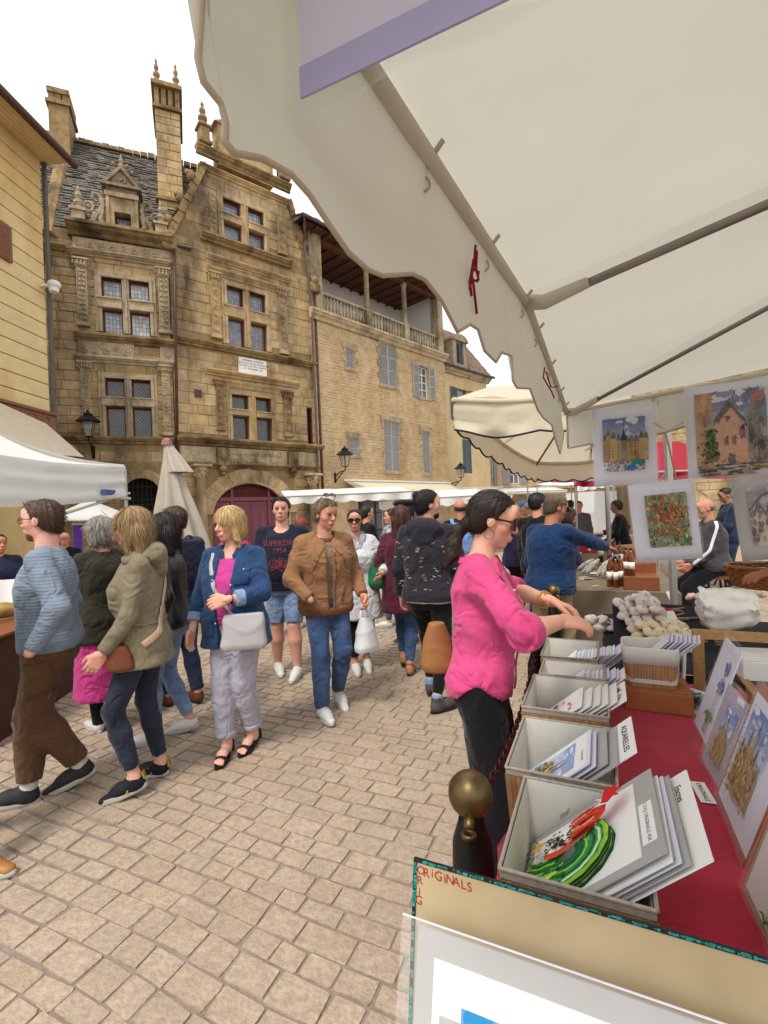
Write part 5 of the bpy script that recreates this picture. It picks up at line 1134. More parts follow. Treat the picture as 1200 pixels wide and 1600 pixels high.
# small white parasol behind the tent and the tall closed parasol
def open_parasol(name,label,c,z,r,h,m,n=8,rz=0.,drop=.12):
 o=thing(name,label,'parasol',(c.x,c.y,0),rz);b=MB();P=[]
 for i in range(n*4+1):
  w=2*math.pi*i/(n*4);k=1-.05*(1-abs(math.cos(w*n/2)));P.append([(r*k*t*math.cos(w),r*k*t*math.sin(w),z+h*(1-t)**1.2-.03*(1-abs(math.cos(w*n/2)))*t)for t in(.02,.25,.5,.75,1)]+[(r*k*math.cos(w),r*k*math.sin(w),z-drop)])
 b.grid(P);b.build('canopy',m,o,smooth=True);b=MB();b.tube([(0,0,0),(0,0,z+h+.05)],.025,8);b.lathe([(.25,0),(.25,.06),(.04,.1)],(0,0,0),12);b.build('pole',MK['alu'],o);b=MB()
 for i in range(n):w=2*math.pi*i/n;b.tube([(.02,0,z+h-.06),(r*math.cos(w),r*math.sin(w),z-.02)],.012,4)
 tag(b.build('ribs',MK['wood'],o),kind='stuff');return o
open_parasol('garden_parasol','small white open parasol behind the white tent',at(140,790,9.5),at(150,812,9.5).z,.95,.42,MK['tent'],6,.4,.0)
cpp=at(280,800,8.2);cz1=at(265,690,8.2).z
cp=thing('closed_parasol','tall folded grey beige parasol standing in front of the renaissance house','parasol',(cpp.x+.02,cpp.y,0));tp=Vector((at(259,692,8.2).x-cpp.x,0,cz1))
def folded(prof,nf,seed,z_of):
 P=[]
 n=nf*8
 for i in range(n+1):
  w=2*math.pi*i/n;row=[]
  for t,r in prof:
   k=1+.22*math.sin(nf*w+.6*math.sin(t*3))*min(1,t*2)+.06*math.sin(w*3+seed);row.append((tp.x*(1-t)+r*k*math.cos(w),r*k*.8*math.sin(w),z_of(t)))
  P.append(row)
 return P
b=MB();zb_=.75;b.grid(folded([(0,.05),(.12,.1),(.3,.19),(.5,.29),(.75,.4),(.92,.44),(1,.42)],7,1,lambda t:cz1-.04-(cz1-zb_)*t));b.build('canopy',MK['umbgrey'],cp,smooth=True)
b=MB();b.grid(folded([(0,.06),(.5,.13),(1,.2)],7,1,lambda t:cz1-.02-.52*t));b.build('vent_flap',MK['umbgrey'],cp,smooth=True)
b=MB();b.lathe([(.1,-.06),(.08,.02),(.03,.06),(0,.07)],(tp.x,0,cz1),8);b.build('finial',MK['umbtop'],cp);b=MB();b.tube([(0,0,0),(tp.x,0,cz1-.05)],.03,8);b.lathe([(.3,0),(.3,.08),(.05,.14)],(0,0,0),14);b.build('pole',MK['alu'],cp)
# ---------------------------------------------------------------- white stall awnings across the middle, restaurant awnings behind
def scallop_stall(label,p0,p1,drop,back,rise,m,n=60,sc=.22,legs=True):
 p0,p1=Vector(p0),Vector(p1);o=thing('stall_awning',label,'awning',(p0.x,p0.y,0),0,'white stall awnings');q=Vector((p0.x,p0.y,0));d=(p1-p0);L_=d.length;nb=Vector((-d.y,d.x,0)).normalized()*back;l=lambda v:tuple(Vector(v)-q)
 b=MB();b.grid([[l(p0.lerp(p1,i/20)+nb*t+Vector((0,0,rise*t+.03*fn(i*.6,t*3)-.05*math.sin(math.pi*t))))for t in(0,.25,.5,.75,1)]for i in range(21)]);b.build('canopy',m,o,smooth=True)
 b=MB();P=[]
 for i in range(n+1):
  t=i/n;w=p0.lerp(p1,t);dd=drop*(.78+.22*abs(math.sin(math.pi*t*L_/sc/2)));P.append([l(w-Vector((0,.02*k*math.sin(t*30),dd*k/3)))for k in range(4)])
 b.grid(P);b.build('valance',m,o,smooth=True)
 if legs:
  b=MB();b.tube([l(p0),l(p1)],.02,6);b.build('front_bar',MK['alu'],o)
  for t in(.02,.98):
   w=p0.lerp(p1,t);b=MB();b.tube([l((w.x,w.y+.05,0)),l(w)],.02,6);b.build('post',MK['alu'],o)
   w2=w+nb;b=MB();b.tube([l((w2.x,w2.y,0)),l(w2+Vector((0,0,rise)))],.02,6);b.build('post',MK['alu'],o)
 return o
scallop_stall('long white stall awning with scalloped edge in front of the plum door',at(447,776,12.5),at(660,767,13.5),.22,2.4,.28,M_['awn_white'])
scallop_stall('white stall awning with scalloped edge behind the man in the dark hoodie',at(592,783,14.5),at(800,771,16.5),.3,2.2,.3,M_['awn_white'])
scallop_stall('narrow white awning end above the far crowd on the right',at(900,757,15),at(960,748,15.5),.25,2.0,.15,M_['awn_white'])
def wall_awning(label,F,pxa,pxb,out_a,drop_t,m,txt=None):
 s0,z0=F(*pxa);s1,z1=F(*pxb);z=(z0+z1)/2;o=thing('wall_awning',label,'awning',F.w(0,0,0),F.rz,'restaurant awnings')
 e=z-drop_t;b=MB();b.grid([[(s0+(s1-s0)*i/12,-.05-out_a*t,z-drop_t*t-.02*math.sin(math.pi*t))for t in(0,.33,.66,1)]for i in range(13)]);b.build('canopy',m,o,smooth=True,thick=.01)
 b=MB();b.grid([[(s0+(s1-s0)*i/30,-.05-out_a,e-.22*k/2)for k in(0,1,2)]for i in range(31)]);v_=b.build('valance',m,o,smooth=True,thick=.008)
 b=MB();b.tube([(s0,-.05-out_a,e),(s1,-.05-out_a,e)],.03,6);b.box(s0,s1,-.12,0,z,z+.09);b.build('front_bar',M_['white'],o)
 if txt:text_mesh(txt,.26,M_['ink'],v_,mtx=Matrix.Translation((s0+(s1-s0)*.42,-.062-out_a,e-.12))@STAND,shear=.3)
 return o
wall_awning('cream restaurant awning with black script lettering on the loggia house',F3,(537,739),(703,766),1.1,.5,M_['awn_cream'],'Restaurant')
wall_awning('plain pale awning on the mansard house right of the lettered restaurant awning',F4,(704,762),(775,766),1.2,.35,M_['awn_cream'])
wall_awning('flat white awning below the far house windows',F5,(752,766),(862,757),1.6,.35,M_['awn_white'])
MB_d=MB()
s0=F3(560,790)[0];fr=thing('restaurant_front','dark restaurant shopfront of glazed doors under the cream awning','shopfront',F3.w(0,0,0),F3.rz)
b=MB();b.box(s0,s0+5.6,-.06,-.01,0,2.9);b.build('frame',M_['timber'],fr)
for i in range(6):o=MB().box(s0+.12+i*.92,s0+.92+i*.92,-.09,-.07,.3,2.6).build('pane',GL['plain'],fr)
# ---------------------------------------------------------------- bollards and chains
boll=[]
def bollard(px,py,Y,label,first=None):
 p=at(px,py,Y);zc_=p.z
 if first is None:
  o=thing('bollard',label,'bollard',(p.x,p.y,0),0,'brass topped bollards along the stalls');b=MB();b.smooth=True
  b.lathe([(.13,0),(.13,.04),(.095,.08),(.075,.16),(.062,.3),(.055,zc_-.25),(.05,zc_-.12),(.034,zc_-.07),(.03,zc_-.045)],(0,0,0),20);b.build('post',MK['castiron'],o)
  b=MB();b.ball((0,0,zc_),.056,24,16);b.build('ball',MK['brass'],o)
  b=MB();b.smooth=True;v=(-.25,-.97);b.tube([(v[0]*.03,v[1]*.03,zc_-.03),(v[0]*.055,v[1]*.055,zc_-.038),(v[0]*.07,v[1]*.07,zc_-.045)],[.012,.013,.012],8);b.ring((v[0]*.078,v[1]*.078,zc_-.052),.014,.006,'z',14,7);b.build('lug',MK['brass'],o)
 else:o=copy_tree(first);o.location=(p.x,p.y,0);o.rotation_euler=(0,0,.5);o['label']=label
 boll.append((o,Vector((p.x,p.y,zc_-.05))));return o
bo=bollard(735,1240,1.2,'worn brass ball bollard at the near end of the red table')
bollard(838,1000,2.52,'second bollard, behind the woman in the pink shirt',bo);bollard(865,925,4.0,'third bollard beside the brown trousers of the man in blue',bo);bollard(888,885,5.4,'farthest bollard beside the brown table',bo)
def chain(p,q,sag,label,m,pitch=.034):
 p,q=Vector(p),Vector(q);L_=(q-p).length*(1+2.2*(sag/(q-p).length)**2);n=int(L_/pitch);o=thing('chain',label,'chain',p,0,'chains between the bollards');d=(q-p).normalized();ml=None
 for i in range(n):
  t=(i+.5)/n;c=p.lerp(q,t)-Vector((0,0,4*sag*t*(1-t)));t2=min(1,t+.01);c2=p.lerp(q,t2)-Vector((0,0,4*sag*t2*(1-t2)));dd=(c2-c).normalized()
  if ml is None:
   b=MB();b.smooth=True;b.ring((0,0,0),.016,.0048,'y',12,6,.62);ml=b.build('link',m,o);x=ml
  else:x=ml.copy();link(x,o)
  X=dd;Z=X.orthogonal().normalized();Z=Matrix.Rotation(math.pi/2*(i%2)+.4,3,X)@Z;Y_=Z.cross(X)
  x.matrix_local=Matrix(((X.x,Y_.x,Z.x,c.x-p.x),(X.y,Y_.y,Z.y,c.y-p.y),(X.z,Y_.z,Z.z,c.z-p.z),(0,0,0,1)))
 return o
chain(boll[0][1]+sd*.07,boll[1][1]-sd*.05,.09,'dark red chain hanging from the nearest bollard',MK['chain']);chain(boll[1][1]+sd*.05,boll[2][1]-sd*.05,.18,'black chain between the second and third bollards',MK['castiron']);chain(boll[2][1]+sd*.05,boll[3][1]-sd*.05,.18,'black chain between the two far bollards',MK['castiron'])
# ================================================================ PEOPLE: bodies and clothes grown as smooth surfaces
class SD:
 """a distance field on a grid, filled shape by shape, then skinned"""
 def __init__(s,lo,hi,vox):
  s.lo=np.array(lo,float);s.v=vox;s.n=np.maximum(np.ceil((np.array(hi,float)-s.lo)/vox).astype(int)+1,4)
  s.F=np.full(s.n,.25,np.float32);s.ax=[s.lo[i]+vox*np.arange(s.n[i])for i in range(3)]
 def blk(s,lo,hi):
  a=np.clip(np.floor((np.array(lo)-s.lo)/s.v).astype(int),0,s.n-1);b=np.clip(np.ceil((np.array(hi)-s.lo)/s.v).astype(int)+1,a+1,s.n)
  sl=tuple(slice(a[i],b[i])for i in range(3));X=[s.ax[i][sl[i]]for i in range(3)]
  return sl,X[0][:,None,None],X[1][None,:,None],X[2][None,None,:]
 def mix(s,sl,d,k,sub=False):
  F=s.F[sl];d=d.astype(np.float32)
  if sub:d=-d;h=np.clip(.5-.5*(F-d)/k,0,1);s.F[sl]=F*(1-h)+d*h+k*h*(1-h);return
  h=np.clip(.5+.5*(F-d)/k,0,1);s.F[sl]=F*(1-h)+d*h-k*h*(1-h)
 def cone(s,a,b,ra,rb,k=.02,flat=None,cap0=False,cap1=False,sub=False):
  a,b=np.array(a,float),np.array(b,float);m=max(ra,rb)+k+2*s.v+.01;ba=b-a;L2=max(ba@ba,1e-9)
  sl,x,y,z=s.blk(np.minimum(a,b)-m,np.maximum(a,b)+m);px,py,pz=x-a[0],y-a[1],z-a[2]
  tt=(px*ba[0]+py*ba[1]+pz*ba[2])/L2;t=np.clip(tt,0,1);qx,qy,qz=px-t*ba[0],py-t*ba[1],pz-t*ba[2]
  if flat is not None:
   n,f=flat;c=qx*n[0]+qy*n[1]+qz*n[2];e=c*(1/f-1);qx,qy,qz=qx+n[0]*e,qy+n[1]*e,qz+n[2]*e
  d=np.sqrt(qx*qx+qy*qy+qz*qz)-(ra+(rb-ra)*t)
  if flat is not None:d=d*min(1,flat[1]*1.3)
  L=math.sqrt(L2)
  if cap0:d=np.maximum(d,-tt*L)
  if cap1:d=np.maximum(d,(tt-1)*L)
  s.mix(sl,d,k,sub)
 def ell(s,c,r,k=.02,Rm=None,sub=False):
  c=np.array(c,float);r=np.array(r,float);m=r.max()+k+2*s.v;sl,x,y,z=s.blk(c-m,c+m);p=[x-c[0],y-c[1],z-c[2]]
  if Rm is not None:p=[p[0]*Rm[0][i]+p[1]*Rm[1][i]+p[2]*Rm[2][i]for i in range(3)]
  q=np.sqrt((p[0]/r[0])**2+(p[1]/r[1])**2+(p[2]/r[2])**2);g=np.sqrt((p[0]/r[0]**2)**2+(p[1]/r[1]**2)**2+(p[2]/r[2]**2)**2)
  s.mix(sl,q*(q-1)/np.maximum(g,1e-6),k,sub)
 def loft(s,o,X,Y,Z,tab,k=.02,ex=2.4,sub=False,ext=.0):
  """tab rows: (height along Z, half width, half depth, forward shift)"""
  tab=np.array(tab,float);o=np.array(o,float);X,Y,Z=(np.array(q,float)for q in(X,Y,Z));m=tab[:,1:3].max()+k+2*s.v+np.abs(tab[:,3]).max();e=[o+Z*t for t in(tab[0,0],tab[-1,0])]
  sl,x,y,z=s.blk(np.minimum(*e)-m,np.maximum(*e)+m);px,py,pz=x-o[0],y-o[1],z-o[2]
  h=px*Z[0]+py*Z[1]+pz*Z[2];a=np.interp(h,tab[:,0],tab[:,1]);b=np.interp(h,tab[:,0],tab[:,2]);f=np.interp(h,tab[:,0],tab[:,3])
  u=np.abs(px*X[0]+py*X[1]+pz*X[2])/a;v=np.abs(px*Y[0]+py*Y[1]+pz*Y[2]-f)/b
  d=((u**ex+v**ex)**(1/ex)-1)*np.minimum(a,b)*.9;d=np.maximum(d,np.maximum(tab[0,0]-h,h-tab[-1,0]));s.mix(sl,d,k,sub)
 def cut(s,fn_):
  d=fn_(s.ax[0][:,None,None],s.ax[1][None,:,None],s.ax[2][None,None,:]);s.F=np.maximum(s.F,np.broadcast_to(d,s.F.shape).astype(np.float32))
 def nets(s):
  F=s.F;I=F<0;c=[(i,j,k)for i in(0,1)for j in(0,1)for k in(0,1)];n=np.array(F.shape)-1
  cnt=np.zeros(n,np.int8)
  for i,j,k in c:cnt+=I[i:i+n[0],j:j+n[1],k:k+n[2]]
  act=(cnt>0)&(cnt<8);id_=np.argwhere(act)
  if not len(id_):return np.zeros((0,3)),np.zeros((0,4),int)
  vals={q:F[id_[:,0]+q[0],id_[:,1]+q[1],id_[:,2]+q[2]]for q in c};P=np.zeros((len(id_),3));w=np.zeros(len(id_))
  for q in c:
   for ax in range(3):
    if q[ax]==0:
     r=tuple(1 if t==ax else q[t]for t in range(3));f0,f1=vals[q],vals[r];mk=(f0<0)!=(f1<0);t=np.where(mk,f0/np.where(mk,f0-f1,1),0)
     for e in range(3):P[:,e]+=np.where(mk,q[e]+(t if e==ax else 0),0)
     w+=mk
  P=(id_+P/w[:,None])*s.v+s.lo;mp=np.full(n,-1,np.int64);mp[act]=np.arange(len(id_));Q=[]
  for ax in range(3):
   b,d=[(1,2),(2,0),(0,1)][ax];A=np.take(I,range(0,F.shape[ax]-1),ax);B_=np.take(I,range(1,F.shape[ax]),ax);e=np.argwhere(A!=B_)
   e=e[(e[:,b]>0)&(e[:,d]>0)&(e[:,b]<n[b])&(e[:,d]<n[d])]
   if not len(e):continue
   def g(ob,od):q=e.copy();q[:,b]-=ob;q[:,d]-=od;return mp[q[:,0],q[:,1],q[:,2]]
   q=np.stack([g(1,1),g(0,1),g(0,0),g(1,0)],1);fl=~A[e[:,0],e[:,1],e[:,2]];q[fl]=q[fl][:,::-1];Q.append(q)
  return P,np.concatenate(Q)
def normals(P,Q):
 n=np.cross(P[Q[:,2]]-P[Q[:,0]],P[Q[:,3]]-P[Q[:,1]]);N=np.zeros_like(P)
 for i in range(4):np.add.at(N,Q[:,i],n)
 return N/np.maximum(np.linalg.norm(N,axis=1,keepdims=True),1e-9)
def relax(P,Q,it=1):
 for _ in range(it):
  A=np.zeros_like(P);c=np.zeros(len(P))
  for i in range(4):np.add.at(A,Q[:,i],P[Q[:,(i+1)%4]]+P[Q[:,(i+3)%4]]);np.add.at(c,Q[:,i],2)
  P=P*.5+.5*A/np.maximum(c,1)[:,None]
 return P
def skin_mesh(name,parts,mats,parent,cols=None):
 """parts: list of (points, quads, material index)"""
 P=np.concatenate([p[0]for p in parts]);off=0;Qs,Ms=[],[]
 for p,q,m in parts:Qs.append(q+off);Ms.append(m if isinstance(m,np.ndarray)else np.full(len(q),m));off+=len(p)
 Q=np.concatenate(Qs);me=bpy.data.meshes.new(name);me.vertices.add(len(P));me.vertices.foreach_set('co',P.astype(np.float32).ravel())
 me.loops.add(Q.size);me.loops.foreach_set('vertex_index',Q.astype(np.int32).ravel());me.polygons.add(len(Q));me.polygons.foreach_set('loop_start',np.arange(0,Q.size,4,dtype=np.int32))
 for m in mats:me.materials.append(m)
 me.polygons.foreach_set('material_index',np.concatenate(Ms).astype(np.int32));me.polygons.foreach_set('use_smooth',np.ones(len(Q),bool))
 if cols is not None:
  a=me.color_attributes.new('Col','FLOAT_COLOR','POINT');a.data.foreach_set('color',np.concatenate([np.concatenate(cols),np.ones((len(P),1))],1).astype(np.float32).ravel())
 me.update(calc_edges=True);o=bpy.data.objects.new(name,me);return link(o,parent)
def V3(*a):return np.array(a,float)
def nrm(v):return v/max(np.linalg.norm(v),1e-9)
def ik(a,c,l1,l2,pole):
 d=c-a;L=np.linalg.norm(d);L2=min(L,(l1+l2)*.999);u=d/max(L,1e-6);x=(l1*l1-l2*l2+L2*L2)/(2*L2);h=math.sqrt(max(l1*l1-x*x,0));p=pole-u*(pole@u);p=nrm(p)
 return a+u*x+p*h,a+u*L2
def rz2(v,a):c,s=math.cos(a),math.sin(a);return V3(v[0]*c-v[1]*s,v[0]*s+v[1]*c,v[2])
SKIN={}
def skin_mat(c,rnd=0):
 if c not in SKIN:SKIN[c]=mat('skin_%d'%len(SKIN),c,.55,.06,12,None,.15,160,.0012,attr='Col',spec=.35);m=SKIN[c];p=m.node_tree.nodes['Principled BSDF'];p.inputs['Subsurface Weight'].default_value=.0
 return SKIN[c]
HAIRM={}
def hair_mat(c,c2=None):
 if c not in HAIRM:
  HAIRM[c]=mat('hair_%d'%len(HAIRM),c,.5,.35,30,c2,.5,70,.004,stretch=(5,5,.6),spec=.35)
 return HAIRM[c]
def fabric(name,c,var=.1,scale=5,c2=None,weave=220,b=.25,wave=None,sheen=.1,dirt=None,rough=.9,bdist=.003,stretch=None,spec=.2,wr=(8,.016,.7)):
 dk=lambda q:tuple(x**1.08*.8 for x in C(q))
 c,c2=dk(c),(dk(c2)if c2 else None)
 return mat(name,c,rough,var,scale,c2,b,weave,bdist,wave=wave,sheen=sheen,dirt=dirt,stretch=stretch,spec=spec,wr=wr)
def folds(P,N,amp,joints,seed,base=.35,freq=1.):
 s=seed*1.7;x,y,z=P[:,0]*freq,P[:,1]*freq,P[:,2]*freq
 w=base+sum(np.exp(-(np.linalg.norm(P-j,axis=1)/r)**2)for j,r in joints)
 f=np.sin(z*34+4*np.sin(x*8+s)+3*np.sin(y*9+z*5+s))*.6+np.sin(x*27+z*21+3*np.sin(z*11+s))*.35+np.sin(y*31-z*17+2*np.sin(x*13+s))*.35+.8*np.sin(x*9+y*7+z*6+s)
 rg=lambda a:1-2*np.abs(np.sin(a))**.7
 f=f*.55+rg(z*15+x*9+2.2*np.sin(y*10+s)+1.6*np.sin(x*14-z*4+s))*.75+rg(x*13-z*11+2*np.sin(z*8+y*6+s))*.55
 return P+N*(amp*.8*np.minimum(w,1.5)*np.clip(f,-.9,1.6))[:,None]
def build_hand(dirv,palm,wrist,size,side,curl=.5,spread=.12,vox=.0045,thumb=.6):
 """palm, four unequal bent fingers and a thumb leaving the side of the palm"""
 d=nrm(dirv);n=nrm(palm-d*(palm@d));sv=np.cross(d,n)*side
 W=np.linalg.norm;L=size;s=SD(wrist-L*1.3,wrist+L*1.3,vox)
 knuck=[]
 for i,(f,ln)in enumerate(((.36,.40),(.12,.45),(-.12,.42),(-.34,.33))):knuck.append((wrist+d*L*(.5-.03*abs(i-1))+sv*L*f*.52-n*L*.0,ln*L))
 s.cone(wrist-d*L*.18,wrist+d*L*.08,L*.155,L*.15,.01,(n,.75))
 for k,(p,l)in enumerate(knuck):s.cone(wrist+d*L*.08+sv*L*(.12-.08*k),p,L*.13,L*.085,.012,(n,.8))
 for k,(p,l)in enumerate(knuck):
  q=p;a=.12+curl*.45;fd=nrm(d+sv*spread*(1.5-k)*.35)
  for j,(fr,r0,r1)in enumerate(((.45,.075,.066),(.31,.066,.058),(.24,.058,.048))):
   a_=a+j*curl*.75;e=q+(fd*math.cos(a_)+n*math.sin(a_))*l*fr;s.cone(q,e,L*r0,L*r1,.003);q=e
 t0=wrist+d*L*.12+sv*L*.17;t1=t0+nrm(d*.75+sv*(.75-.3*curl)+n*.35)*L*.26;t2=t1+nrm(d*.95+sv*(.3-.35*curl)+n*(.25+.4*curl))*L*.2;t3=t2+nrm(d+n*(.2+.5*curl))*L*.14
 s.cone(t0,t1,L*.11,L*.08,.012);s.cone(t1,t2,L*.078,L*.068,.003);s.cone(t2,t3,L*.066,L*.05,.003)
 return s.nets()
def person(label,root,heading,H=1.72,g=1.,fem=False,feet=None,hands=None,lean=(0,0),head=(0,0),skin='#c98f74',hair=None,top=None,inner=None,bottom=None,shoes=None,det=1.,belly=0.,twist=0.,sit=None,face=True,group=None,beard=None,curl=(.5,.5),palms=(None,None),hdir=(None,None),poles=(None,None),glasses=None,hide_hands=(False,False),seed=1,cat='person',low=None,hipdrop=0.,earring=False,shoulder=1.,hscale=1.0,tilt=0.):
 """root: ground point; feet/hands in body coordinates (x right, y ahead, z up); hands are wrists"""
 o=thing('person',label,cat,(root[0],root[1],0),-heading,group);u=H;vb=.013*det;rs=random.Random(seed)
 sw=(.089 if fem else .100)*u*shoulder*(1+(g-1)*.45);Lt,Ls,La,Lf=.247*u,.245*u,.172*u,.148*u
 feet=feet or[(-.09,.02,0,0,0),(.09,-.02,0,0,0)]
 fr=[]
 for x,y,lift,yw,pt in feet:
  td=V3(math.sin(yw),math.cos(yw),0);fwd=td*math.cos(pt)-V3(0,0,1)*math.sin(pt);up=V3(0,0,1)*math.cos(pt)+td*math.sin(pt);toe=V3(x,y,lift)+td*.07*u/1.7
  base=toe-fwd*.07*u/1.7;ank=base-fwd*.035*u+up*.047*u;fr.append((base,fwd,up,ank,td))
 cx,cy=np.mean([f[3][0]for f in fr]),np.mean([f[3][1]for f in fr])
 if sit is None:
  hz=min(f[3][2]+math.sqrt(max(((Lt+Ls)*.992)**2-(f[3][0]-(cx+sx*.05*u))**2-(f[3][1]-cy)**2,.1))for f,sx in zip(fr,(-1,1)))-hipdrop;pel=V3(cx,cy,hz)
 else:pel=V3(*sit)
 ax=nrm(V3(lean[0],lean[1],1));Y=nrm(V3(0,1,0)-ax*ax[1]);X=np.cross(Y,ax);N=pel+ax*.295*u
 Xs=X*math.cos(twist)+Y*math.sin(twist);Ys=Y*math.cos(twist)-X*math.sin(twist)
 hip=[pel+X*sx*.052*u for sx in(-1,1)];knee=[];ankl=[]
 for h,f in zip(hip,fr):k,a=ik(h,f[3],Lt,Ls,f[4]+V3(0,0,.25));knee.append(k);ankl.append(a)
 sh=[N-ax*.026*u+Xs*sx*sw for sx in(-1,1)]
 hands=hands or[(-.24,.08,.8*1),(.24,.08,.8)]
 elb,wri=[],[]
 for i,sx in enumerate((-1,1)):
  hp=V3(*hands[i]);pole=V3(*poles[i])if poles[i]is not None else V3(sx*.35,-1,-.25);e,w=ik(sh[i],hp,La,Lf,pole);elb.append(e);wri.append(w)
 T=[(.455,.080,.058,0),(.49,.097,.068,-.004),(.535,.100,.070,-.006),(.575,.091,.064,0),(.615,.083,.060,.002),(.67,.089,.065,.004),(.72,.095,.068,.004),(.76,.091,.062,0),(.79,.080,.052,-.003),(.815,.060,.042,-.005),(.832,.042,.036,-.005),(.845,.032,.032,-.004)]
 if fem:T=[(f,a*(1.0 if f<.6 else .93),b*(1.10 if .66<f<.75 else 1.),s_+(.008 if .66<f<.75 else 0))for f,a,b,s_ in T]
 bl=lambda f:belly*math.exp(-((f-.61)/.07)**2)
 def torso(ease,f0=.455,f1=.84,gx=1.,flare=0.):
  R_=[]
  for f in sorted({f0,f1}|{t[0]for t in T if f0<t[0]<f1}):
   a,b,s_=(np.interp(f,[t[0]for t in T],[t[j]for t in T])for j in(1,2,3));k=g*gx;up_=1-.55*max(0,(f-.78)/.06);e=ease*max(.35,up_)+flare*max(0,.62-f)
   R_.append(((f-.535)*u,a*u*(1+(k-1)*max(0,up_))+e,b*u*(1+(k-1)*max(0,up_))+bl(f)*.55*u+e,s_*u+bl(f)*.5*u))
  return R_
 ar=(.0255 if fem else .028)*u*(1+(g-1)*.8);fa=.0245*u*(1+(g-1)*.6);wr_=.0165*u;th=.051*u*(1+(g-1)*.8);kn=.034*u*(1+(g-1)*.6);an=.0215*u
 allp=np.array([*sh,*elb,*wri,*knee,*ankl,pel,N,*[f[0]for f in fr]]);lo,hi=allp.min(0)-.2,allp.max(0)+.2
 hh=.132*u*hscale;hy,hp_=head;F_=nrm(rz2(Y,-hy)*math.cos(hp_)+ax*math.sin(hp_));Hx=nrm(np.cross(F_,nrm(ax*.6+V3(0,0,.4)+X*tilt)));Hz=np.cross(Hx,F_)
 nb=N-ax*.012*u;Hc0=nb+ax*.052*u+F_*.012*u-Hz*.0;Hp=lambda x,y,z:Hc0+(Hx*x+F_*y+Hz*z)*hh;HR=np.stack([Hx,F_,Hz],1)
 def HE(s,c,r,k,sub=False):s.ell(Hp(*c),np.array(r)*hh,k*hh,HR,sub)
 def HC_(s,a,b,ra,rb,k,**kw):s.cone(Hp(*a),Hp(*b),ra*hh,rb*hh,k*hh,**kw)
 hv=(.0052 if det<=1 else .0085 if det<1.6 else .011)
 s=SD(Hp(0,0,.45)-hh*.95,Hp(0,0,.45)+hh*.95,hv)
 HE(s,(0,-.06,.63),(.335,.425,.37),.05);HE(s,(0,.09,.42),(.275,.28,.40),.1);HE(s,(0,.12,.2),(.215 if not fem else .19,.22,.19),.1);HE(s,(0,.265,.085),(.11,.09,.085),.08)
 for sx in(-1,1):HE(s,(sx*.17,.2,.40),(.11,.12,.11),.1);HE(s,(sx*.335,-.04,.46),(.035,.085,.125),.02)
 HC_(s,(-.17,.31,.60),(.17,.31,.60),.055,.055,.08);HE(s,(0,.3,.72),(.22,.12,.15),.1)
 if face:
  for sx in(-1,1):HE(s,(sx*.138,.40,.515),(.085,.09,.058),.05,True);HE(s,(sx*.138,.295,.512),(.085,.075,.062),.02)
  HC_(s,(0,.345,.56),(0,.455,.385),.036,.058,.04);HE(s,(-.05,.40,.365),(.042,.05,.035),.02);HE(s,(.05,.40,.365),(.042,.05,.035),.02)
  HE(s,(0,.36,.225),(.13,.06,.075),.05);HE(s,(0,.405,.245),(.098,.035,.02),.018);HE(s,(0,.40,.195),(.085,.035,.025),.018);HE(s,(0,.46,.222),(.1,.05,.006),.008,True)
 s.cone(Hp(0,-.1,.30),nb-ax*.03*u,(.235 if not fem else .2)*hh,(.27 if not fem else .23)*hh*(1+(g-1)*.4),.1*hh)
 Ph,Qh=s.nets();Fh=s
 loc=(Ph-Hc0)@HR/hh;col=np.ones((len(Ph),3))
 def tint(c,ce,r,e=2):w=np.exp(-(np.sum(((loc-np.array(ce))/np.array(r))**2,1))**(e/2));return col*(1-w[:,None])+np.array(c)*w[:,None]
 col=tint((.86,.55,.55),(0,.42,.22),(.1,.1,.042),4)
 for sx in(-1,1):col=tint((1.05,.82,.78),(sx*.2,.3,.36),(.12,.15,.1));col=tint((.82,.7,.68),(sx*.138,.38,.55),(.1,.1,.05),4)
 col=tint((1.05,.8,.76),(0,.47,.38),(.06,.07,.05))
 s=SD(lo,hi,vb*(1.0 if not low else low));s.loft(pel,X,Y,ax,torso(-.012),.03)
 tsl=top.get('sleeve',1.93)if top else .5;ka=.7 if tsl>1 else .9;kf=.7 if tsl>1.5 else 1.
 for i in range(2):
  s.cone(sh[i],elb[i],ar*.95*ka,ar*.82*min(ka,kf)if tsl>1.5 else ar*.82,.02);s.cone(elb[i],elb[i]+(wri[i]-elb[i])*.35,ar*.82*kf,fa*kf,.015);s.cone(elb[i]+(wri[i]-elb[i])*.35,wri[i],fa*kf,wr_,.015)
  lk=.78 if bottom and bottom.get('hem',1.93)>1.5 and bottom['t']!='skirt' else 1.;s.cone(hip[i]-V3(0,0,.02),knee[i],th*.8,kn*.92*lk,.03);s.cone(knee[i],knee[i]+(ankl[i]-knee[i])*.35,kn*.92*lk,kn*1.02*lk,.02);s.cone(knee[i]+(ankl[i]-knee[i])*.35,ankl[i],kn*1.02*lk,an*(lk+1)/2,.02);b_,f_,u_,a_,_=fr[i];s.cone(ankl[i],b_+u_*.02+f_*.09*u/1.7,an,.018,.02)
 s.cone(N-ax*.02,Hp(0,-.08,.2),.055*u*.6,.2*hh,.02);Pb,Qb=s.nets();Pb=relax(Pb,Qb,1)
 parts=[(Ph,Qh,0),(Pb,Qb,0)];cols=[col,np.ones((len(Pb),3))]
 hs=.098*u*(.93 if fem else 1.)
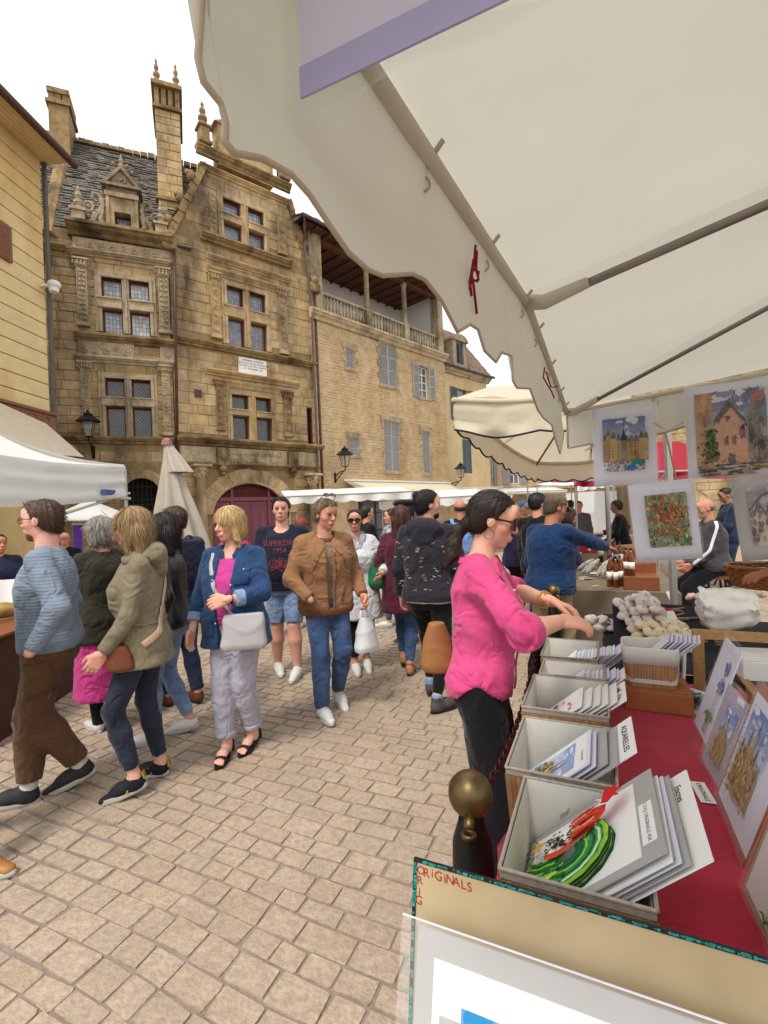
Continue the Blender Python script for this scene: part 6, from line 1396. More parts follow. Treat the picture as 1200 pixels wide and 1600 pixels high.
 for i in range(2):
  if hide_hands[i]:continue
  fd=nrm(wri[i]-elb[i]);dv=V3(*hdir[i])if hdir[i]is not None else fd;pn=V3(*palms[i])if palms[i]is not None else V3((1,-1)[i],.25,0)
  Pp,Qp=build_hand(dv,pn,wri[i],hs*1.0,(-1,1)[i],curl[i],vox=.0042 if det<=1 else .008);parts.append((Pp,Qp,0));cols.append(np.ones((len(Pp),3))*V3(1.02,.95,.93))
 body=skin_mesh('body',parts,[skin_mat(skin)],o,cols);I=dict(o=o,u=u,pel=pel,N=N,ax=ax,X=X,Y=Y,Xs=Xs,Ys=Ys,sh=sh,elb=elb,wri=wri,knee=knee,ankl=ankl,Hp=Hp,hh=hh,HR=HR,Hc0=Hc0,hip=hip,fr=fr)
 if face:
  eb=MB();ib=MB();bb=MB()
  for sx in(-1,1):
   ew=MB();ew.M=Matrix.Translation(Vector(Hp(sx*.138,.335,.512)))@Matrix([[*HR[i],0]for i in range(3)]+[[0,0,0,1]])@Matrix.Scale(hh,4)
   if det<=1.35:
    ew.ball((0,0,0),.062,12,8,(1.15,.85,.62));e=ew.build('eye',mat('eye_white','#b9b0a6',.3,.02),o);iw=MB();iw.M=ew.M;iw.ball((0,.03,0),.034,10,7,(1,.8,1));iw.build('iris',mat('dark_iris','#1f1712',.2,.05),e)
    lw_=MB();lw_.M=ew.M;lw_.tube([(-.075,.035,-.005),(-.04,.052,.03),(0,.056,.036),(.04,.052,.03),(.075,.035,-.005)],.009,5);lw_.build('eyelashes',hair_mat('#2a1c15'),e)
   else:ew.ball((0,.02,0),.045,8,5,(1.2,.7,.5));ew.build('eye',mat('dark_iris','#1f1712',.2,.05),o)
   br=MB();br.M=ew.M;br.smooth=True;br.tube([(-sx*.075,.015,.095),(0,.035,.118),(sx*.09,-.01,.095)],[.007,.012,.005],6);br.build('eyebrow',hair_mat(hair['c']if hair and hair['t']!='bald' and not hair.get('grey')else '#4a3628'),o)
 if hair and hair['t']!='none':
  t=hair['t'];inf=hair.get('v',.045);Lh=hair.get('len',.0);s=SD(Hp(0,-.1,.4-Lh/2)-hh*(.9+Lh),Hp(0,-.1,.45)+hh*1.0,hv)
  if t=='bald':
   HE(s,(0,-.07,.56),(.345,.43,.33),.03)
  else:HE(s,(0,-.065,.635),(.335+inf,.425+inf,.37+inf),.04)
  if t in('short','bun','tail'):HE(s,(0,-.2,.42),(.28+inf,.25+inf*.6,.3),.08)
  if t in('bob','long'):
   HE(s,(0,-.16,.35),(.34+inf,.34+inf*.5,.42),.1)
   for sx in(-1,1):HC_(s,(sx*.3,.02,.62),(sx*(.31+inf*.4),.0,.05-Lh*.3),.1,.11 if t=='bob' else .08,.1)
  if t=='long':
   for sx in(-.5,0,.5):HC_(s,(sx*.5,-.28,.4),(sx*(.5+.2*Lh),-.36+.05*abs(sx),.1-Lh),.2,.12,.12)
  if t=='bun':HE(s,(0,-.42 if not hair.get('topknot')else-.40,.62 if not hair.get('topknot')else .84),(.15,.14,.14),.04)
  if t=='tail':
   q=hair.get('tail',[(0,-.48,.45),(0,-.58,.2),(0,-.55,-.15),(-.05,-.5,-.5)]);HE(s,q[0],(.11,.1,.1),.05)
   for a,b in zip(q[:-1],q[1:]):HC_(s,a,b,.13,.11,.07)
  lx=lambda x,y,z:((x-Hc0[0])*HR[0,0]+(y-Hc0[1])*HR[1,0]+(z-Hc0[2])*HR[2,0])/hh
  ly=lambda x,y,z:((x-Hc0[0])*HR[0,1]+(y-Hc0[1])*HR[1,1]+(z-Hc0[2])*HR[2,1])/hh
  lz=lambda x,y,z:((x-Hc0[0])*HR[0,2]+(y-Hc0[1])*HR[1,2]+(z-Hc0[2])*HR[2,2])/hh
  hl=hair.get('line',.80)
  if t in('short','bun','tail'):s.cut(lambda x,y,z:(np.maximum(ly(x,y,z)-np.where(lz(x,y,z)+.025*np.sin(lx(x,y,z)*31)>hl,.6,.0+(lz(x,y,z)-.45)*.55),(.16-lz(x,y,z))if not t=='tail' else ly(x,y,z)-9)*hh*.8))
  elif t=='bald':s.cut(lambda x,y,z:np.maximum(np.maximum(ly(x,y,z)-.02,lz(x,y,z)-.62-.1*ly(x,y,z)),.25-lz(x,y,z))*hh*.8)
  else:
   zf=hair.get('fringe',.72)
   s.cut(lambda x,y,z:(.48-np.sqrt((lx(x,y,z)/.52)**2+((ly(x,y,z)-.52)/.8)**2+((lz(x,y,z)-(zf-.46))/.95)**2))*hh*.6)
  Pp,Qp=s.nets()
  if len(Pp):
   Pp=relax(Pp,Qp,1);Nn=normals(Pp,Qp);l=(Pp-Hc0)@HR/hh;ang=np.arctan2(l[:,0],-l[:,1]+.001);st=np.sin(ang*21+4*np.sin(l[:,2]*2.3)+seed)*.5+np.sin(ang*47+3*l[:,2]+seed*2)*.35+np.sin(l[:,2]*9+ang*9)*.4*hair.get('curly',.3)
   Pp=Pp+Nn*(hair.get('amp',.02)*hh*st)[:,None];ho=skin_mesh('hair',[(Pp,Qp,0)],[hair_mat(hair['c'],hair.get('c2'))],o)
   if det<=1.3 and t!='bald':
    Cn=Pp[Qp].mean(1);Nq=normals(Pp,Qp)[Qp[:,0]];rg_=np.random.default_rng(seed);b=MB();b.smooth=True;kn_=min(len(Cn),1500);lk_={'short':.2,'bun':.22,'tail':.16,'bob':.26,'long':.4}[t]*hh
    for q in rg_.choice(len(Cn),kn_,replace=False):
     c,n_=Cn[q],Nq[q];l=(c-Hc0)@HR/hh
     fl=(Hx*l[0]*.6+F_*(.5 if l[1]>.15 else-.2)-Hz*1.)if t in('bob','long')else((F_*(-.9)-Hz*(.5+.6*(l[2]<.5)))if t in('bun','tail')else(F_*(.5 if l[1]>0 and l[2]>.75 else-.5)+Hz*(.25 if l[1]>0 and l[2]>.75 else-.6)))
     fl=nrm(fl+rg_.normal(0,(.05 if t in('tail','bun')else .06 if t=='bob' else .1)+.3*hair.get('curly',0),3));tg=nrm(fl-n_*(fl@n_));sd_=np.cross(tg,n_)*.0015;L_=lk_*rg_.uniform(.5,1.2);p=[c+n_*.001,c+tg*L_*.4+n_*(.0035 if t in('bob','long','short')else .0012),c+tg*L_*.75+n_*(.001 if t in('tail','bun')else .004),c+tg*L_-n_*.004+rg_.normal(0,.003,3)]
     b.add([p[0]-sd_,p[0]+sd_,p[1]-sd_,p[1]+sd_,p[2]-sd_*.7,p[2]+sd_*.7,p[3]],[(0,1,3,2),(2,3,5,4),(4,5,6)])
    tag(b.build('locks',hair_mat(hair['c'],hair.get('c2')),ho,fix=False),kind='stuff')
 if beard:
  s=SD(Hp(0,.1,.2)-hh*.5,Hp(0,.1,.2)+hh*.5,hv);HE(s,(0,.125,.18),(.23,.235,.215),.06);HE(s,(0,.28,.08),(.13,.1,.11),.06);HE(s,(0,.46,.235),(.075,.12,.04),.03,True);s.cut(lambda x,y,z:np.broadcast_to((((x-Hc0[0])*HR[0,2]+(y-Hc0[1])*HR[1,2]+(z-Hc0[2])*HR[2,2])/hh-.30-np.maximum(0,(.2-((x-Hc0[0])*HR[0,1]+(y-Hc0[1])*HR[1,1]+(z-Hc0[2])*HR[2,1])/hh))*.9)*hh,s.F.shape))
  Pp,Qp=s.nets()
  if len(Pp):l=(Pp-Hc0);Pp=Pp+normals(Pp,Qp)*(.006*hh*np.sin(l[:,2]*900+l[:,0]*700))[:,None];skin_mesh('beard',[(Pp,Qp,0)],[hair_mat(beard)],o)
 if glasses:
  gm_=MK['blackplastic'];b=MB();b.M=Matrix.Translation(Vector(Hc0))@Matrix([[*HR[i],0]for i in range(3)]+[[0,0,0,1]])@Matrix.Scale(hh,4);ls=MB();ls.M=b.M;dy,dz,dyy=(0,0,0)
  up_=glasses.get('up')
  if up_:b.M=ls.M=b.M@Matrix.Translation((0,.0,.92))@Matrix.Rotation(R(58),4,'X')@Matrix.Translation((0,-.1,-.48))
  for sx in(-1,1):
   c=(sx*.145,.425,.51);w_,h_=glasses.get('size',(.12,.085));pts=[(c[0]+w_*math.cos(2*math.pi*k/14),c[1]-.03*abs(math.cos(2*math.pi*k/14))*(1 if sx*math.cos(2*math.pi*k/14)>0 else .2),c[2]+h_*math.sin(2*math.pi*k/14))for k in range(15)]
   b.tube(pts,glasses.get('r',.012),5,False);b.tube([(sx*.265,.40,.53),(sx*.335,.2,.535),(sx*.35,-.02,.52),(sx*.345,-.1,.46)],glasses.get('r',.012),5);ls.add(pts[:-1],[tuple(range(14))])
  b.tube([(-.03,.43,.535),(.03,.43,.535)],glasses.get('r',.012),5);gf=b.build('glasses',mat('glasses_frame_'+glasses['f'].strip('#'),glasses['f'],.35,.1),o);ls.build('lenses',mat('dark_lens','#0c0a0a',.1,.05,alpha=.97,spec=.7)if glasses.get('dark')else mat('clear_lens','#dfe6e6',.05,.02,alpha=.12,spec=.7),gf)
 def leg_sd(s,e,hem,wide,kneew,hemw,k=.02):
  for i in range(2):
   a,kk,c=hip[i]-V3(0,0,.01),knee[i],ankl[i];ve=V3(0,0,0)
   if hem<=1:q=a+(kk-a)*hem;s.cone(a,q,th+e,(th+(kn-th)*hem)*1.+wide,k,cap1=True)
   else:
    s.cone(a,kk,th+e,kn+kneew,k);q=kk+(c-kk)*(hem-1);m_=kk+(q-kk)*.4;s.cone(kk,m_,kn+kneew,(kn+kneew)*.6+(an+hemw)*.4+.004,.02);s.cone(m_,q,(kn+kneew)*.6+(an+hemw)*.4+.004,an+hemw,.02,cap1=True)
 J=[(e,.11)for e in elb]+[(k,.12)for k in knee]+[(a,.1)for a in ankl]
 if bottom:
  bt_=bottom;s=SD(lo,hi,vb*bt_.get('vox',1));wz=bt_.get('waist',.615)
  if bt_['t']=='skirt':
   ln=bt_['hem'];s.loft(pel,X,Y,V3(0,0,1),[(-(.535-ln)*u,.12*u+bt_.get('flare',.03),.10*u+bt_.get('flare',.03),0),(-.03*u,.105*u*g+.012,.078*u*g+.012,0),((wz-.535)*u,.086*u*g+.012,.064*u*g+.012,0)],.01)
  else:
   s.loft(pel,X,Y,ax,torso(min(.006,bt_.get('e',.006)),.455,wz),.015);leg_sd(s,bt_.get('e',.006),bt_.get('hem',1.93),bt_.get('wide',.012),bt_.get('kneew',.008),bt_.get('hemw',.012),bt_.get('k',.022))
  Pp,Qp=s.nets();Pp=relax(Pp,Qp,1);Pp=folds(Pp,normals(Pp,Qp),bt_.get('fold',.004),J+[(pel-V3(0,-.05,.06),.14)],seed);bo_=skin_mesh(bt_.get('name','trousers'),[(Pp,Qp,0)],[bt_['m']],o);I['bottom']=bo_
  if bt_.get('cuff'):
   for i in range(2):
    q=knee[i]+(ankl[i]-knee[i])*(bt_['hem']-1);d=nrm(ankl[i]-knee[i]);s=SD(q-.12,q+.12,.008);s.cone(q-d*.035,q,an+bt_['hemw']+.005,an+bt_['hemw']+.004,.003,cap0=True,cap1=True)
    Pp,Qp=s.nets();skin_mesh('cuff',[(Pp,Qp,0)],[bt_['cuff']],bo_)
 def top_mesh(tp,name,k_in=0.):
  s=SD(lo,hi,vb*tp.get('vox',1));e=tp.get('e',.014);f0=tp.get('hem',.5)
  if f0>=.455:tb_=torso(e,f0,.84,tp.get('gx',1.),tp.get('flare',0.))
  else:
   tb_=torso(e,.47,.84,tp.get('gx',1.),tp.get('flare',0.));b0=tb_[0];w=tp.get('skirtw',.01);tb_=[((f0-.535)*u,b0[1]+w+.012*u,b0[2]+w+.008*u,b0[3])]+[((.49-.535)*u,b0[1]*1.04+w*.5+.006,b0[2]*1.05+w*.5+.004,b0[3])]+[t_ for t_ in tb_ if t_[0]>(.5-.535)*u]
  s.loft(pel,X,Y,ax,tb_,.02,ex=2.5)
  [s.cone(N+ax*.004*u+Xs*sx_*.022*u,sh[ix_],.020*u+e*.5,ar*.82+e*.45,.03)for ix_,sx_ in enumerate((-1,1))]
  sl=tp.get('sleeve',1.93);es=tp.get('es',e*.75)
  for i in range(2):
   if sl<=1:q=sh[i]+(elb[i]-sh[i])*sl;s.cone(sh[i],q,ar*.92+es,ar*.95+es*1.15,.03,cap1=True)
   else:
    s.cone(sh[i],elb[i],ar*.92+es,ar*.82+es,.03);q=elb[i]+(wri[i]-elb[i])*(sl-1);s.cone(elb[i],q,ar*.85+es,(fa if sl<1.5 else wr_)+es*tp.get('cuffw',.9),.02,cap1=True)
  if tp.get('neck'):s.cone(N-ax*.01+nrm(Y)*.02,N+ax*.09+Y*.03,tp['neck']*u,tp['neck']*1.2*u,.004,sub=True)
  if tp.get('vneck'):s.cone(N+Y*.09*u/1.7-ax*tp['vneck'],N+Y*.05+ax*.06,.012,.06,.006,sub=True);s.cone(N+Y*.16-ax*tp['vneck'],N+Y*.12+ax*.06,.012,.06,.006,sub=True)
  if tp.get('open'):
   w0,w1=tp['open'];fA=lambda f:pel+ax*(f-.535)*u
   s.loft(fA(f0)-ax*.02+Y*.14,X,Y,ax,[(0,w0,.14,0),((.75-f0)*u*.8,(w0+w1)/2,.14,0),((.86-f0)*u,w1,.14,0)],.006,4,sub=True)
  if tp.get('tailcut'):
   z0,hgt=pel[2]+(f0-.535)*u,tp['tailcut']
   s.cut(lambda x,y,z:z0+hgt*np.exp(-((y-pel[1]-tp.get('tc_y',0))/.07)**2)-z)
  if tp.get('hollow'):s.cut(lambda x,y,z:np.zeros((1,1,1))-1)
  Pp,Qp=s.nets();Pp=relax(Pp,Qp,1);Nn=normals(Pp,Qp);Pp=folds(Pp,Nn,tp.get('fold',.005),J+[(pel+ax*.08*u,.13),(sh[0]-ax*.08,.08),(sh[1]-ax*.08,.08)],seed+3)
  ob=skin_mesh(name,[(Pp,Qp,0)],[tp['m']],o);I[name]=ob
  if tp.get('collar'):
   ch_,cr=tp['collar'];s=SD(N-.16,N+.16,.006);c0=N-ax*.016*u-Y*.006*u;s.cone(c0,c0+ax*ch_+Y*.004,cr*u*1.12,cr*u,.004,cap0=True,cap1=True);s.cone(c0-ax*.02,c0+ax*(ch_+.02)+Y*.004,cr*u*1.12-.009,cr*u-.008,.003,sub=True)
   if tp.get('lapel'):s.loft(c0+Y*.12-ax*.02,X,Y,ax,[(0,.03,.12,0),(ch_+.06,.05,.12,0)],.004,4,sub=True)
   Pp,Qp=s.nets()
   if len(Pp):skin_mesh('collar',[(Pp,Qp,0)],[tp.get('cm',tp['m'])],ob)
  if tp.get('lapel'):
   b=MB();b.smooth=False
   for sx in(-1,1):
    c0=N-ax*.02*u;w=tp['lapel'];p=[c0+Xs*sx*.03*u+Ys*.034*u+ax*.028*u,c0+Xs*sx*.058*u+Ys*.004*u+ax*.02*u,c0+Xs*sx*.066*u+Ys*.045*u-ax*.012*u,c0+Xs*sx*.036*u+Ys*.062*u-ax*(.02*u+w),c0+Xs*sx*.018*u+Ys*.052*u-ax*.004]
    q=[x_+Ys*.006+ax*.003 for x_ in p];b.add(p+q,[(0,1,2,3,4),(9,8,7,6,5)]+[(i,(i+1)%5,5+(i+1)%5,5+i)for i in range(5)])
   b.build('collar_points',tp.get('cm',tp['m']),ob)
  if tp.get('rolled'):
   for i in range(2):
    if sl>1:q=elb[i]+(wri[i]-elb[i])*(sl-1);d=nrm(wri[i]-elb[i]);r_=(fa if sl<1.5 else wr_)+es*tp.get('cuffw',.9)
    else:q=sh[i]+(elb[i]-sh[i])*sl;d=nrm(elb[i]-sh[i]);r_=ar*.95+es*1.15
    s=SD(q-.16,q+.16,.007);s.cone(q-d*tp['rolled'],q+d*.004,r_+.009,r_+.008,.004,cap0=True,cap1=True);Pp,Qp=s.nets()
    if len(Pp):Pp=folds(Pp,normals(Pp,Qp),.002,[],seed,1.);skin_mesh('cuff',[(Pp,Qp,0)],[tp.get('cuffm',tp['m'])],ob)
  if tp.get('rib'):
   s=SD(lo,hi,.009);tb2=[(t_[0],t_[1]+.004,t_[2]+.004,t_[3])for t_ in torso(e,f0-.004,f0+tp['rib'],tp.get('gx',1.))];s.loft(pel,X,Y,ax,tb2,.004,2.5)
   Pp,Qp=s.nets();skin_mesh('ribbed_hem',[(Pp,Qp,0)],[tp.get('ribm',tp['m'])],ob)
  if tp.get('hood'):
   s=SD(N-.3,N+.3,.009);c=N-Ys*.055*u+ax*.0
   s.ell(c,(.085*u,.045*u,.05*u),.02,np.stack([Xs,Ys,ax],1));s.ell(c-ax*.045*u-Ys*.012*u,(.06*u,.03*u,.045*u),.03,np.stack([Xs,Ys,ax],1))
   for sx in(-1,1):s.cone(c+Xs*sx*.05*u,N+Xs*sx*.045*u+Ys*.035*u-ax*.012*u,.03*u,.018*u,.03)
   s.ell(N+ax*.035*u+Ys*.02,(.05*u,.062*u,.06*u),.02,np.stack([Xs,Ys,ax],1),sub=True)
   Pp,Qp=s.nets();Pp=folds(Pp,normals(Pp,Qp),.004,[],seed,1.);skin_mesh('hood',[(Pp,Qp,0)],[tp['m']],ob)
  return ob
 if inner:top_mesh(inner,inner.get('name','undershirt'))
 if top:top_mesh(top,top.get('name','jacket'))
 if shoes:
  for i in range(2):
   b_,f_,u_,a_,_=fr[i];sd_=np.cross(f_,u_);k=u/1.72*(.93 if fem else 1.)*shoes.get('k',1.)
   W_=lambda x,y,z:b_+sd_*x*k+f_*y*k+u_*z*k
   if shoes['t']=='sandal':
    n=20;ol=[(.045*math.cos(2*math.pi*j/n)*(1-.18*(math.sin(2*math.pi*j/n)<0)),.03+.135*math.sin(2*math.pi*j/n))for j in range(n)]
    b=MB();V=[W_(x,y,0)for x,y in ol]+[W_(x,y,.028)for x,y in ol];b.add(V,[tuple(range(n)),tuple(range(2*n-1,n-1,-1))]+[(j,(j+1)%n,n+(j+1)%n,n+j)for j in range(n)]);so_=b.build('sandal',shoes['m'],o)
    for y0,w0,h0 in((.09,.045,.062),(.02,.045,.085),(-.085,.04,.06)):
     b=MB();b.smooth=True;P=[]
     for j in range(11):an_=math.pi*j/10;P.append([W_(w0*math.cos(an_)*1.02,y0+dy-(.02*math.sin(an_)if y0<0 else 0),.02+h0*math.sin(an_)*(.75 if y0>0 else 1.2))for dy in(-.017,.017)])
     b.grid(P);st_=b.build('strap',shoes['m'],so_,thick=.004)
    b=MB();b.smooth=True;b.tube([W_(-.035,-.06,.03),W_(-.045,-.075,.1),W_(0,-.10,.115),W_(.045,-.075,.1),W_(.035,-.06,.03)],.007,5);b.build('strap',shoes['m'],so_)
    s=SD(W_(0,.03,.05)-.17,W_(0,.03,.05)+.17,.0055);s.cone(W_(0,-.075,.055),W_(0,.04,.06),.032*k,.034*k,.02);s.cone(W_(0,.04,.06),W_(0,.10,.042),.036*k,.026*k,.02,(u_,.6));s.cone(W_(0,-.05,.06),a_,.03,an,.03)
    for q in range(5):x=-.028+.014*q;s.cone(W_(x,.10,.042),W_(x*1.1,.145-.006*abs(q-1)**1.3,.037),.0085,.0078+(.004 if q==(0 if i else 4)else 0),.003)
    Pp,Qp=s.nets();ft_=skin_mesh('foot',[(Pp,Qp,0)],[skin_mat(skin)],o,[np.ones((len(Pp),3))]);continue
   s=SD(W_(0,.03,.06)-.2,W_(0,.03,.06)+.2,.0065 if det<=1.3 else .01);bo=shoes.get('boot',0)
   s.cone(W_(0,-.075,.045),W_(0,.03,.05),.037*k,.041*k,.03);s.cone(W_(0,.03,.048),W_(.002,.145,.03),.042*k,.031*k,.03,(u_,.72));s.cone(W_(0,-.02,.06),W_(0,.07,.052),.03*k,.026*k,.03)
   s.cone(W_(0,-.05,.05),W_(0,-.058,.095+bo),.041*k,.043*k,.03,cap1=True);s.cone(W_(0,-.055,.075+bo),W_(0,-.06,.13+bo),.034*k,.036*k,.003,cap0=True,sub=True)
   zb=.012;s.cut(lambda x,y,z:zb*k-((x-b_[0])*u_[0]+(y-b_[1])*u_[1]+(z-b_[2])*u_[2]))
   Pp,Qp=s.nets();Pp=relax(Pp,Qp,1);sho=skin_mesh('shoe',[(Pp,Qp,0)],[shoes['m']],o)
   n=24;ol=[((.046 if math.sin(2*math.pi*j/n)>-.2 else .041)*math.cos(2*math.pi*j/n)+.004*math.sin(2*math.pi*j/n),.033+.15*math.sin(2*math.pi*j/n))for j in range(n)];b=MB();b.smooth=True
   b.grid([[tuple(W_(x*q,.033+(y-.033)*q,z))for q,z in((.9,0.0),(1,.006),(1.01,.02),(.95,shoes.get('sh',.03)))]for x,y in ol+ol[:1]]);b.add([tuple(W_(x*.9,.033+(y-.033)*.9,0.0))for x,y in ol],[tuple(range(n))]);b.add([tuple(W_(x*.95,.033+(y-.033)*.95,shoes.get('sh',.03)))for x,y in ol],[tuple(range(n))]);b.build('sole',shoes['sole'],sho,fix=True)
   if det<=1.4:
    b=MB()
    for q in range(4):y=.03+.022*q;z=.092-.5*(y-.02);b.tube([W_(-.022,y,z-.008),W_(0,y+.004,z),W_(.022,y,z-.008)],.0035,5)
    b.build('laces',shoes.get('lace',FB['lace']),sho)
   if shoes.get('stripe'):
    for sx in(-1,1):
     b=MB()
     for q in range(3):y=-.01+.022*q;b.add([W_(sx*.043,y,.03),W_(sx*.043,y+.01,.03),W_(sx*.036,y-.02,.075),W_(sx*.036,y-.03,.075)],[(0,1,2,3)])
     x=b.build('stripes',shoes['stripe'],sho);x.modifiers.new('t','SOLIDIFY').thickness=.006
    b=MB();b.box(-.02,.02,-.004,.004,-.02,.02);x=b.build('heel_tab',shoes['stripe'],sho);x.matrix_local=Matrix.Translation(Vector(W_(0,-.118,.085)))@Matrix([[sd_[q],f_[q],u_[q],0]for q in range(3)]+[[0,0,0,1]])
   if shoes.get('sock'):
    s=SD(a_-.12,a_+.14,.008);d=nrm(knee[i]-ankl[i]);s.cone(W_(0,-.055,.07),a_+d*shoes.get('sockh',.05),an+.006,an+.007,.01,cap1=True);Pp,Qp=s.nets();skin_mesh('sock',[(Pp,Qp,0)],[shoes['sock']],o)
 if earring:
  for sx in(-1,1):b=MB();b.smooth=True;b.M=Matrix.Translation(Vector(Hp(sx*.35,-.02,.22)))@Matrix([[*HR[i],0]for i in range(3)]+[[0,0,0,1]]);b.ring((0,0,0),.02,.0014,'x',18,5);b.build('earring',MK['brass'],o)
 return I
def bvh_of(*obs):
 V,F=[],[]
 for o in obs:
  k=len(V);V+=[v.co.copy()for v in o.data.vertices];F+=[tuple(i+k for i in p.vertices)for p in o.data.polygons]
 return BVHTree.FromPolygons(V,F)
def ribbon(name,bv,pts,w,m,parent,off=.006,n=26,side=None):
 """a flat strap laid over clothes along a path"""
 pts=[Vector(p)for p in pts];L=[0]
 for a,b in zip(pts[:-1],pts[1:]):L.append(L[-1]+(b-a).length)
 P=[]
 for i in range(n+1):
  d=L[-1]*i/n;k=max(j for j in range(len(L))if L[j]<=d+1e-9);k=min(k,len(pts)-2);q=pts[k].lerp(pts[k+1],(d-L[k])/max(L[k+1]-L[k],1e-6));h=bv.find_nearest(q)if bv else(None,)
  P.append((h[0]+h[1]*off,h[1])if h[0]is not None else(q,Vector((0,1,0))))
 P=[(sum((P[max(0,min(n,i+j))][0]for j in(-1,0,1)),Vector())/3,P[i][1])for i in range(n+1)]
 b=MB();b.smooth=True;rows=[]
 for i,(p,nn)in enumerate(P):
  t=(P[min(n,i+1)][0]-P[max(0,i-1)][0]).normalized();s_=t.cross(nn).normalized()*w/2;rows.append([p-s_+nn*-.002,p-s_*.6+nn*.003,p+s_*.6+nn*.003,p+s_-nn*.002])
 b.grid(rows);return b.build(name,m,parent,thick=.003)
def patch(name,bv,o,x,y,w,h,m,parent,nx=8,ny=8,off=.003,cast=None,rnd=.0):
 """a pocket or print laid on cloth: a grid cast along the normal of its own plane"""
 o,x,y=Vector(o),Vector(x).normalized(),Vector(y).normalized();n=x.cross(y).normalized();d=cast or-n;b=MB();P=[]
 for i in range(nx+1):
  row=[]
  for j in range(ny+1):
   q=o+x*w*(i/nx-.5)+y*h*(j/ny-.5);r=bv.ray_cast(q-d*.3,d);row.append((r[0]-d*off)if r[0]is not None else q)
  P.append(row)
 b.grid(P);b.smooth=True;return b.build(name,m,parent,smooth=True,thick=.002)
def printed(txt,size,bv,o,x,y,m,parent,off=.003,name='lettering'):
 ob=text_mesh(txt,size,m,parent,name,extrude=0);o,x,y=Vector(o),Vector(x).normalized(),Vector(y).normalized();n=x.cross(y).normalized()
 b=bmesh.new();b.from_mesh(ob.data);bmesh.ops.triangulate(b,faces=b.faces);bmesh.ops.subdivide_edges(b,edges=[e for e in b.edges if e.calc_length()>size*.25],cuts=2);b.to_mesh(ob.data);b.free()
 for v in ob.data.vertices:
  q=o+x*v.co.x+y*v.co.y;r=bv.ray_cast(q+n*.3,-n);v.co=(r[0]+n*off)if r[0]is not None else q
 return ob
def foot_local(root,heading,px,py,lift=0.,yaw=0.,pitch=0.,side=None):
 p=G(px,py,0)-Vector(root);c,s=math.cos(heading),math.sin(heading);x,y=p.x*c-p.y*s,p.x*s+p.y*c
 return(x,y,lift,yaw,pitch)
def loc_of(I,root,heading,px,py,Y):
 p=at(px,py,Y)-Vector((root[0],root[1],0));c,s=math.cos(heading),math.sin(heading);return V3(p.x*c-p.y*s,p.x*s+p.y*c,p.z)
def bag_blob(name,m,parent,c,r,Rz=0.,k=3,sagf=.1,vox=.009):
 c=V3(*c);s=SD(c-max(r)*1.4,c+max(r)*1.4,vox);X=rz2(V3(1,0,0),Rz);Y=rz2(V3(0,1,0),Rz)
 s.loft(c,X,Y,V3(0,0,1),[(-r[2],r[0]*.9,r[1]*.8,0),(-r[2]*.7,r[0],r[1],0),(r[2]*.3,r[0]*(1-sagf),r[1]*.8,0),(r[2],r[0]*(1-sagf*1.5),r[1]*.45,0)],.02,k)
 P,Q=s.nets();P=relax(P,Q,2);P=folds(P,normals(P,Q),.006,[],4,1.,.8);return skin_mesh(name,[(P,Q,0)],[m],parent)
# ================================================================ PRINT STALL, GARLIC STALL, OIL STALL
TZ=.75
tb=thing('market_table','long table under a crimson cloth carrying boxes of prints','table',UV(.85,-.2),math.pi/2-ST)
def tl(u,v,z):return(u-.85,-(v+.2),z)
b=MB();u0,u1,v0,v1=.86,2.62,-.215,.95;P=[]
nu=40
for i in range(nu+1):
 u=u0+(u1-u0)*i/nu;row=[]
 for k in range(9):row.append(tl(u+.004*fn(u*30,k),v0-.012-.03*(k/8)*(1+fn(u*9,k*.3)),.08+(TZ-.08)*(1-(1-k/8))))
 for k in range(1,13):row.append(tl(u,v0+(v1-v0)*k/12,TZ+.003*fn(u*12,k*.9)))
 P.append(row)
b.grid(P);b.grid([[tl(u0-.01-.02*fn(v*6,k),v0+(v1-v0)*v/12,.08+(TZ-.08)*k/6)for k in range(7)]for v in range(13)])
b.grid([[tl(u1,v0+(v1-v0)*v/12,.08+(TZ-.08)*k/6)for k in range(7)]for v in range(13)])
b.build('table_cloth',MK['redcloth'],tb,smooth=True)
b=MB();b.box(.03,u1-.88,-(v1+.18),-.01,TZ-.03,TZ-.006);b.build('tabletop',MK['wood'],tb)
for u in(.95,2.5):
 for v in(-.14,.85):MB().box(*tl(u,v,0)[:1],tl(u,v,0)[0]+.04,tl(u,v,0)[1],tl(u,v,0)[1]-.04,0,TZ-.03).build('leg',MK['alu'],tb)
